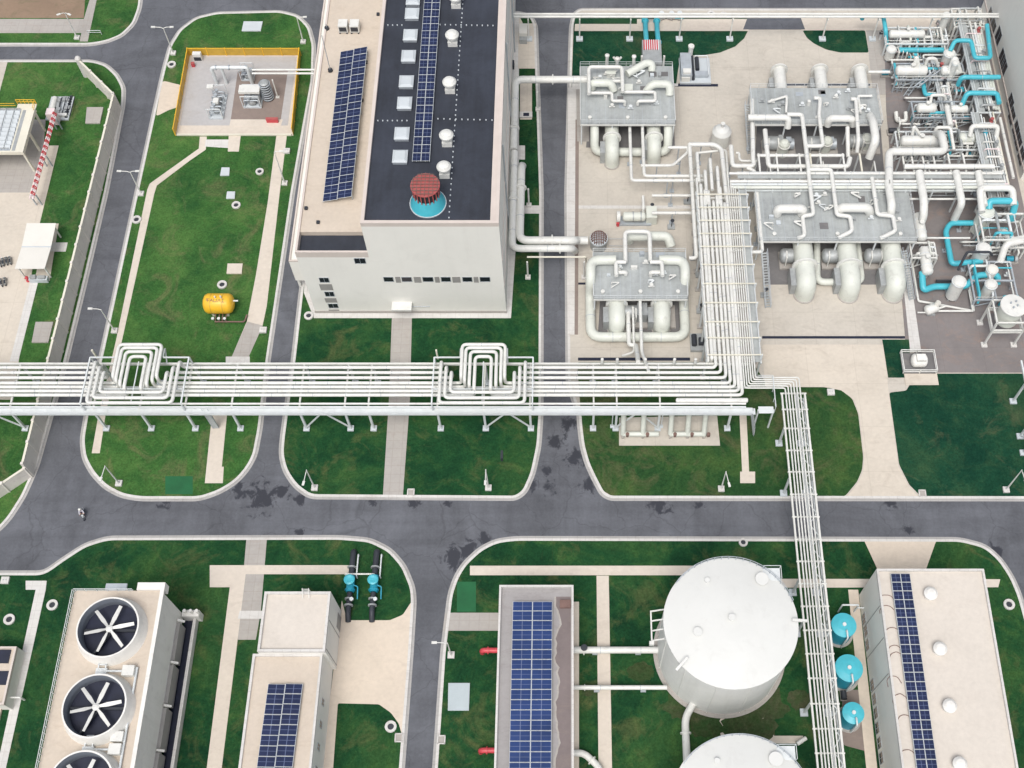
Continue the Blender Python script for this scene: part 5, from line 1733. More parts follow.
# pipes between the small blocks and the north south rack
pz = 4.6
GRP = 'white pipes running to the north south rack'
for lb, pts, r in [
    ('white pipe leaving the northern ducts southward then east, inner one', [(642, 118, pz), (642, 176, pz), (703, 176, pz)], .3),
    ('white pipe leaving the northern ducts southward then east, outer one', [(629.5, 118, pz), (629.5, 180.5, pz), (704, 180.5, pz)], .3),
    ('white pipe running east then slanting up to the north south rack', [(641, 165.5, pz), (673, 165, pz), (688, 152, pz), (689, 147, pz)], .27),
    ('tall white pipe west of the north south rack dropping to the square loop', [(689.5, 144, pz + 1), (692, 224, pz + 1), (698.5, 258, pz + 1), (689, 258.5, pz + 1)], .36),
    ('white pipe from the northern ducts straight east to a tall pipe', [(668, 147.5, pz), (690, 147.5, pz)], .3),
    ('uppermost white pipe stepping round the small white vertical tank', [(689, 144.5, pz + 1), (714, 144.5, pz + 1), (721.5, 149, pz + 1), (724.5, 200, 7.0)], .42),
    ('second white pipe stepping under the small white vertical tank', [(697, 153, pz), (726, 150, pz), (729, 196, 7.0)], .24),
    ('white pipe from the upright pump eastward to the tall pipe', [(652, 195.5, 3.0), (691, 195.5, 3.0)], .27),
    ('white pipe from the lone pump set eastward to the tall pipe', [(652, 213, 3.0), (693, 213, 3.0)], .3),
    ('white U pipe joining the north east compressor hall to the rack', [(731, 146, 6.0), (732, 166, 6.0), (754, 167.5, 6.0), (755, 158, 6.0), (752, 100, 6.0)], .42),
    ('curved white pipe passing south along the east side of the rack', [(747, 168, 5.8), (755, 171, 5.8), (757.5, 200, 5.8), (764.5, 252, 5.8), (747, 253, 5.8)], .32),
    ('stub pipe between small tank and rack', [(736, 153, 5.0), (739, 153, 5.0), (740, 161, 5.0), (757, 161.5, 5.0)], .24)]:
    pipe(lb, pts, r, 'white', .7, posts=True, group=GRP, step=9)
for i, (px, p0, p1) in enumerate(((697, 152, 182), (705, 170, 205), (710, 158, 190), (717, 166, 205))):
    x, y0 = at(px, p0, 7.2); y1 = at(px, p1, 7.2)[1]
    pipe('white stub pipe climbing at the head of the wide rack, %s' % ('westernmost of four', 'second of four', 'third of four', 'easternmost of four')[i],
         [(x, y0, 2.5), (x, y0, 7.2), (x, y1, 7.2)], .3, 'white', .6, world=True, group='stub pipes at the rack head')
x, y = at(722, 131, 3.6)
t = thing('vertical_tank', 'small white vertical tank with a pointed top standing alone north of the rack head', 'tank', (x, y, .13))
part('shell', MB().lathe((x, y, .13), [(1.75, 0), (1.75, 3.4)], 32), 'white', t)
part('cone_top', MB().lathe((x, y, 3.53), [(1.78, 0.003), (1.2, .7), (.35, 1.1), (.3, 1.1)], 32), 'tank', t)
part('nozzle', MB().lathe((x, y + .1, 4.6), [(.25, 0), (.25, .8), (.4, .8), (.4, 1.0)], 12), 'white', t)
part('plinth', MB().lathe((x, y, .12), [(2.2, 0), (2.2, .2)], 24), 'greyc', t)
for i, (px, py, lb) in enumerate([(651, 212, 'small dark footed post by the white pump pipe'), (671, 228, 'small dark footed post east of the lone pump set'), (699, 276, 'small dark valve stand beside the tall pipe, north one'),
                                  (700, 312, 'small dark valve stand west of the rack, south one'), (758, 230, 'small dark valve stand east of the rack near the east platform stair'), (764, 296, 'small dark valve stand by the foot of the east platform stair'), (687, 203, 'small dark square sump plate west of the rack')]):
    x, y = at(px, py)
    t = thing('valve_stand', lb, 'valve', (x, y, .13), 'dark stands around the rack')
    part('base', MB().cbox((x, y, .13), (1.3, 1.0, .35)), 'mach', t)
    part('stem', MB().bar((x, y, .4), (x + .1, y, 2.2), .12), 'dark', t)
    part('wheel', MB().lathe((x + .1, y, 2.2), [(.35, 0), (.35, .08), (.05, .12)], 12), 'dark', t)
x0, y0 = at(690, 345); 
t = thing('dark_skid', 'dark low skid in the corner between main rack and square pipe loop', 'machine', (x0 + 1.5, y0, .13))
part('base', MB().box(x0, y0 - 1.5, .13, x0 + 2.6, y0 + 1.8, .8), 'mach', t)
part('pump', MB().tube([(x0 + .6, y0 - .8, 1.3), (x0 + .6, y0 + 1.2, 1.3)], .45).cbox((x0 + 1.8, y0, .803), (.9, 1.2, .8)), 'dark', t)

# ------------------------------------------------------------------ big eastern compressor hall: two decks
PN = platform('northern grated platform of the big eastern compressor block, under three northward ducts', (753, 124), (876, 88), 6.0, 4)
PE = platform('southern grated platform of the big eastern compressor block, above three thick ducts', (759, 241), (908, 189), 6.0, 4)
for i, px in enumerate((800, 843.5, 887.5)):
    duct('%s of three thick ducts curving to the floor in front of the big eastern platform' % ('westernmost', 'middle', 'easternmost')[i], px + 1, 232, 302, 1.68, 3.3, False, 266)
for i, (px, pb) in enumerate(((780, 62), (821, 62), (861.5, 62))):
    x, y0 = at(px + 1.5, 92, 3.2); y1 = at(px, 63, 3.2)[1]
    m = MB().tube([(x, y0, 3.2), (x, y1 - 1.1, 3.2), (x, y1 - 1.1, .3)], 1.15, 1.6, 20)
    o = single('discharge_duct', m, 'white', '%s of three white ducts reaching north from the big eastern compressor block' % ('westernmost', 'middle', 'easternmost')[i], 'duct', 'northward ducts')
    yfl = at(px, 70, 3.2)[1]
    part('flange', MB().tube([(x, yfl - .1, 3.2), (x, yfl + .12, 3.2)], 1.65, seg=24), 'white', o)
    part('support', MB().cbox((x - 1.5, yfl - 2.5, .13), (.9, 2.4, 2.4)), 'mach', o)
for i, (px, py) in enumerate(((778, 150), (820, 150), (862, 148), (796, 262), (838, 262), (880, 262))):
    machine('compressor set under the big eastern block, %s' % ('north row, west', 'north row, middle', 'north row, east', 'south row, west', 'south row, middle', 'south row, east')[i], px, py, 6.2, 3.6, 3.4, 2)
for i, (px, py) in enumerate(((785, 142), (828, 139), (868, 136))):
    x, y = at(px, py, 3.6)
    t = thing('intercooler', 'pale upright intercooler in the gap of the eastern compressor block, %s' % ('west', 'middle', 'east')[i], 'vessel', (x, y, .13), 'upright intercoolers')
    part('shell', MB().lathe((x, y, .13), [(.95, 0), (.95, 3.1), (.6, 3.6), (.05, 3.75)], 20), 'duct', t)
    part('flange', MB().lathe((x, y, 2.6), [(.955, 0), (1.12, .01), (1.12, .2), (.955, .21)], 20, True, False), 'white', t)
pipe('low grey white U pipe between the western and middle thick ducts', [(817, 240, 1.6), (817, 282, 1.0), (848, 284, 1.0)], .62, 'duct', 1.4, seg=14)
pipe('low grey white U pipe between the middle and eastern thick ducts', [(858, 244, 1.6), (862, 282, 1.0), (846, 284, 1.0)], .5, 'duct', 1.2, seg=14)
ZP = 7.4
EP = 'white pipes over the eastern compressor block'
for lb, pts, r in [
    ('thick white pipe arch on the southern deck, western one', [(777, 214, 6.1), (779, 206.5, 7.6), (803, 206.5, 7.6), (804, 214, 6.1)], .82),
    ('thick white pipe arch on the southern deck, middle one', [(839, 213, 6.1), (842, 206.5, 7.6), (868, 206.5, 7.6), (870, 214, 6.1)], .82),
    ('thick white pipe coming south on the southern deck, eastern one', [(888, 182, ZP), (890, 206, ZP), (891, 214, 6.1)], .72),
    ('white hooked pipe from tall loop to deck edge, western one', [(798, 238, 6.4), (804.5, 234, 7.0), (801, 216, 7.0), (813.5, 215, ZP), (808.5, 169.5, ZP), (831, 169.5, ZP), (837, 215, ZP), (850, 215.5, 7.0), (850.5, 231, 7.0), (838, 238, 6.4)], .38),
    ('white hooked pipe from rack to deck edge, eastern one', [(872, 178, ZP), (876, 214.5, ZP), (893, 215.5, 7.0), (896, 231, 7.0), (880, 238.5, 6.4)], .38),
    ('thick white elbow pipe at the west end of the northern deck', [(748, 117.5, ZP), (789, 117.5, ZP), (790, 128, 5.5)], .6),
    ('white pipe stepping down from the northern deck to the mid rack, western one', [(787, 114.5, ZP), (802, 114.5, ZP), (807, 172, ZP)], .4),
    ('white pipe stepping down from the northern deck to the mid rack, middle one', [(814, 98, ZP), (820.5, 99, ZP), (819, 115, ZP), (823.5, 146, ZP), (806, 147.5, ZP)], .36),
    ('thick white pipe arch in the middle of the northern deck', [(827.5, 125, 5.6), (828, 116.5, ZP), (852, 116.5, ZP), (853, 125, 5.6)], .68),
    ('white pipe from the thick arch down into the gap of the block', [(847.5, 127, 6.2), (850, 157, 4.0)], .4),
    ('white pipe stepping down from the northern deck to the mid rack, eastern one', [(851, 99, ZP), (856, 100, ZP), (858.5, 140, ZP), (855, 152, 5.5)], .36),
    ('thick curved white pipe at the east end of the northern deck', [(870, 116, 6.2), (874.5, 121, ZP), (875, 140, ZP), (869, 158, 4.0)], .74),
    ('thin white pipe spur on the northern deck, western one', [(768, 102, 6.8), (787, 96, 6.8), (786, 113, 6.8)], .25),
    ('thin white pipe spur on the northern deck, eastern one', [(872, 96, 6.8), (858, 96, 6.8), (860, 113, 6.8)], .25),
    ('upper long white pipe along the gap of the eastern block', [(757, 155.5, 6.2), (844, 155.5, 6.2)], .3),
    ('lower long white pipe along the gap of the eastern block with hooked east end', [(765, 130, 6.2), (766, 166.5, 6.2), (848, 166.5, 6.2), (850, 158, 6.2)], .44),
    ('white pipe by the mid rack rising to the horizontal vessel', [(889, 186, ZP), (889, 151.5, ZP), (945, 151.5, ZP), (942, 134, ZP), (935, 134, 5)], .72),
    ('long white pipe above the mid rack toward the north east vessels', [(904, 166.5, ZP), (994, 166.5, ZP)], .48),
    ('white pipe from mid rack south to the vessel beside the southern deck', [(919, 172, ZP), (922, 200, ZP), (926, 216, 6.0), (922, 224, 3.5)], .72),
    ('white pipe from mid rack south across the dark floor, west one', [(956, 172, ZP), (960, 203, ZP), (952, 222, 2.5)], .66),
    ('white pipe arch above the vertical vessel east of the dark floor', [(982, 212, 7.2), (981, 188, 8.2), (1012, 186, 8.2), (1016, 205, 7.2)], .6),
    ('white pipe from mid rack south to the process vessels, east one', [(978, 172, ZP), (983, 206, 7.2)], .62)]:
    pipe(lb, pts, r, 'white', r * 1.6, group=EP, seg=14 if r > .5 else 10)
# mid rack between the two decks
mr = thing('pipe_rack', 'pale east west pipe rack between the two decks of the eastern compressor block', 'pipe rack', (*at(860, 186), 0))
for i, px in enumerate((745, 772, 800, 826, 852, 878, 905, 932, 958, 984)):
    x = at(px, 180, 6.8)[0]; ya, yb = at(px, 171, 6.8)[1], at(px, 189, 6.8)[1]
    part('cross_beam', MB().bar((x, ya, 6.6), (x, yb, 6.6), .22, .3), 'white', mr)
    for y in (ya, yb): part('column', MB().bar((x, y, .15), (x, y, 6.45), .26), 'steel', mr)
    if i % 2: part('portal_post', MB().bar((x, ya + 2.5, .15), (x, ya + 2.5, 6.4), .22).bar((x, ya + 2.5, 6.3), (x, ya, 6.3), .2), 'white', mr)
for px in (760, 778, 801, 812, 822, 845, 862, 905, 914, 925, 936, 951, 966):
    x = at(px, 172, 6.4)[0]
    part('link_beam', MB().bar((x, at(px, 172, 6.4)[1], 6.45), (x, at(px, 154, 6.4)[1], 6.45), .3, .3), 'cream' if px in (812, 862) else 'white', mr)
    part('column', MB().bar((x, at(px, 154, 6.4)[1], .15), (x, at(px, 154, 6.4)[1], 6.3), .26), 'steel', mr)
xa, xb = at(738, 180, 6.8)[0], at(1003, 180, 6.8)[0]
for py in (171, 189):
    y = at(860, py, 6.8)[1]
    part('side_beam', MB().bar((xa, y, 6.35), (xb, y, 6.35), .22, .3), 'steel', mr)
part('walkway', MB().box(xa, at(860, 178.5, 6.8)[1], 6.75, xb, at(860, 174, 6.8)[1], 6.8), 'grate', mr)
for i, (py, rr, mt) in enumerate(((172.5, .25, 'white'), (180.5, .3, 'white'), (183.5, .22, 'steel'), (186.5, .32, 'duct'))):
    y = at(860, py, ZR)[1]
    pipe('pale pipe lengthwise on the mid rack of eastern block, %s' % ('northernmost', 'thicker one at the centre', 'thinnest', 'southernmost')[i], [(xa - 1.5, y, 7.05), (xb, y, 7.05)], rr, mt, world=True, name='rack_pipe', group='pipes along the mid rack')
stair('platform_stair', 'open steel stair beside the west end of the southern deck of the eastern block', (768, 308), (764, 252), 0.15, 5.8)
stair('platform_stair', 'open steel stair with dark treads west of the northern deck of the eastern block', (751, 154), (748, 104), 0.15, 5.8, 1.2)
stair('platform_stair', 'steep steel stair at the east end of the southern deck beside the light strip', (912, 300), (904, 250), 0.15, 5.6)


# ------------------------------------------------------------------ north east process area
def hvessel(label, pa, pb, r, z, mat='white', legs=True, group='white process vessels'):
    a, b = a3(*pa, z), a3(*pb, z)
    a, b = Vector(a), Vector(b)
    if abs(a.y - b.y) < abs(a.x - b.x): b.y = a.y
    else: b.x = a.x
    m = MB().tube([a, b], r, seg=24, dome=True)
    o = single('process_vessel', m, mat, label, 'vessel', group)
    d = (b - a).normalized()
    for f in (.25, .75):
        c = a + (b - a) * f
        part('band', MB().tube([c - d * .08, c + d * .08], r * 1.06, seg=24), 'steel', o)
    if legs:
        for f in (.22, .78):
            c = a + (b - a) * f
            s = Vector((-d.y, d.x, 0)) * r * .7
            part('saddle_leg', MB().bar(c - s - Vector((0, 0, r * .6)), (c.x - s.x, c.y - s.y, .14), .22).bar(c + s - Vector((0, 0, r * .6)), (c.x + s.x, c.y + s.y, .14), .22), 'steel', o)
    c = a + (b - a) * .5
    part('nozzle', MB().tube([(c.x, c.y, z + r * .8), (c.x, c.y, z + r + .6)], r * .3, seg=12).tube([(c.x, c.y, z + r + .5), (c.x, c.y, z + r + .65)], r * .45, seg=12), mat, o)
    return o


def vvessel(label, ptop, h, r, mat='white', skirt=.6, group='white process vessels'):
    x, y = at(*ptop, h)
    t = thing('process_vessel', label, 'vessel', (x, y, .14), group)
    part('shell', MB().lathe((x, y, .14), [(r, skirt), (r, h * .5), (r, h - r * .3), (r * .8, h - r * .08), (r * .45, h), (.04, h + .05)], 28), mat, t)
    part('flange', MB().lathe((x, y, h - r * .3 - .25), [(r + .003, 0), (r * 1.12, .01), (r * 1.12, .2), (r + .003, .21)], 28, True, False), 'steel', t)
    m = MB()
    for k in range(4):
        a = math.pi / 4 + k * math.pi / 2
        m.bar((x + r * .8 * math.cos(a), y + r * .8 * math.sin(a), .14), (x + r * .8 * math.cos(a), y + r * .8 * math.sin(a), skirt + .5), .22)
    part('leg', m, 'zinc', t)
    return t


hvessel('white horizontal vessel high in the north row of the process corner', (891, 34), (923, 34), .78, 4.2)
hvessel('white horizontal vessel in the second row, west, above a slanting support', (898, 70.5), (925, 70.5), .98, 4.6)
hvessel('white horizontal vessel in the second row, east, beside a white bent pipe', (943, 70.5), (958, 70.5), .9, 4.6)
hvessel('short plump white vessel in the third row of the process corner', (919, 108), (934, 108), .9, 4.6)
hvessel('short white vessel at the foot of a turquoise elbow in the third row', (952, 109), (966, 109), .75, 4.2)
hvessel('long white horizontal vessel above the thick white pipe of the fourth row', (903, 141), (938, 141), 1.0, 4.6)
hvessel('stubby white valve vessel in the fourth row near the tall building', (961, 138), (975, 138), .95, 3.6, 'duct')
hvessel('white vessel lying north south beside the light strip, south one', (924, 250), (928, 272), .95, 3.4)
hvessel('white vessel lying north south beside the southern deck, north one', (918, 216), (922, 238), .95, 4.0)
vvessel('tall white vertical vessel with turquoise pipe on its top, in the second row', (950.5, 52), 6.0, 1.05)
vvessel('slim white cone topped vessel under the white bent pipe', (956, 62), 7.5, .6)
vvessel('big pale vertical vessel east of the dark floor with turquoise pipes at top and side', (987.5, 210), 6.5, 1.38, 'duct')
vvessel('white vertical vessel beside a black bent pipe', (984.5, 247), 5.2, 1.2)
vvessel('cream banded vertical vessel below the black bent pipe at right', (993, 268), 4.2, .95, 'cover')
vvessel('white vertical vessel on the dark floor standing in the turquoise U pipe', (960, 280), 5.6, 1.12)
vvessel('white vertical vessel with rounded base under the turquoise arch', (992, 283), 4.6, 1.0)
vvessel('small white upright filter at the north end of the light strip', (892, 48), 3.4, .9)
vvessel('tall slim white vessel at the north edge near the tall building', (947, 14), 6.5, .75)

TG = 'turquoise pipes of the process corner'
for lb, pts, r in [
    ('turquoise pipe curving round the dark floor like a C', [(974, 223, 2.5), (951, 225, 2.5), (945.5, 231, 2.5), (947.5, 256, 2.5), (954, 264, 2.5), (982, 261, 2.5)], .5),
    ('turquoise pipe snaking low past the white vertical vessel', [(922, 272, 2.6), (924, 291, 1.6), (933, 286.5, 1.6), (966, 286.5, 1.6), (977, 275, 2.4), (998, 274, 2.4), (999, 284, 1.2)], .56),
    ('turquoise pipe arching from the big pale vessel top', [(989, 209, 6.6), (992, 201, 7.4), (1016, 201, 7.4), (1010, 220, 4.0)], .6),
    ('turquoise pipe rising from the tall white vessel and looping beside the tall building', [(950, 51, 6.2), (955, 40.5, 7.2), (971, 40.5, 7.2), (977, 58, 7.2), (990.5, 57.5, 7.2), (987, 25, 7.2)], .42),
    ('turquoise pipe crossing to the tall building, upper of two', [(958, 85, 4.5), (962, 78, 6.6), (1000, 77.5, 6.6)], .46),
    ('turquoise pipe crossing to the tall building, lower of two', [(961, 107, 4.4), (967, 93, 6.6), (997, 93, 6.6), (999, 103, 6.6)], .46),
    ('turquoise hooked pipe above the north beige strip', [(862, 19, 3.8), (865, 14.5, 4.6), (883, 14.5, 4.6), (884, 30, 4.6), (887, 47, 1.0)], .42),
    ('turquoise pipe run low in the first row of the process corner', [(899, 50, 2.2), (945, 50, 2.2)], .5),
    ('turquoise pipe behind the third row of vessels', [(922, 78, 2.0), (926, 95, 2.0), (936, 96, 2.0)], .42),
    ('turquoise pipe in shadow below the mid rack', [(958, 186, 2.8), (1002, 186, 2.8)], .55),
    ('deep turquoise pipe standing by the fourth row of vessels', [(985, 130, 5.4), (990, 160, 2.0)], .4)]:
    pipe(lb, pts, r, 'teal' if 'deep' not in lb and 'shadow' not in lb else 'teald', r * 1.7, seg=14, group=TG, posts='low' in lb or 'curving' in lb, name='water_pipe', step=9)  # the pipe below the rack has its shade painted in, as a deeper turquoise
WG = 'white pipes of the process corner'
for lb, pts, r in [
    ('white bent pipe beside the second row vessel, pointed like a tooth', [(948, 73, 4.6), (955, 57, 7.5), (960, 72, 4.6)], .5),
    ('small white pipe arch above the second row vessel', [(925, 66, 4.6), (927, 57, 6.6), (935, 57, 6.6), (938, 66, 4.6)], .34),
    ('short white peak pipe on the second row vessel', [(914, 69, 4.6), (917.5, 56, 7), (919, 69, 4.6)], .38),
    ('small white pipe arch on the third row vessel', [(930, 106, 4.5), (932, 95, 6.2), (944, 95, 6.2), (946, 101, 5)], .3),
    ('white pipe peak behind the long fourth row vessel', [(912, 136, 4.6), (916, 126, 6.4), (921, 136, 4.6)], .3),
    ('white square topped pipe arch east of the long fourth row vessel', [(934, 134, 4.6), (938, 126.5, 6.4), (950, 126.5, 6.4), (954, 150, 4.6)], .32),
    ('white round shouldered pipe arch near the tall building', [(970, 136, 5), (974, 126, 6.6), (998, 126, 6.6), (994, 150, 3)], .45),
    ('white slanting duct between third and fourth row', [(947, 107, 5.6), (952, 126, 5.6)], .52),
    ('white hook shaped pipe with dark valves on the third row floor', [(896, 112, 1.5), (897, 121, 1.0), (906, 121, 1.0), (906, 112, 1.6)], .38),
    ('white pipe line with dark ends leading from easternmost north duct', [(868, 72, 3.2), (890, 72.5, 3.2)], .3),
    ('white pipe loop at the north east corner below the wall', [(1003, 230, 4), (1012, 241, 5), (1024, 238, 5)], .6),
    ('white pipe elbow at the right picture edge behind the framed drum', [(1000, 262, 2.4), (1006, 244, 5.0), (1024, 240, 5.0)], .62),
    ('thin white floor pipe round the turquoise U pipe', [(912, 262, .6), (920, 301, .6), (974, 311, .6), (971, 285, .6)], .2),
    ('thin white pipe railing line south of the small valve', [(938, 311, 1.0), (973, 311, 1.0), (970, 290, 1.0)], .18),
    ('long thin white pipe across the dark floor, north one', [(905, 199, 5.0), (1000, 199, 5.0)], .2),
    ('long thin white pipe across the dark floor, south one', [(895, 238, 3.0), (970, 238, 3.0)], .18),
    ('white pipe beside the wall of the tall building, outer one', [(1000, 118, 4.2), (1016, 178, 4.2)], .3),
    ('white pipe beside the wall of the tall building, inner one', [(996, 140, 5.2), (1001, 172, 5.2), (992, 173, 5.2)], .26)]:
    pipe(lb, pts, r, 'white', r * 1.5, group=WG, seg=10)
q = random.Random(21)
runs = [((888, 60), (960, 60), 1.6, 'between first and second row'), ((892, 84), (962, 84), 1.2, 'just south of the second row'), ((905, 98), (950, 98), 1.8, 'north of the third row'), ((900, 124), (975, 124), 1.4, 'south of the third row'),
        ((893, 147), (980, 147), 1.0, 'south of the fourth row'), ((905, 161), (985, 161), 2.0, 'north of the mid rack'), ((925, 192), (985, 192), 2.2, 'south of the mid rack'), ((960, 242), (1012, 242), 1.4, 'south of the big pale vessel'),
        ((968, 256), (1010, 256), 1.0, 'beside the cream banded vessel'), ((890, 41), (960, 41), 1.4, 'under the first row')]
for (p0, p1, z, wl) in runs:
    for j in range(2):
        dz = j * .7
        o_ = pipe('%s floor pipe running east west %s' % (('thin pale', 'thinner grey')[j], wl), [(p0[0] + 3 * j, p0[1] + 3.5 * j, .3), (p0[0] + 3 * j, p0[1] + 3.5 * j, z + dz), ((p0[0] + p1[0]) / 2, p0[1] + 3.5 * j, z + dz), ((p0[0] + p1[0]) / 2, p0[1] + 3.5 * j - 5, z + dz), (p1[0], p1[1] + 3.5 * j - 5, z + dz), (p1[0], p1[1] + 3.5 * j - 5, .3)],
                  (.2, .13)[j], ('white', 'mach')[j], .4, group='floor pipes of the process corner', name='floor_pipe', seg=8)
pipe('black bent pipe standing over the white vertical vessel', [(958, 270, 5.6), (967, 252, 6.6), (990, 252, 6.6), (992, 256, 5.6)], .22, 'dark', .4)
pipe('black low pipe behind the turquoise U pipe', [(936, 281, 1.2), (952, 281, 1.2)], .24, 'dark', .4)


def frame(label, x0, y0, x1, y1, z, nx=2, ny=2, mat='steel', levels=1, deck=None):
    """open steel frame: pixel corners are given at its top height z"""
    a, b = at(x0, y0, z), at(x1, y1, z)
    X0, X1 = min(a[0], b[0]), max(a[0], b[0]); Y0, Y1 = min(a[1], b[1]), max(a[1], b[1])
    t = thing('steel_frame', label, 'steel frame', ((X0 + X1) / 2, Y0, .14))
    for i in range(nx):
        for j in range(ny):
            x = X0 + (X1 - X0) * i / max(1, nx - 1); y = Y0 + (Y1 - Y0) * j / max(1, ny - 1)
            part('column', MB().bar((x, y, .14), (x, y, z - .1), .32), mat, t)
    for l in range(levels):
        zz = z - l * z / (levels + .4)
        m = MB()
        for j in range(ny):
            y = Y0 + (Y1 - Y0) * j / max(1, ny - 1); m.bar((X0, y, zz), (X1, y, zz), .3, .3)
        for i in range(nx):
            x = X0 + (X1 - X0) * i / max(1, nx - 1); m.bar((x, Y0, zz - .03), (x, Y1, zz - .03), .28, .28)
        part('beam', m, mat, t)
    if nx > 1:
        m = MB()
        for i in range(nx - 1):
            xa = X0 + (X1 - X0) * i / (nx - 1); xb = X0 + (X1 - X0) * (i + 1) / (nx - 1)
            if i % 2 == 0: m.bar((xa, Y0, .4), (xb, Y0, z - .4), .14)
        part('brace', m, mat, t)
    g = random.Random(int(X0 * 11 + Y1 * 3))
    for k in range(int((X1 - X0) * .9) + 2):
        x, y = g.uniform(X0, X1), g.uniform(Y0, Y1)
        l = g.uniform(1.5, 5.0)
        r = g.choice((.1, .14, .2, .26))
        zt_ = z + g.uniform(-.4, .7)
        q_ = [(x, y, .3), (x, y, zt_), (min(x + l, X1), y, zt_), (min(x + l, X1), y + g.uniform(-1, 1), zt_ - 1.2)] if k % 2 else [(x, Y0, zt_ * .6), (x, Y0 + .6, zt_), (x, Y1, zt_), (x, Y1 + .5, zt_ * .5)]
        part('small_pipe', MB().tube(q_, r, .3, 8), g.choice(('white', 'duct', 'steel', 'mach', 'white', 'teal')), t)
        if k % 3 == 0:
            part('valve', MB().tube([(x - .45, y, zt_ * .5), (x + .45, y, zt_ * .5)], .24, seg=10).lathe((x, y, zt_ * .5), [(.1, 0), (.1, .6), (.34, .6), (.34, .7)], 10), g.choice(('mach', 'pinkp', 'dark', 'steel')), t)
    part('railing', MB().bar((X0, Y0, z + .9), (X1, Y0, z + .9), .08).bar((X0, Y0, z), (X0, Y0, z + .9), .08).bar((X1, Y0, z), (X1, Y0, z + .9), .08), 'white', t)
    if deck:
        part('deck', MB().box(X0 + .1, Y0 + .1, z + .04, X1 - .1, Y1 - .1, z + .1), deck, t)
    return t


frame('pale steel frame under the first row vessels', 886, 44, 945, 28, 3.2, 5, 2)
frame('grey steel frame under the second row vessels', 896, 80, 962, 64, 3.4, 5, 2, 'zinc')
frame('grey steel frame under the third row vessels', 914, 118, 975, 102, 3.4, 4, 2, 'zinc')
frame('pale steel frame under the fourth row vessels', 898, 150, 980, 132, 3.2, 5, 2)
def gallery(label, pl, pr, py0, py1, z, n, seed):
    """pipe gallery running north south: columns, cross beams, a grating walk and a bed of pipes"""
    g = random.Random(seed)
    y0, y1 = at(pl, py0, z)[1], at(pl, py1, z)[1]
    x0, x1 = at(pl, (py0 + py1) / 2, z)[0], at(pr, (py0 + py1) / 2, z)[0]
    t = thing('pipe_gallery', label, 'pipe gallery', ((x0 + x1) / 2, y0, .15))
    part('walkway', MB().box(x0, y0, z - .1, x0 + (x1 - x0) * .35, y1, z - .04), 'grate', t)
    k = y0
    while k < y1:
        part('cross_beam', MB().bar((x0 - .2, k, z - .2), (x1 + .2, k, z - .2), .26, .3), 'steel', t)
        for x in (x0, x1): part('column', MB().bar((x, k, .15), (x, k, z - .1), .28), 'steel', t)
        k += 3.6
    for x in (x0, x1): part('side_beam', MB().bar((x, y0, z - .05), (x, y1, z - .05), .24, .3), 'cream' if x == x1 else 'steel', t)
    part('handrail', MB().bar((x0, y0, z + 1), (x0, y1, z + 1), .09).bar((x0, y0, z + .5), (x0, y1, z + .5), .07), 'steel', t)
    for i in range(n):
        x = x0 + (x1 - x0) * (.4 + .55 * i / (n - 1))
        r = g.choice((.12, .18, .24, .16))
        part('pipe', MB().tube([(x, y0 + g.uniform(0, 2), z + r), (x, y1 - g.uniform(0, 3), z + r)], r, seg=8), g.choice(('white', 'steel', 'duct', 'mach', 'white')), t)
    k = y0 + 1.2
    while k < y1 - 1:
        part('branch_pipe', MB().tube([(x0 + g.uniform(.6, 1.6), k, g.uniform(.6, 2.5)), (x0 + .8, k, z + .55), (x1 - .3, k, z + .55), (x1 - .3, k, 2.0)], g.choice((.12, .18, .22)), .4, 8), g.choice(('white', 'steel', 'pinkp', 'mach')), t)
        k += g.uniform(1.6, 3.2)
    for k in range(4):
        yy = y0 + (y1 - y0) * (k + .5) / 4
        part('valve', MB().tube([(x1 - .9, yy - .5, z + .5), (x1 - .9, yy + .5, z + .5)], .3, seg=10).lathe((x1 - .9, yy, z + .5), [(.1, 0), (.1, .7), (.36, .7), (.36, .8)], 10), g.choice(('mach', 'redg', 'dark')), t)
    return t


gallery('pipe gallery crowded with small pipes along the tall building, north part', 968, 990, 112, 22, 5.0, 6, 4)
gallery('pipe gallery crowded with small pipes along the tall building, south part', 981, 1003, 205, 112, 5.0, 6, 9)
gallery('low pipe gallery between first and third row vessels of the process corner', 938, 950, 128, 60, 2.6, 5, 14)
frame('pale frame with rungs at the north east corner by the road', 955, 27, 980, 9, 4.5, 3, 4, 'white', 1)
frame('white portal frame standing over the dark floor', 984, 240, 1024, 214, 5.5, 2, 2, 'white', 2)
frame('grey frame under the southern process vessels', 975, 300, 1010, 262, 2.6, 3, 3, 'zinc', 1)
frame('low white frame beside the light strip', 912, 258, 934, 243, 3.6, 2, 2, 'white', 1)
# slanting grey cable ladders
for i, (p, q) in enumerate((((906, 96, .2), (922, 74, 4.2)), ((899, 92, .2), (904, 74, 4.2)), ((926, 132, .2), (948, 112, 4.2)), ((915, 88, 3), (938, 70, 4.5)))):
    a, b = Vector(a3(*p)), Vector(a3(*q))
    m = MB().bar(a - Vector((.45, 0, 0)), b - Vector((.45, 0, 0)), .16, .3).bar(a + Vector((.45, 0, 0)), b + Vector((.45, 0, 0)), .16, .3)
    for k in range(6):
        c = a + (b - a) * (k + .5) / 6; m.bar(c - Vector((.4, 0, 0)), c + Vector((.4, 0, 0)), .12)
    single('cable_ladder', m, 'zinc', 'grey slanting cable ladder in the process corner, %s' % ('under the second row vessel', 'short one west of the second row', 'crossing to the third row east', 'highest between the second row vessels')[i], 'cable ladder', 'slanting cable ladders')
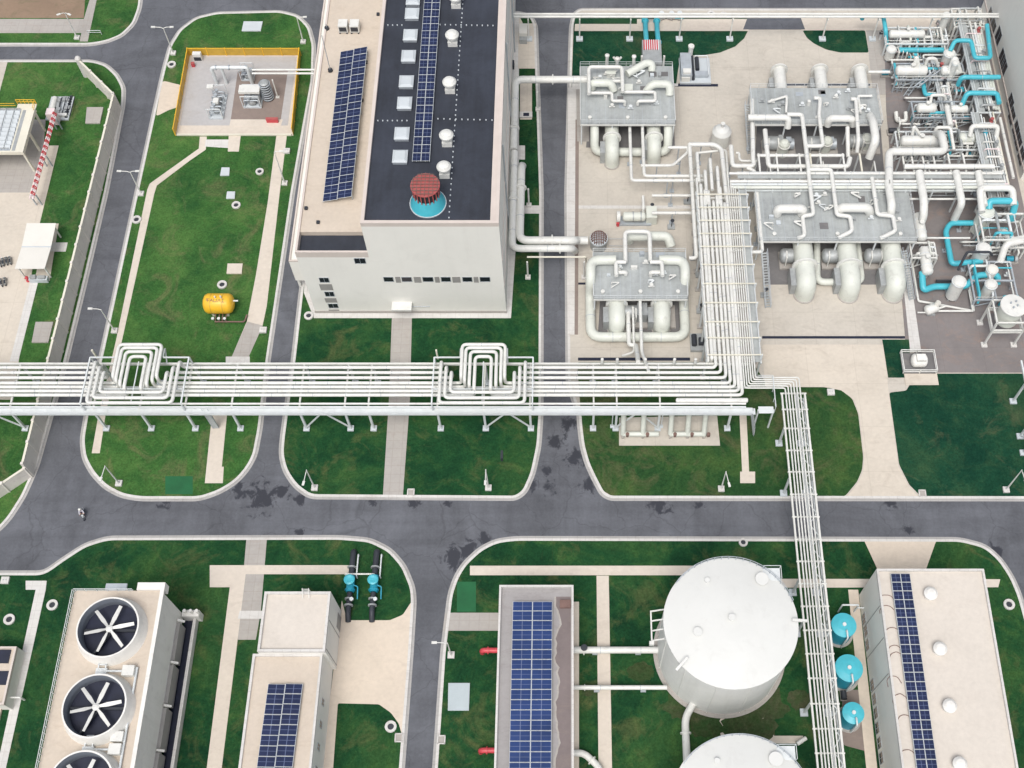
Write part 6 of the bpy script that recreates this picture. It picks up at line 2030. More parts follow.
# pumps and valve clusters on the floor
for i, (px, py, lb) in enumerate([(907, 47, 'dark pump under the first row'), (931, 46, 'dark pump under the first row, east'), (886, 76, 'blue shaded pump west of the second row'), (941, 88, 'dark pump between second and third row'),
                                  (893, 134, 'dark pump at the west end of the fourth row'), (966, 122, 'dark pump between third and fourth row, east'), (969, 226, 'dark pump at the foot of the big pale vessel'),
                                  (975, 246, 'dark pump south of the big pale vessel'), (1010, 262, 'dark pump behind the framed drum'), (985, 178, 'dark pump under the mid rack, east end'), (938, 60, 'small dark pump between first and second row'), (972, 158, 'dark pump by the blue column of the fourth row')]):
    x, y = at(px, py)
    t = thing('process_pump', lb + ' of the process corner' if 'row' in lb and 'column' not in lb else lb, 'pump', (x, y, .14), 'dark pumps of the process corner')
    part('base', MB().cbox((x, y, .14), (2.4, 1.3, .4)), 'greyc', t)
    part('motor', MB().tube([(x - 1.0, y, 1.0), (x + .2, y, 1.0)], .5, seg=14), 'teald' if i % 3 == 2 else 'dark', t)
    part('casing', MB().tube([(x + .4, y, 1.0), (x + .9, y, 1.0)], .62, seg=14), 'mach', t)
    part('outlet', MB().tube([(x + .65, y, 1.2), (x + .65, y, 2.8), (x + .65, y + 1.6, 2.8)], .18, .3, 8), 'white', t)
rr = random.Random(5)
spots = [(900, 58), (912, 62), (936, 40), (941, 28), (960, 34), (966, 52), (972, 70), (949, 92), (957, 98), (983, 84), (986, 110), (979, 148), (930, 160), (908, 158), (997, 190), (1004, 214), (1012, 250), (1000, 250), (940, 118), (915, 40)]
where = ['just north of the second row', 'north of the second row, farther east', 'north of the first row', 'at the north end by the slim vessel', 'inside the turquoise loop, north', 'inside the turquoise loop, south', 'east of the second row', 'west of the third row elbow', 'beside the third row elbow',
         'between the two crossing turquoise pipes', 'below the crossing turquoise pipes', 'by the round shouldered arch', 'south of the fourth row', 'south west of the fourth row', 'under the mid rack', 'behind the white portal frame', 'behind the framed drum, east', 'behind the framed drum, west', 'south of the third row', 'under the first row vessel']
for (px, py), wl in zip(spots, where):
    x, y = at(px, py)
    h = rr.uniform(1.6, 3.4)
    t = thing('valve_cluster', 'small cluster of pale pipes and valves ' + wl, 'valve', (x, y, .14), 'valve clusters of the process corner')
    m = MB()
    for k in range(3):
        dx = (k - 1) * .8
        m.tube([(x + dx, y - .8, .4), (x + dx, y - .8, h * rr.uniform(.6, 1)), (x + dx, y + rr.uniform(.5, 1.6), h * .7), (x + dx, y + 1.0, .3)], rr.uniform(.1, .2), .3, 8)
    part('pipework', m, ('white', 'steel', 'mach')[rr.randrange(3)], t)
    part('valve', MB().tube([(x - 1.1, y, h * .6), (x + 1.1, y, h * .6)], .2, seg=10).lathe((x + .2, y, h * .6), [(.1, 0), (.1, .6), (.35, .6), (.35, .7)], 10), ('pinkp', 'teal', 'steel', 'mach')[rr.randrange(4)], t)
    part('stand', MB().cbox((x, y, .14), (1.6, .5, .3)), 'zinc', t)
# framed drum at the right edge
x, y = at(1014, 305, 9.4)
t = thing('framed_drum', 'white drum with a flat lid in a white four legged frame at right edge', 'vessel', (x, y, .15))
part('drum', MB().lathe((x, y, 4.0), [(.5, 0), (1.75, .9), (1.9, 1.3), (1.9, 5.1)], 36), 'duct', t)
part('lid', MB().lathe((x, y, 9.1), [(2.15, .003), (2.15, .2), (2.05, .3), (.02, .42)], 36), 'white', t)
m = MB()
for dx, dy in ((-.5, .3), (.4, .6), (.5, -.2), (-.2, -.6)): m.lathe((x + dx, y + dy, 9.45), [(.16, 0), (.16, .35)], 10)
part('nozzle', m, 'zinc', t)
for sx in (-1, 1):
    for sy in (-1, 1):
        part('leg', MB().bar((x + sx * 2.5, y + sy * 2.2, .15), (x + sx * 2.5, y + sy * 2.2, 7.4), .3), 'white', t)
        part('footing', MB().cbox((x + sx * 2.5, y + sy * 2.2, .14), (1.0, 1.0, .3)), 'kerb', t)
for z in (4.4, 5.0, 7.4):
    m = MB()
    for s in (-1, 1):
        m.bar((x - 2.5, y + s * 2.2, z), (x + 2.5, y + s * 2.2, z), .26).bar((x + s * 2.5, y - 2.2, z), (x + s * 2.5, y + 2.2, z), .26)
    part('ring_beam', m, 'white', t)
# small valve body and boxed skid
x, y = at(930, 313)
t = thing('white_pump', 'small white pump with stubby nozzles beside the light strip on the dark floor', 'pump', (x, y, .15))
part('body', MB().tube([(x - .8, y - .2, 1.2), (x + .8, y + .4, 1.2)], .85, seg=18, dome=True), 'white', t)
part('head', MB().tube([(x + .5, y + .3, 1.3), (x + .9, y + .6, 2.6)], .45, seg=14), 'cover', t)
part('side_pipe', MB().tube([(x + .9, y, 1.4), (x + 2.3, y + .4, 1.6)], .2), 'white', t)
part('side_pipe', MB().tube([(x - .9, y - .4, .8), (x - 2.4, y - .4, .8)], .14), 'white', t)
part('feet', MB().cbox((x, y, .15), (1.4, 1.4, .3)), 'mach', t)
X0, Y0 = at(902.5, 374); X1, Y1 = at(932, 354)
t = thing('sump_pump', 'grey pump unit inside a white low railing frame at the corner of the dark floor', 'pump', ((X0 + X1) / 2, Y0, .15))
part('floor', MB().box(X0, Y0, .15, X1, Y1, .3), 'darkfloor', t)
part('unit', MB().tube([((X0 + X1) / 2 - .8, (Y0 + Y1) / 2, 1.2), ((X0 + X1) / 2 + .8, (Y0 + Y1) / 2, 1.2)], 1.15, seg=16, dome=True).cbox(((X0 + X1) / 2, (Y0 + Y1) / 2 - .2, 1.9), (1.5, 1.2, .8)), 'casing', t)
m = MB()
for z in (.8, 1.4):
    m.bar((X0, Y0, z), (X1, Y0, z), .13).bar((X0, Y1, z), (X1, Y1, z), .13).bar((X0, Y0, z), (X0, Y1, z), .13).bar((X1, Y0, z), (X1, Y1, z), .13)
for xx in (X0, (X0 + X1) / 2, X1):
    for yy in (Y0, Y1): m.bar((xx, yy, .3), (xx, yy, 1.45), .14)
part('railing', m, 'white', t)
part('apron', MB().box(X0 + .2, Y0 - 2.2, .13, X1 + .2, Y0 - .05, .24), 'yard', t)

# pipe rack just outside the right edge, its feet in view
t = thing('pipe_rack', 'pale pipe rack at the right picture edge of which only legs and feet show', 'pipe rack', (*at(1018, 436), .13))
xr0 = at(1018.5, 432)[0]
for py in (402, 437, 453.5, 476):
    y = at(1018, py)[1]
    part('column', MB().bar((xr0, y, .3), (xr0, y, 6.5), .3), 'steel', t)
    part('footing', MB().cbox((xr0, y, .12), (1.1, 1.0, .3)), 'slab', t)
    part('column', MB().bar((xr0 + 5, y, .3), (xr0 + 5, y, 6.5), .3), 'steel', t)
    part('cross_beam', MB().bar((xr0 + .2, y, 6.6), (xr0 + 4.8, y, 6.6), .26), 'white', t)
ya, yb = at(1018, 380)[1], at(1018, 480)[1]
for dx in (0, 5): part('side_beam', MB().bar((xr0 + dx, ya, 6.5), (xr0 + dx, yb, 6.5), .26, .36), 'steel', t)
part('brace', MB().bar((xr0, at(1018, 437)[1], .5), (xr0, at(1018, 453.5)[1], 4.5), .16), 'steel', t)

# ------------------------------------------------------------------ north pipeline on posts
hN = 6.0
yN = at(580, 40)[1]
t = thing('pipeline_bridge', 'pale double pipeline on single posts along the north road', 'pipeline', (at(680, 40)[0], yN, .13))
for dy, r in ((-.25, .26), (.45, .22)):
    part('pipe', MB().tube([(at(505, 14)[0], yN + dy, hN + .4), (at(1100, 14)[0], yN + dy, hN + .4)], r, seg=10), 'white', t)
for px in (529, 579.5, 629.5, 679, 729.5, 822, 872, 925):
    x = at(px, 40)[0]
    part('post', MB().bar((x, yN, .3), (x, yN, hN), .24), 'white', t)
    part('post_arm', MB().bar((x, yN - .8, hN), (x, yN + .9, hN), .2), 'white', t)
    part('footing', MB().cbox((x, yN, .12), (1.3, 1.2, .35)), 'slab', t)

# ------------------------------------------------------------------ yellow fenced gas pad
bw, be = pp([(190, 56), (176, 136)]), pp([(301, 56), (293.5, 136)])
fn = thing('yellow_fence', 'yellow panel fence round three sides of the small gas pad', 'fence', (*at(245, 56), .15))
def fence_run(a, b, n):
    a, b = Vector(a), Vector(b)
    for k in range(n):
        p, q = a + (b - a) * k / n, a + (b - a) * (k + 1) / n
        d = (q - p).normalized()
        part('panel', MB().bar((*(p + d * .1), 1.1), (*(q - d * .1), 1.1), .06, 1.75), 'yfence', fn)
        part('top_rail', MB().bar((*(p + d * .08), 2.05), (*(q - d * .08), 2.05), .14, .12), 'yellow', fn)
        part('post', MB().bar((*p, .15), (*p, 2.2), .18), 'yellow', fn)
fence_run(bw[0], be[0], 6)
fence_run(bw[1], bw[0], 6)
fence_run(be[0], be[1], 6)
part('low_rail', MB().bar((*(Vector(bw[1]) + Vector((.3, 0))), .35), (*(Vector(be[1]) - Vector((.3, 0))), .35), .3, .35), 'cream', fn)
Z4 = 4.6
xh0, yh = at(211, 67.5, Z4); xh1 = at(247, 67.5, Z4)[0]
t = thing('gas_header', 'pale overhead gas header on two legs inside the yellow fence', 'pipe', (xh0, yh, .17))
part('header', MB().tube([(xh0, yh, .3), (xh0, yh, Z4), (xh1, yh, Z4), (xh1, yh, .3)], .34, .6, 14), 'steel', t)
x2 = xh0 + (xh1 - xh0) * .28
part('leg', MB().tube([(x2, yh, .2), (x2, yh, Z4)], .28), 'steel', t)
part('flange', MB().flange(((xh0 + xh1) / 2, yh, Z4), (1, 0, 0), .52, .2).flange((xh0 + .9, yh, Z4), (1, 0, 0), .52, .2), 'zinc', t)
for i, (px, py, w, d, h, lb) in enumerate([(219, 108, 2.6, 6.0, 3.0, 'crowded grey regulator skid on the west half of the gas pad'), (254, 103, 3.4, 3.0, 3.4, 'white topped grey gas unit at the centre of the gas pad'), (249, 78, 2.4, 2.0, 3.0, 'grey valve unit at the east end of the overhead gas header')]):
    x, y = at(px, py)
    t = thing('gas_skid', lb, 'machine', (x, y, .17))
    part('base', MB().cbox((x, y, .17), (w, d, .3)), 'slab', t)
    part('frame', MB().bar((x - w / 2, y - d / 2, .4), (x - w / 2, y - d / 2, h), .14).bar((x + w / 2, y - d / 2, .4), (x + w / 2, y - d / 2, h), .14).bar((x - w / 2, y + d / 2, .4), (x - w / 2, y + d / 2, h), .14).bar((x + w / 2, y + d / 2, .4), (x + w / 2, y + d / 2, h), .14)
         .bar((x - w / 2, y - d / 2, h), (x + w / 2, y - d / 2, h), .14).bar((x - w / 2, y + d / 2, h), (x + w / 2, y + d / 2, h), .14), 'steel', t)
    m = MB()
    for k in range(5):
        yy = y - d * .4 + d * .2 * k
        m.tube([(x - w * .4, yy, .5), (x - w * .4, yy, h * .6), (x + w * .4, yy, h * .6), (x + w * .4, yy, .5)], .16, .3, 8)
        m.lathe((x - w * .1, yy, h * .6), [(.12, 0), (.12, .5), (.34, .5), (.34, .62)], 10)
    part('pipework', m, 'zinc', t)
    part('cylinder', MB().tube([(x, y - d * .3, 1.0), (x, y + d * .3, 1.0)], w * .22, seg=14, dome=True), 'mach', t)
    if i == 1: part('hood', MB().cbox((x, y, h + .08), (w * 1.15, d * .6, .5)), 'white', t)
    if i == 0: [part('hood', MB().cbox((x + q_[0], y + q_[1], q_[2]), q_[3]), 'white', t) for q_ in ((-1.2, 2.4, h, (1.2, .9, .4)), (.1, -.4, h * .72, (1.0, 1.2, .5)))]
x, y = at(269, 99)
t = thing('ribbed_column', 'dark ribbed vertical cooler column with pale cap ring on the gravel of the gas pad', 'vessel', (x, y, .18))
part('body', MB().lathe((x, y, .18), [(.95, 0), (.95, 4.3)], 24), 'dark', t)
m = MB()
for k in range(7): m.lathe((x, y, .5 + k * .6), [(.952, 0), (1.1, .03), (1.1, .16), (.952, .2)], 24, True, False)
part('rib', m, 'zinc', t)
part('cap', MB().lathe((x, y, 4.49), [(.9, 0), (.6, .2), (.1, .3)], 24), 'mach', t)
x, y = at(278, 98)
single('vent_stick', MB().tube([(x, y, .18), (x, y, 5.0)], .13, seg=8).cbox((x, y, .18), (.7, .5, .2)), 'white', 'slim white vent stick on the gravel of the gas pad', 'pipe')
for py, lb in ((69.8, 'upper of two thin pale pipes crossing from gas pad to hall annex'), (73.4, 'lower of two thin pale pipes crossing from gas pad to hall annex')):
    xa, ya = at(252, py, 4.4)
    pipe(lb, [(xa, ya, 4.4), (xG - .02, ya, 4.4)], .2, 'white', world=True, name='gas_pipe')
x, y = at(199, 60)
t = thing('control_cabinet', 'white control cabinet with a dark front in the north west corner of the gas pad', 'cabinet', (x, y, .17))
part('cabinet', MB().cbox((x, y, .17), (1.6, .9, 1.7)), 'white', t)
part('door', MB().box(x - .7, y - .50, .3, x + .7, y - .453, 1.2), 'dark', t)
for i, (px, py, lb) in enumerate([(194, 67, 'small red extinguisher box beside the control cabinet on the gas pad'), (273, 122.5, 'red fire cabinet on the south edge of the gas pad')]):
    x, y = at(px, py)
    t = thing('fire_cabinet', lb, 'fire cabinet', (x, y, .17))
    part('box', MB().cbox((x, y, .17), (.6 if i == 0 else 2.2, .5, .9)), 'red', t)
    part('top', MB().cbox((x, y, 1.073), (.66 if i == 0 else 2.3, .56, .08)), 'redg', t)

# ------------------------------------------------------------------ yellow tank on the garden lawn
zt = 2.3
xa, ya = at(208.5, 303.5, zt); xb = at(229.0, 303.5, zt)[0]
t = thing('yellow_tank', 'short fat yellow horizontal tank with dark faded lettering on the garden lawn', 'tank', ((xa + xb) / 2, ya, .12))
rt = 1.75
part('shell', MB().tube([(xa, ya, zt), (xb, ya, zt)], rt, seg=36, dome=True), 'yellow', t)
for f in (.2, .78):
    x = xa + (xb - xa) * f
    part('band', MB().tube([(x - .06, ya, zt), (x + .06, ya, zt)], rt + .025, seg=36), 'yfence', t)
# illegible row of dark painted characters on the upper side
m = MB()
def ink(p, q, w=.085):
    """dash of paint lying on the curved shell; p, q = (along, angle from top in degrees)"""
    for (a, b) in ((p, q),):
        n = 4
        for k in range(n):
            u0, u1 = k / n, (k + 1) / n
            P = []
            for u in (u0, u1):
                x = a[0] + (b[0] - a[0]) * u; an = rad(a[1] + (b[1] - a[1]) * u)
                P.append(Vector((x, ya - (rt + .012) * math.sin(an), zt + (rt + .012) * math.cos(an))))
            m.bar(P[0], P[1], w, .012)
c0 = xa + .1
chars = [[((0, 22), (.5, 22)), ((.25, 22), (.25, 40)), ((0, 31), (.5, 31)), ((0, 22), (0, 34))], [((0, 40), (.25, 22)), ((.25, 22), (.5, 40)), ((.1, 33), (.4, 33))], [((0, 22), (0, 40)), ((0, 40), (.45, 40)), ((.45, 40), (.45, 24))],
         [((0, 40), (.3, 24)), ((.3, 24), (.5, 40))], [((0, 24), (.5, 24)), ((.25, 24), (.25, 42)), ((0, 42), (.5, 42))]]
for i, ch in enumerate(chars):
    for p, q in ch: ink((c0 + i * .64 + p[0], p[1] - 17), (c0 + i * .64 + q[0], q[1] - 17))
part('lettering', m, 'brown', t)
for f in (.15, .85):
    x = xa + (xb - xa) * f
    part('saddle', MB().box(x - .2, ya - 1.2, .1, x + .2, ya + 1.2, zt - 1.2), 'cream', t)
m = MB()
for k in range(4): m.tube([(xa + 1.1 + .6 * k, ya - .9, zt - 1.3), (xa + 1.1 + .6 * k, ya - 2.4, .9), (xa + 1.1 + .6 * k, ya - 2.4, .15)], .1, .2, 8)
m.tube([(xa + 1.0, ya - 2.6, .6), (at(247, 312)[0], ya - 2.6, .6), (at(249, 308)[0], ya - 1.2, .6)], .13, .3, 8)
part('pipework', m, 'brown', t)
m = MB()
for k in (.8, 1.8, 2.8): m.lathe((xa + k, ya - 2.4, .9), [(.1, 0), (.1, .4), (.26, .4), (.26, .5)], 10)
part('valve', m, 'steel', t)
part('gauge', MB().tube([(xb + .8, ya + .3, zt + .4), (xb + 1.6, ya + .3, zt + .4)], .14).tube([(xa + 1.6, ya, zt + rt - .1), (xa + 1.6, ya, zt + rt + .5)], .12).tube([(xa + 2.6, ya, zt + rt - .1), (xa + 2.6, ya, zt + rt + .6)], .12), 'steel', t)

# ------------------------------------------------------------------ west compound
zl = 6.0
Xa, Ya = at(-60, 152, zl); Xb, Yb = at(35, 108, zl)
t = thing('louvred_cooler', 'large flat air cooler with pale roof louvres in cream frame at left edge', 'cooler', ((Xa + Xb) / 2, Ya, .15))
part('frame', MB().box(Xa, Ya, zl - .8, Xb, Yb, zl), 'cream', t)
m = MB()
xi = at(22, 108, zl)[0]
ni = 9
for k in range(ni):
    y0 = Ya + .6 + (Yb - Ya - 1.2) * k / ni
    m.add([(Xa + .5, y0, zl + .05), (xi, y0, zl + .05), (xi, y0 + .62, zl + .45), (Xa + .5, y0 + .62, zl + .45), (Xa + .5, y0 + .1, zl + .002), (xi, y0 + .1, zl + .002), (xi, y0 + .6, zl + .28), (Xa + .5, y0 + .6, zl + .28)],
          [(0, 1, 2, 3), (7, 6, 5, 4), (0, 4, 5, 1), (2, 6, 7, 3), (0, 3, 7, 4), (1, 5, 6, 2)])
part('roof_louvre', m, 'slab', t)
part('roof_tray', MB().box(Xa + .4, Ya + .3, zl + .001, xi, Yb - .3, zl + .012), 'zinc', t)
m = MB()
x = Xa + 1
while x < xi:
    m.bar((x, Ya + .4, zl + .5), (x, Yb - .4, zl + .5), .1); x += 1.5
m.bar((Xa + .6, Ya + .5, zl + .5), (xi, Ya + .5, zl + .5), .1).bar((Xa + .6, Yb - .5, zl + .5), (xi, Yb - .5, zl + .5), .1)
part('louvre_frame', m, 'mach', t)
part('trough', MB().box(xi + .3, Ya + .3, zl + .002, xi + .9, Yb - .5, zl + .02), 'mach', t)
for y in (Ya + .4, (Ya + Yb) / 2, Yb - .4):
    for x in (Xb - .3, Xb - 8):
        part('column', MB().bar((x, y, .15), (x, y, zl - .8), .35), 'cream', t)
m = MB()
for k in range(6):
    m.bar((Xb - 3.4 + .7 * k, Yb + 1.0, zl), (Xb - 3.4 + .7 * k, Yb + 1.0, zl + 1.1), .08)
for z in (.55, 1.1): m.bar((Xb - 3.4, Yb + 1.0, zl + z), (Xb + .1, Yb + 1.0, zl + z), .09).bar((Xb + .1, Yb + 1.0, zl + z), (Xb + .1, Yb - 1.0, zl + z), .09).bar((Xa, Yb + .1, zl + z), (Xb - 3.4, Yb + .1, zl + z), .07)
part('yellow_railing', m, 'yellow', t)
part('balcony', MB().box(Xb - 3.4, Yb + .003, zl - .2, Xb + .1, Yb + 1.05, zl - .05), 'cream', t)
# red and white boom
ZB = 3.2
A, B = Vector(a3(54.5, 114, ZB)), Vector(a3(31.5, 199, ZB))
t = thing('striped_boom', 'red and white banded lattice boom lying on low stands beside the louvred cooler', 'boom', (A.x, A.y, .15))
n = 30
for k in range(n):
    p, q = A + (B - A) * k / n, A + (B - A) * (k + 1) / n
    d = (q - p).normalized(); s = Vector((-d.y, d.x, 0)) * .34; u = Vector((0, 0, .6))
    m = MB()
    m.bar(p - s, q - s, .17).bar(p + s, q + s, .17).bar(p + u, q + u, .17)
    m.bar(p - s, q + s, .16).bar(q - s, q + u, .14).bar(p + u, p + s, .14).bar(p - s, p + u, .14).bar(p + u, q + s, .14)
    part('boom_segment', m, 'red' if k % 2 == 0 else 'pinkp', t)
for f in (.05, .5, .95):
    c = A + (B - A) * f
    part('stand', MB().bar((c.x - .5, c.y, .15), (c.x - .5, c.y, ZB - .1), .2).bar((c.x + .5, c.y, .15), (c.x + .5, c.y, ZB - .1), .2), 'zinc', t)
c = a3(51, 113, 3.0)
part('head_box', MB().cbox((c[0], c[1], .5), (1.5, 1.5, 3.0)), 'pinkp', t)
# transformer-like skid
X0, Y0 = at(46, 121); X1, Y1 = at(75, 98)
t = thing('equipment_skid', 'pale grey equipment skid crowded with dark fittings beyond the end of the striped boom', 'machine', ((X0 + X1) / 2, Y0, .14))
part('base', MB().box(X0, Y0, .14, X1, Y1, .4), 'slab', t)
m = MB()
q = random.Random(3)
for k in range(16):
    x, y = q.uniform(X0 + 1.2, X1 - .6), q.uniform(Y0 + .6, Y1 - .5)
    m.cbox((x, y, .403), (q.uniform(.4, 1.0), q.uniform(.4, 1.0), q.uniform(.2, .6)))
part('fittings', m, 'mach', t)
m = MB()
for k in range(5): m.tube([(X0 + 1.5 + .8 * k, Y0 + .5, .8), (X0 + 1.5 + .8 * k, Y1 - .5, .8)], .1, seg=8)
for k in range(9): m.cbox((X1 - .5, Y0 + .6 + k * .62, .403), (.5, .34, .3))
part('dark_pipes', m, 'dark', t)
part('tank', MB().tube([(X0 + 1.1, Y0 + 2.0, 1.0), (X0 + 1.1, Y1 - .9, 1.0)], .5, seg=16, dome=True).cbox((X0 + 3, Y0 + .8, .403), (2.2, .6, .6)), 'white', t)
# white canopy on posts
zc2 = 3.5
Q = [at(*p, zc2) for p in ((27.5, 223.5), (56, 223.5), (45, 269), (14.5, 268.5))]
x0, x1 = (Q[0][0] + Q[3][0]) / 2, (Q[1][0] + Q[2][0]) / 2
y1, y0 = Q[0][1], Q[2][1]
ym = (y0 + y1) / 2
t = thing('white_canopy', 'white double pitched canopy roof on slanting posts in the west compound', 'canopy', ((x0 + x1) / 2, ym, .15))
part('roof', MB().add([(x0, y0, zc2), (x1, y0, zc2), (x1, ym, zc2 - .35), (x0, ym, zc2 - .35), (x0, y1, zc2), (x1, y1, zc2)] + [(x0, y0, zc2 + .1), (x1, y0, zc2 + .1), (x1, ym, zc2 - .25), (x0, ym, zc2 - .25), (x0, y1, zc2 + .1), (x1, y1, zc2 + .1)],
                    [(6, 7, 8, 9), (9, 8, 11, 10), (0, 3, 2, 1), (3, 4, 5, 2), (0, 1, 7, 6), (4, 10, 11, 5), (1, 2, 8, 7), (2, 5, 11, 8), (0, 6, 9, 3), (3, 9, 10, 4)]), 'cover', t)
part('gutter', MB().box(x0 + .02, ym - .12, zc2 - .24, x1 - .02, ym + .12, zc2 - .2), 'slab', t)
for y in (y0 + .5, y1 - .6):
    for x in (x0 + .3, x1 - .3):
        part('post', MB().bar((x, y, .15), (x, y, zc2 - .02), .22), 'white', t)
part('cross_beam', MB().bar((x0 + .3, y0 + .5, zc2 - .2), (x1 - .3, y0 + .5, zc2 - .2), .16), 'steel', t)
x, y = (x0 + x1) / 2 + .5, y0 - .2
t = thing('bench_rack', 'pale grey rack of boxes under the south edge of the white canopy', 'rack', (x, y, .15))
part('shelf', MB().cbox((x, y, .15), (3.2, .9, .9)), 'slab', t)
part('boxes', MB().cbox((x - .8, y, 1.053), (1.0, .7, .5)).cbox((x + .7, y, 1.053), (1.2, .6, .4)), 'mach', t)
for i, (px, py, lb) in enumerate(((29, 281, 'small red fire hydrant south of the white canopy'),)):
    x, y = at(px, py)
    t = thing('fire_hydrant', lb, 'hydrant', (x, y, .15))
    part('barrel', MB().lathe((x, y, .15), [(.4, 0), (.4, .12), (.24, .12), (.24, .9), (.3, .95), (.18, 1.15), (.02, 1.2)], 14), 'red', t)
    part('outlet', MB().tube([(x - .5, y, .75), (x + .5, y, .75)], .13), 'redg', t)


# ------------------------------------------------------------------ motorcycles and the rider
def motorbike(label, x, y, rz, name='motorcycle', cat='motorcycle', group=None, body='mach', z=.14):
    t = thing(name, label, cat, (0, 0, 0), group)
    for yy in (-.62, .62):
        w = part('wheel', MB().tube([(-.05, yy, .3), (.05, yy, .3)], .3, seg=18), 'black', t)
        part('hub', MB().tube([(-.06, yy, .3), (.06, yy, .3)], .16, seg=12), 'zinc', w)
    part('body', MB().add([(-.16, -.75, .5), (.16, -.75, .5), (.13, .3, .38), (-.13, .3, .38), (-.14, -.8, .78), (.14, -.8, .78), (.11, .2, .72), (-.11, .2, .72)],
                          [(3, 2, 1, 0), (4, 5, 6, 7), (0, 1, 5, 4), (1, 2, 6, 5), (2, 3, 7, 6), (3, 0, 4, 7)]).bar((0, .3, .4), (0, -.6, .36), .2, .16), body, t)
    part('seat', MB().box(-.13, -.72, .785, .13, .02, .86), 'dark', t)
    part('front_shield', MB().bar((0, .42, .35), (0, .34, 1.0), .3, .1).bar((0, .62, .3), (0, .4, .95), .08), body, t)
    h = part('handlebar', MB().bar((-.34, .3, 1.03), (.34, .3, 1.03), .05), 'dark', t)
    part('headlight', MB().tube([(0, .42, .95), (0, .5, .95)], .1, seg=10), 'steel', t)
    t.location = (x, y, z); t.rotation_euler = (0, 0, rz)
    ORG[t.name] = (x, y, z)
    return t


bk = [(11.5, 262, 'easternmost of four motorcycles parked in the row west of the white canopy'), (8, 262.5, 'second from the east of four motorcycles parked west of the white canopy'), (4.5, 263.5, 'third from the east of four motorcycles parked west of the white canopy'), (1.2, 264.5, 'westernmost of four motorcycles parked west of the white canopy'),
      (6.5, 283, 'eastern of two motorcycles parked in the row south west of the white canopy'), (2.5, 284, 'western of two motorcycles parked in the row south west of the white canopy')]
b0 = None
for px, py, lb in bk:
    x, y = at(px, py)
    if b0 is None:
        b0 = motorbike(lb, x, y, rad(18), group='motorcycles parked in the west compound')
    else:
        dup(b0, (x, y, .14), lb, rad(18 + R.uniform(-6, 6)))

sx, sy = at(84.3, 515.5)
RZ = rad(196)
sc = motorbike('small pale scooter ridden across the road junction', sx, sy, RZ, 'scooter', 'scooter', None, 'steel', 0.0)


def skinned(name, pts, edges, mat, parent, loc=None):
    me = bpy.data.meshes.new(name)
    me.from_pydata([p[:3] for p in pts], edges, [])
    o = bpy.data.objects.new(name, me)
    COL.objects.link(o)
    sk = o.modifiers.new('Skin', 'SKIN')
    sk.use_smooth_shade = True
    lay = me.skin_vertices[0].data if len(me.skin_vertices) else None
    if lay is None:
        me.attributes
    for i, p in enumerate(pts):
        lay[i].radius = (p[3], p[3] * (p[4] if len(p) > 4 else 1))
    lay[0].use_root = True
    s = o.modifiers.new('Subdivision', 'SUBSURF'); s.levels = 1; s.render_levels = 2
    me.materials.append(M[mat])
    if parent: o.parent = parent
    return o


def ensure_skin(me):
    bm = bmesh.new(); bm.from_mesh(me); bm.verts.layers.skin.verify(); bm.to_mesh(me); bm.free()


import bmesh
_sk = skinned
def skinned(name, pts, edges, mat, parent):
    me = bpy.data.meshes.new(name)
    me.from_pydata([p[:3] for p in pts], edges, [])
    ensure_skin(me)
    o = bpy.data.objects.new(name, me)
    COL.objects.link(o)
    lay = me.skin_vertices[0].data
    for i, p in enumerate(pts):
        lay[i].radius = (p[3], p[3] * (p[4] if len(p) > 4 else 1))
    lay[0].use_root = True
    sk = o.modifiers.new('Skin', 'SKIN'); sk.use_smooth_shade = True
    s = o.modifiers.new('Subdivision', 'SUBSURF'); s.levels = 1; s.render_levels = 2
    me.materials.append(M[mat])
    if parent: o.parent = parent
    return o


# seated rider: pelvis, spine, neck, head, arms to the bar, thighs forward, shins down to the footboard (+y is forward)
pts = [(0, -.28, .98, .17, .8), (0, -.24, 1.2, .16, .75), (0, -.18, 1.42, .18, .7), (0, -.15, 1.56, .07), (0, -.13, 1.63, .075), (0, -.12, 1.76, .11), (0, -.12, 1.85, .09),
       (.19, -.16, 1.46, .08), (.27, .02, 1.2, .058), (.29, .26, 1.08, .042), (.30, .31, 1.06, .04),
       (-.19, -.16, 1.46, .08), (-.27, .02, 1.2, .058), (-.29, .26, 1.08, .042), (-.30, .31, 1.06, .04),
       (.12, -.2, .93, .10), (.17, .2, .86, .085), (.16, .2, .45, .06), (.16, .34, .40, .05),
       (-.12, -.2, .93, .10), (-.17, .2, .86, .085), (-.16, .2, .45, .06), (-.16, .34, .40, .05)]
edg = [(0, 1), (1, 2), (2, 3), (3, 4), (4, 5), (5, 6), (2, 7), (7, 8), (8, 9), (9, 10), (2, 11), (11, 12), (12, 13), (13, 14), (0, 15), (15, 16), (16, 17), (17, 18), (0, 19), (19, 20), (20, 21), (21, 22)]
body = skinned('person', pts, edg, 'skin', None)
body.location = (sx, sy, 0.0); body.rotation_euler = (0, 0, RZ)
body.scale = (1.15, 1.15, 1.15); sc.scale = (1.15, 1.15, 1.15)
body['label'] = 'person in a white shirt, dark trousers and white helmet riding a scooter across the road'
body['category'] = 'person'
ORG[body.name] = (sx, sy, 0)
g = 1.14
g = 1.2
shirt = [(p[0], p[1], p[2], p[3] * g, *(p[4:])) for p in (pts[0], pts[1], pts[2], pts[7], pts[8], pts[11], pts[12], pts[9], pts[13])]
skinned('shirt', shirt, [(0, 1), (1, 2), (2, 3), (3, 4), (2, 5), (5, 6), (4, 7), (6, 8)], 'cloth', body)
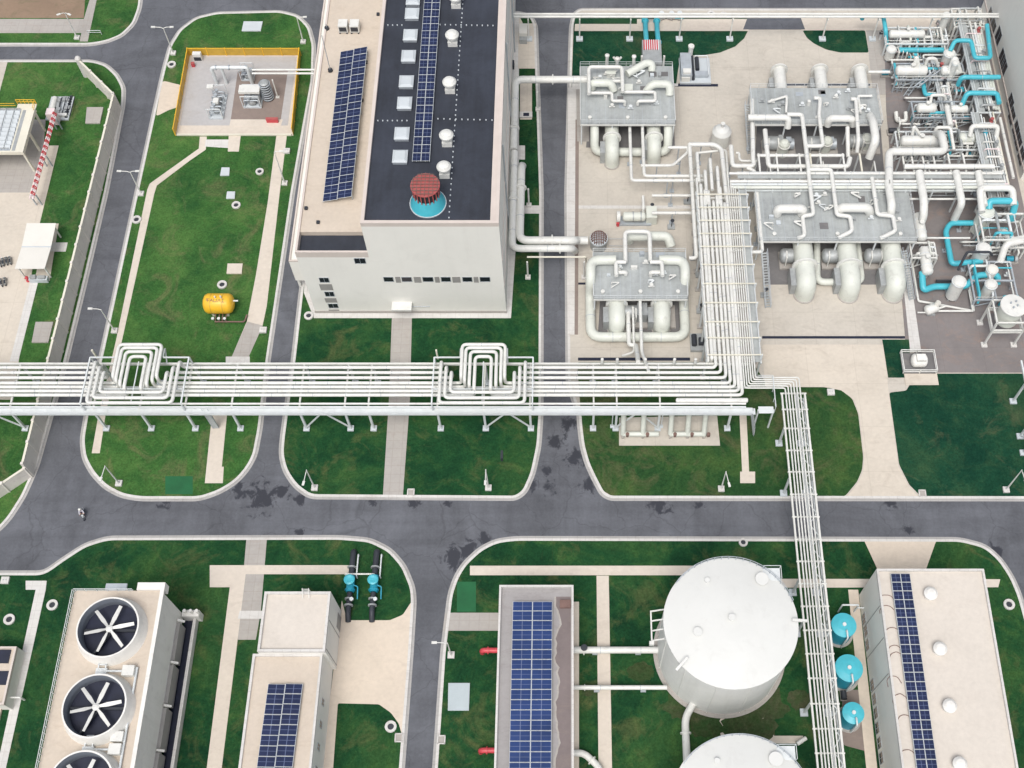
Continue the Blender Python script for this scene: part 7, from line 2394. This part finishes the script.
tr = [(p[0], p[1], p[2] - .02, p[3] * g, *(p[4:])) for p in (pts[0], pts[15], pts[16], pts[17], pts[19], pts[20], pts[21])]
skinned('trousers', tr, [(0, 1), (1, 2), (2, 3), (0, 4), (4, 5), (5, 6)], 'navy', body)
hm = MB().lathe((0, -.13, 1.74), [(.16, 0), (.185, .08), (.16, .19), (.09, .26), (.01, .28)], 20)
hp = hm.obj('helmet', 'white', body)
vz = MB().box(-.1, .0, 1.7, .1, .03, 1.8).obj('visor', 'glass', hp)
hands = MB()
for s in (-1, 1):
    for k in range(4):
        hands.tube([(s * (.25 + .025 * k), .30, 1.085), (s * (.25 + .025 * k), .34, 1.07), (s * (.25 + .025 * k), .335, 1.03)], .012, .01, 6)
    hands.tube([(s * .24, .27, 1.07), (s * .225, .31, 1.04)], .013, .01, 6)
hands.obj('fingers', 'skin', body)


# ------------------------------------------------------------------ street lamps
def lamp(label, base, top, arms, group='street lamps along the roads'):
    x, y = at(*base)
    lo, hi = 1.0, 15.0
    def shown(z):
        d = Vector((x, y - CYW, z - CZ))
        dep = d.y * _c - d.z * _s
        return CY - F * (d.y * _s + d.z * _c) / dep
    for _ in range(40):
        mid = (lo + hi) / 2
        if shown(mid) > top: lo = mid
        else: hi = mid
    h = lo
    t = thing('street_lamp', label, 'street lamp', (x, y, .12), group)
    part('foundation', MB().cbox((x, y, .1), (1.0, 1.0, .35)), 'kerb', t)
    part('pole', MB().lathe((x, y, .45), [(.14, 0), (.07, h - .45)], 10), 'white', t)
    for (dx, dy, dz) in arms:
        L = math.hypot(dx, dy)
        e = (x + dx, y + dy, h + dz)
        part('arm', MB().tube([(x, y, h - .15), (x + dx * .3, y + dy * .3, h + dz * .7), e], .07, .3, 8), 'white', t)
        part('lamp_head', MB().bar((e[0], e[1], e[2]), (e[0] + dx / L * .75, e[1] + dy / L * .75, e[2] + .03), .36, .14), 'white', t)


for a in [('double armed street lamp at the curve north of the yellow fenced pad', (173.7, 54), 28, [(-1.5, 0, .25), (1.3, 0, .25)]),
          ('double armed street lamp leaning over the left road beside the garden path', (141.5, 194.5), 172, [(-1.5, 0, .25), (1.0, 0, .25)]),
          ('single armed street lamp over the left road north of the main rack', (115, 331.5), 309.5, [(-1.3, 0, .25)]),
          ('low street lamp on the grass south of the left expansion loops', (119.5, 484), 466, [(-.2, -1.8, -.1)]),
          ('low street lamp on the grass west of the hall walkway', (315, 488.5), 470, [(-.2, -1.8, -.1)]),
          ('low street lamp on the grass between hall walkway and narrow road', (488.5, 488.5), 469.5, [(0, -1.8, -.1)]),
          ('low street lamp on the patchy lawn west of the plant driveway', (721, 489.5), 471.5, [(.3, -1.8, -.1)]),
          ('low street lamp on the dark lawn at the right picture edge', (1005.5, 490.5), 470, [(.2, -1.6, -.1)]),
          ('single armed street lamp beside the narrow south road and the red pipes', (451.3, 655.5), 643, [(-1.5, 0, .2)]),
          ('street lamp on the grass north east of the yellow fenced pad', (303.5, 42.7), 18, [(1.2, 0, .25)]),
          ('street lamp by the footpath corner at the top left of the picture', (77.5, 38.5), 13, [(-.7, -.4, .2), (.7, -.4, .2)]),
          ('street lamp at the grass edge beside the hall annex, half way down', (285, 184), 152, [(.9, 0, .2)])]:
    lamp(*a)
for px, py, lb in ((263.5, 331, 'white concrete lamp foot by the end of the beige garden path'), (830.5, 393, 'white concrete lamp foot at the north edge of the patchy lawn'), (6, 581, 'white concrete lamp foot at the left picture edge south of the road'), (287, 152, 'small white concrete foot on the narrow grass strip beside the hall annex')):
    x, y = at(px, py)
    t = thing('lamp_foot', lb, 'foundation', (x, y, .12), 'bare concrete feet')
    part('block', MB().cbox((x, y, .1), (1.2, 1.1, .4)), 'kerb', t)
    part('bolt_cage', MB().tube([(x - .2, y, .45), (x - .2, y, .7)], .05, seg=6).tube([(x + .2, y, .45), (x + .2, y, .7)], .05, seg=6), 'zinc', t)
x, y = at(95, 35)
t = thing('barrier_frame', 'thin white barrier frame on the grass beside the top left footpath', 'barrier', (x, y, .14))
part('frame', MB().bar((x - 1.2, y, .14), (x - 1.2, y, 1.2), .09).bar((x + 1.4, y, .14), (x + 1.4, y, 1.2), .09).bar((x - 1.2, y, 1.2), (x + 1.4, y, 1.2), .09).bar((x - 1.2, y, .7), (x + 1.4, y, .7), .07), 'steel', t)

# ------------------------------------------------------------------ two water valves on dark mains, south west
for i, (px, lb) in enumerate(((350.5, 'western of two dark water mains with turquoise valves beside the beige yard'), (374, 'eastern of two dark water mains with turquoise valves beside the beige yard'))):
    x, yv = at(px, 582, 1.2)
    yn, ys_ = at(px, 551, .9)[1], at(px, 621, .5)[1]
    t = thing('water_main', lb, 'valve', (x, yv, .13), 'turquoise valves on dark mains')
    part('pipe', MB().tube([(x, yn, .2), (x, yn - .1, 1.0), (x, yv + 1.2, 1.0)], .46, .5, 14), 'dark', t)
    part('pipe', MB().tube([(x, yv - 1.6, 1.0), (x, ys_ + 1, 1.0), (x, ys_, .2)], .42, .5, 14), 'dark', t)
    v = part('valve_body', MB().tube([(x, yv + 1.1, 1.0), (x, yv - 1.5, 1.0)], .62, seg=16).tube([(x, yv, 1.0), (x, yv, 2.1)], .5, seg=14).flange((x, yv - 1.2, 1.0), (0, 1, 0), .8, .2), 'teald', t)
    part('valve_head', MB().lathe((x, yv, 2.1), [(.55, 0), (.82, .15), (.82, .38), (.6, .5), (.2, .42), (.02, .42)], 24), 'teal', v)
    part('flange', MB().flange((x, yv + 2.4, 1.0), (0, 1, 0), .72, .2).flange((x, yv - 2.6, 1.0), (0, 1, 0), .7, .2).flange((x, yv - 3.6, 1.0), (0, 1, 0), .68, .2), 'mach', t)
    part('handwheel', MB().tube([(x + .3, yv - 2.9, 1.0), (x + .5, yv - 2.9, 1.9)], .12).lathe((x + .5, yv - 2.9, 1.9), [(.3, 0), (.3, .12), (.02, .15)], 12), 'steel', t)
    part('side_pipe', MB().tube([(x + .8, yn - .6, .3), (x + .8, yn - .6, 1.1), (x + .8, yv + 1, 1.1), (x + .8, yv + 1, .2)], .12, .2, 8), 'steel', t)
    part('control_pipe', MB().tube([(x + .55, yv - .6, 1.6), (x + 1.2, yv - .8, 1.4), (x + 1.2, yv - 2.6, .9)], .1, .2, 8), 'teald', t)
xa = at(350.5, 574, 1.6)[0]; xb = at(374, 574, 1.6)[0]; ya = at(360, 574, 1.6)[1]
single('link_pipe', MB().tube([(xa - .8, ya, .9), (xa - .8, ya, 1.6), (xb, ya, 1.6), (xb, ya, .9)], .14, .2, 8), 'white', 'thin white pipe linking the two turquoise valves', 'pipe')

# pipes between grey roofed building and big tank
xe = at(575.5, 650, 1)[0]
for py, px1, r, lb in ((650, 660, .52, 'upper thick white pipe from the grey roofed building to the big tank'), (687.5, 667, .34, 'lower white pipe from the grey roofed building to the big tank')):
    y = at(600, py, 1.4)[1]
    pipe(lb, [(at(573.5, py, 1.4)[0], y, 1.4), (at(px1, py, 1.4)[0], y, 1.4)], r, 'white', world=True, posts=True, step=5, flange=((0, .12),), name='tank_pipe')
    if py == 650:
        x = at(584, 648, 1.4)[0]
        t = thing('pipe_valve', 'small dark valve on the upper thick white pipe by the grey roofed building', 'valve', (x, y, 1.9))
        part('bonnet', MB().tube([(x, y, 1.85), (x, y, 2.6)], .3), 'mach', t)
        part('wheel', MB().lathe((x, y, 2.6), [(.5, 0), (.5, .1), (.05, .12)], 14), 'dark', t)
pipe('white pipe linking the two big storage tanks on their west side', [(693, 704, 1.4), (685, 718, 1.4), (684, 752, 1.4), (690, 763, 1.4)], .55, 'white', 1.4, posts=True, flange=((1, .45),), name='tank_pipe', step=4)
pipe('white elbow pipe from the grey roofed building toward the southern tank', [(572, 753, 1.2), (584, 753, 1.2), (600, 768, 1.2), (606, 800, 1.2)], .5, 'white', 1.0, posts=False, name='tank_pipe', flange=((1, .5),))
pipe('pale nozzle pipe from the southern big tank across the bridge side', [(797, 744, 1.0), (806, 738, 1.0)], .3, 'white', name='tank_pipe')

# ------------------------------------------------------------------ light: thin bright overcast
SUN_EL, SUN_AZ = rad(64), rad(194)     # azimuth from north, clockwise
world = bpy.data.worlds.new('World')
scn.world = world
world.use_nodes = True
nt = world.node_tree
bg = nt.nodes['Background']
sky = nt.nodes.new('ShaderNodeTexSky')
sky.sky_type = 'NISHITA'
sky.sun_disc = False
sky.sun_elevation = SUN_EL
sky.sun_rotation = SUN_AZ
sky.dust_density = 4.0
sky.air_density = 0.8
sky.ozone_density = 1.0
hs = nt.nodes.new('ShaderNodeHueSaturation')
hs.inputs['Saturation'].default_value = 0.45
nt.links.new(sky.outputs[0], hs.inputs['Color'])
nt.links.new(hs.outputs[0], bg.inputs['Color'])
bg.inputs['Strength'].default_value = 0.12
sd = bpy.data.lights.new('sun', 'SUN')
sd.energy = 1.15
sd.angle = rad(28)
sd.color = (1.0, 0.97, 0.93)
so = bpy.data.objects.new('sun', sd)
COL.objects.link(so)
dirv = Vector((math.sin(SUN_AZ) * math.cos(SUN_EL), math.cos(SUN_AZ) * math.cos(SUN_EL), math.sin(SUN_EL)))
so.rotation_euler = (-dirv).to_track_quat('-Z', 'Y').to_euler()
so.location = (0, 0, 200)
vs = scn.view_settings
vs.view_transform = 'Standard'
vs.look = 'None'
vs.gamma = 1.0
vs.use_curve_mapping = False
vs.exposure = 0.57
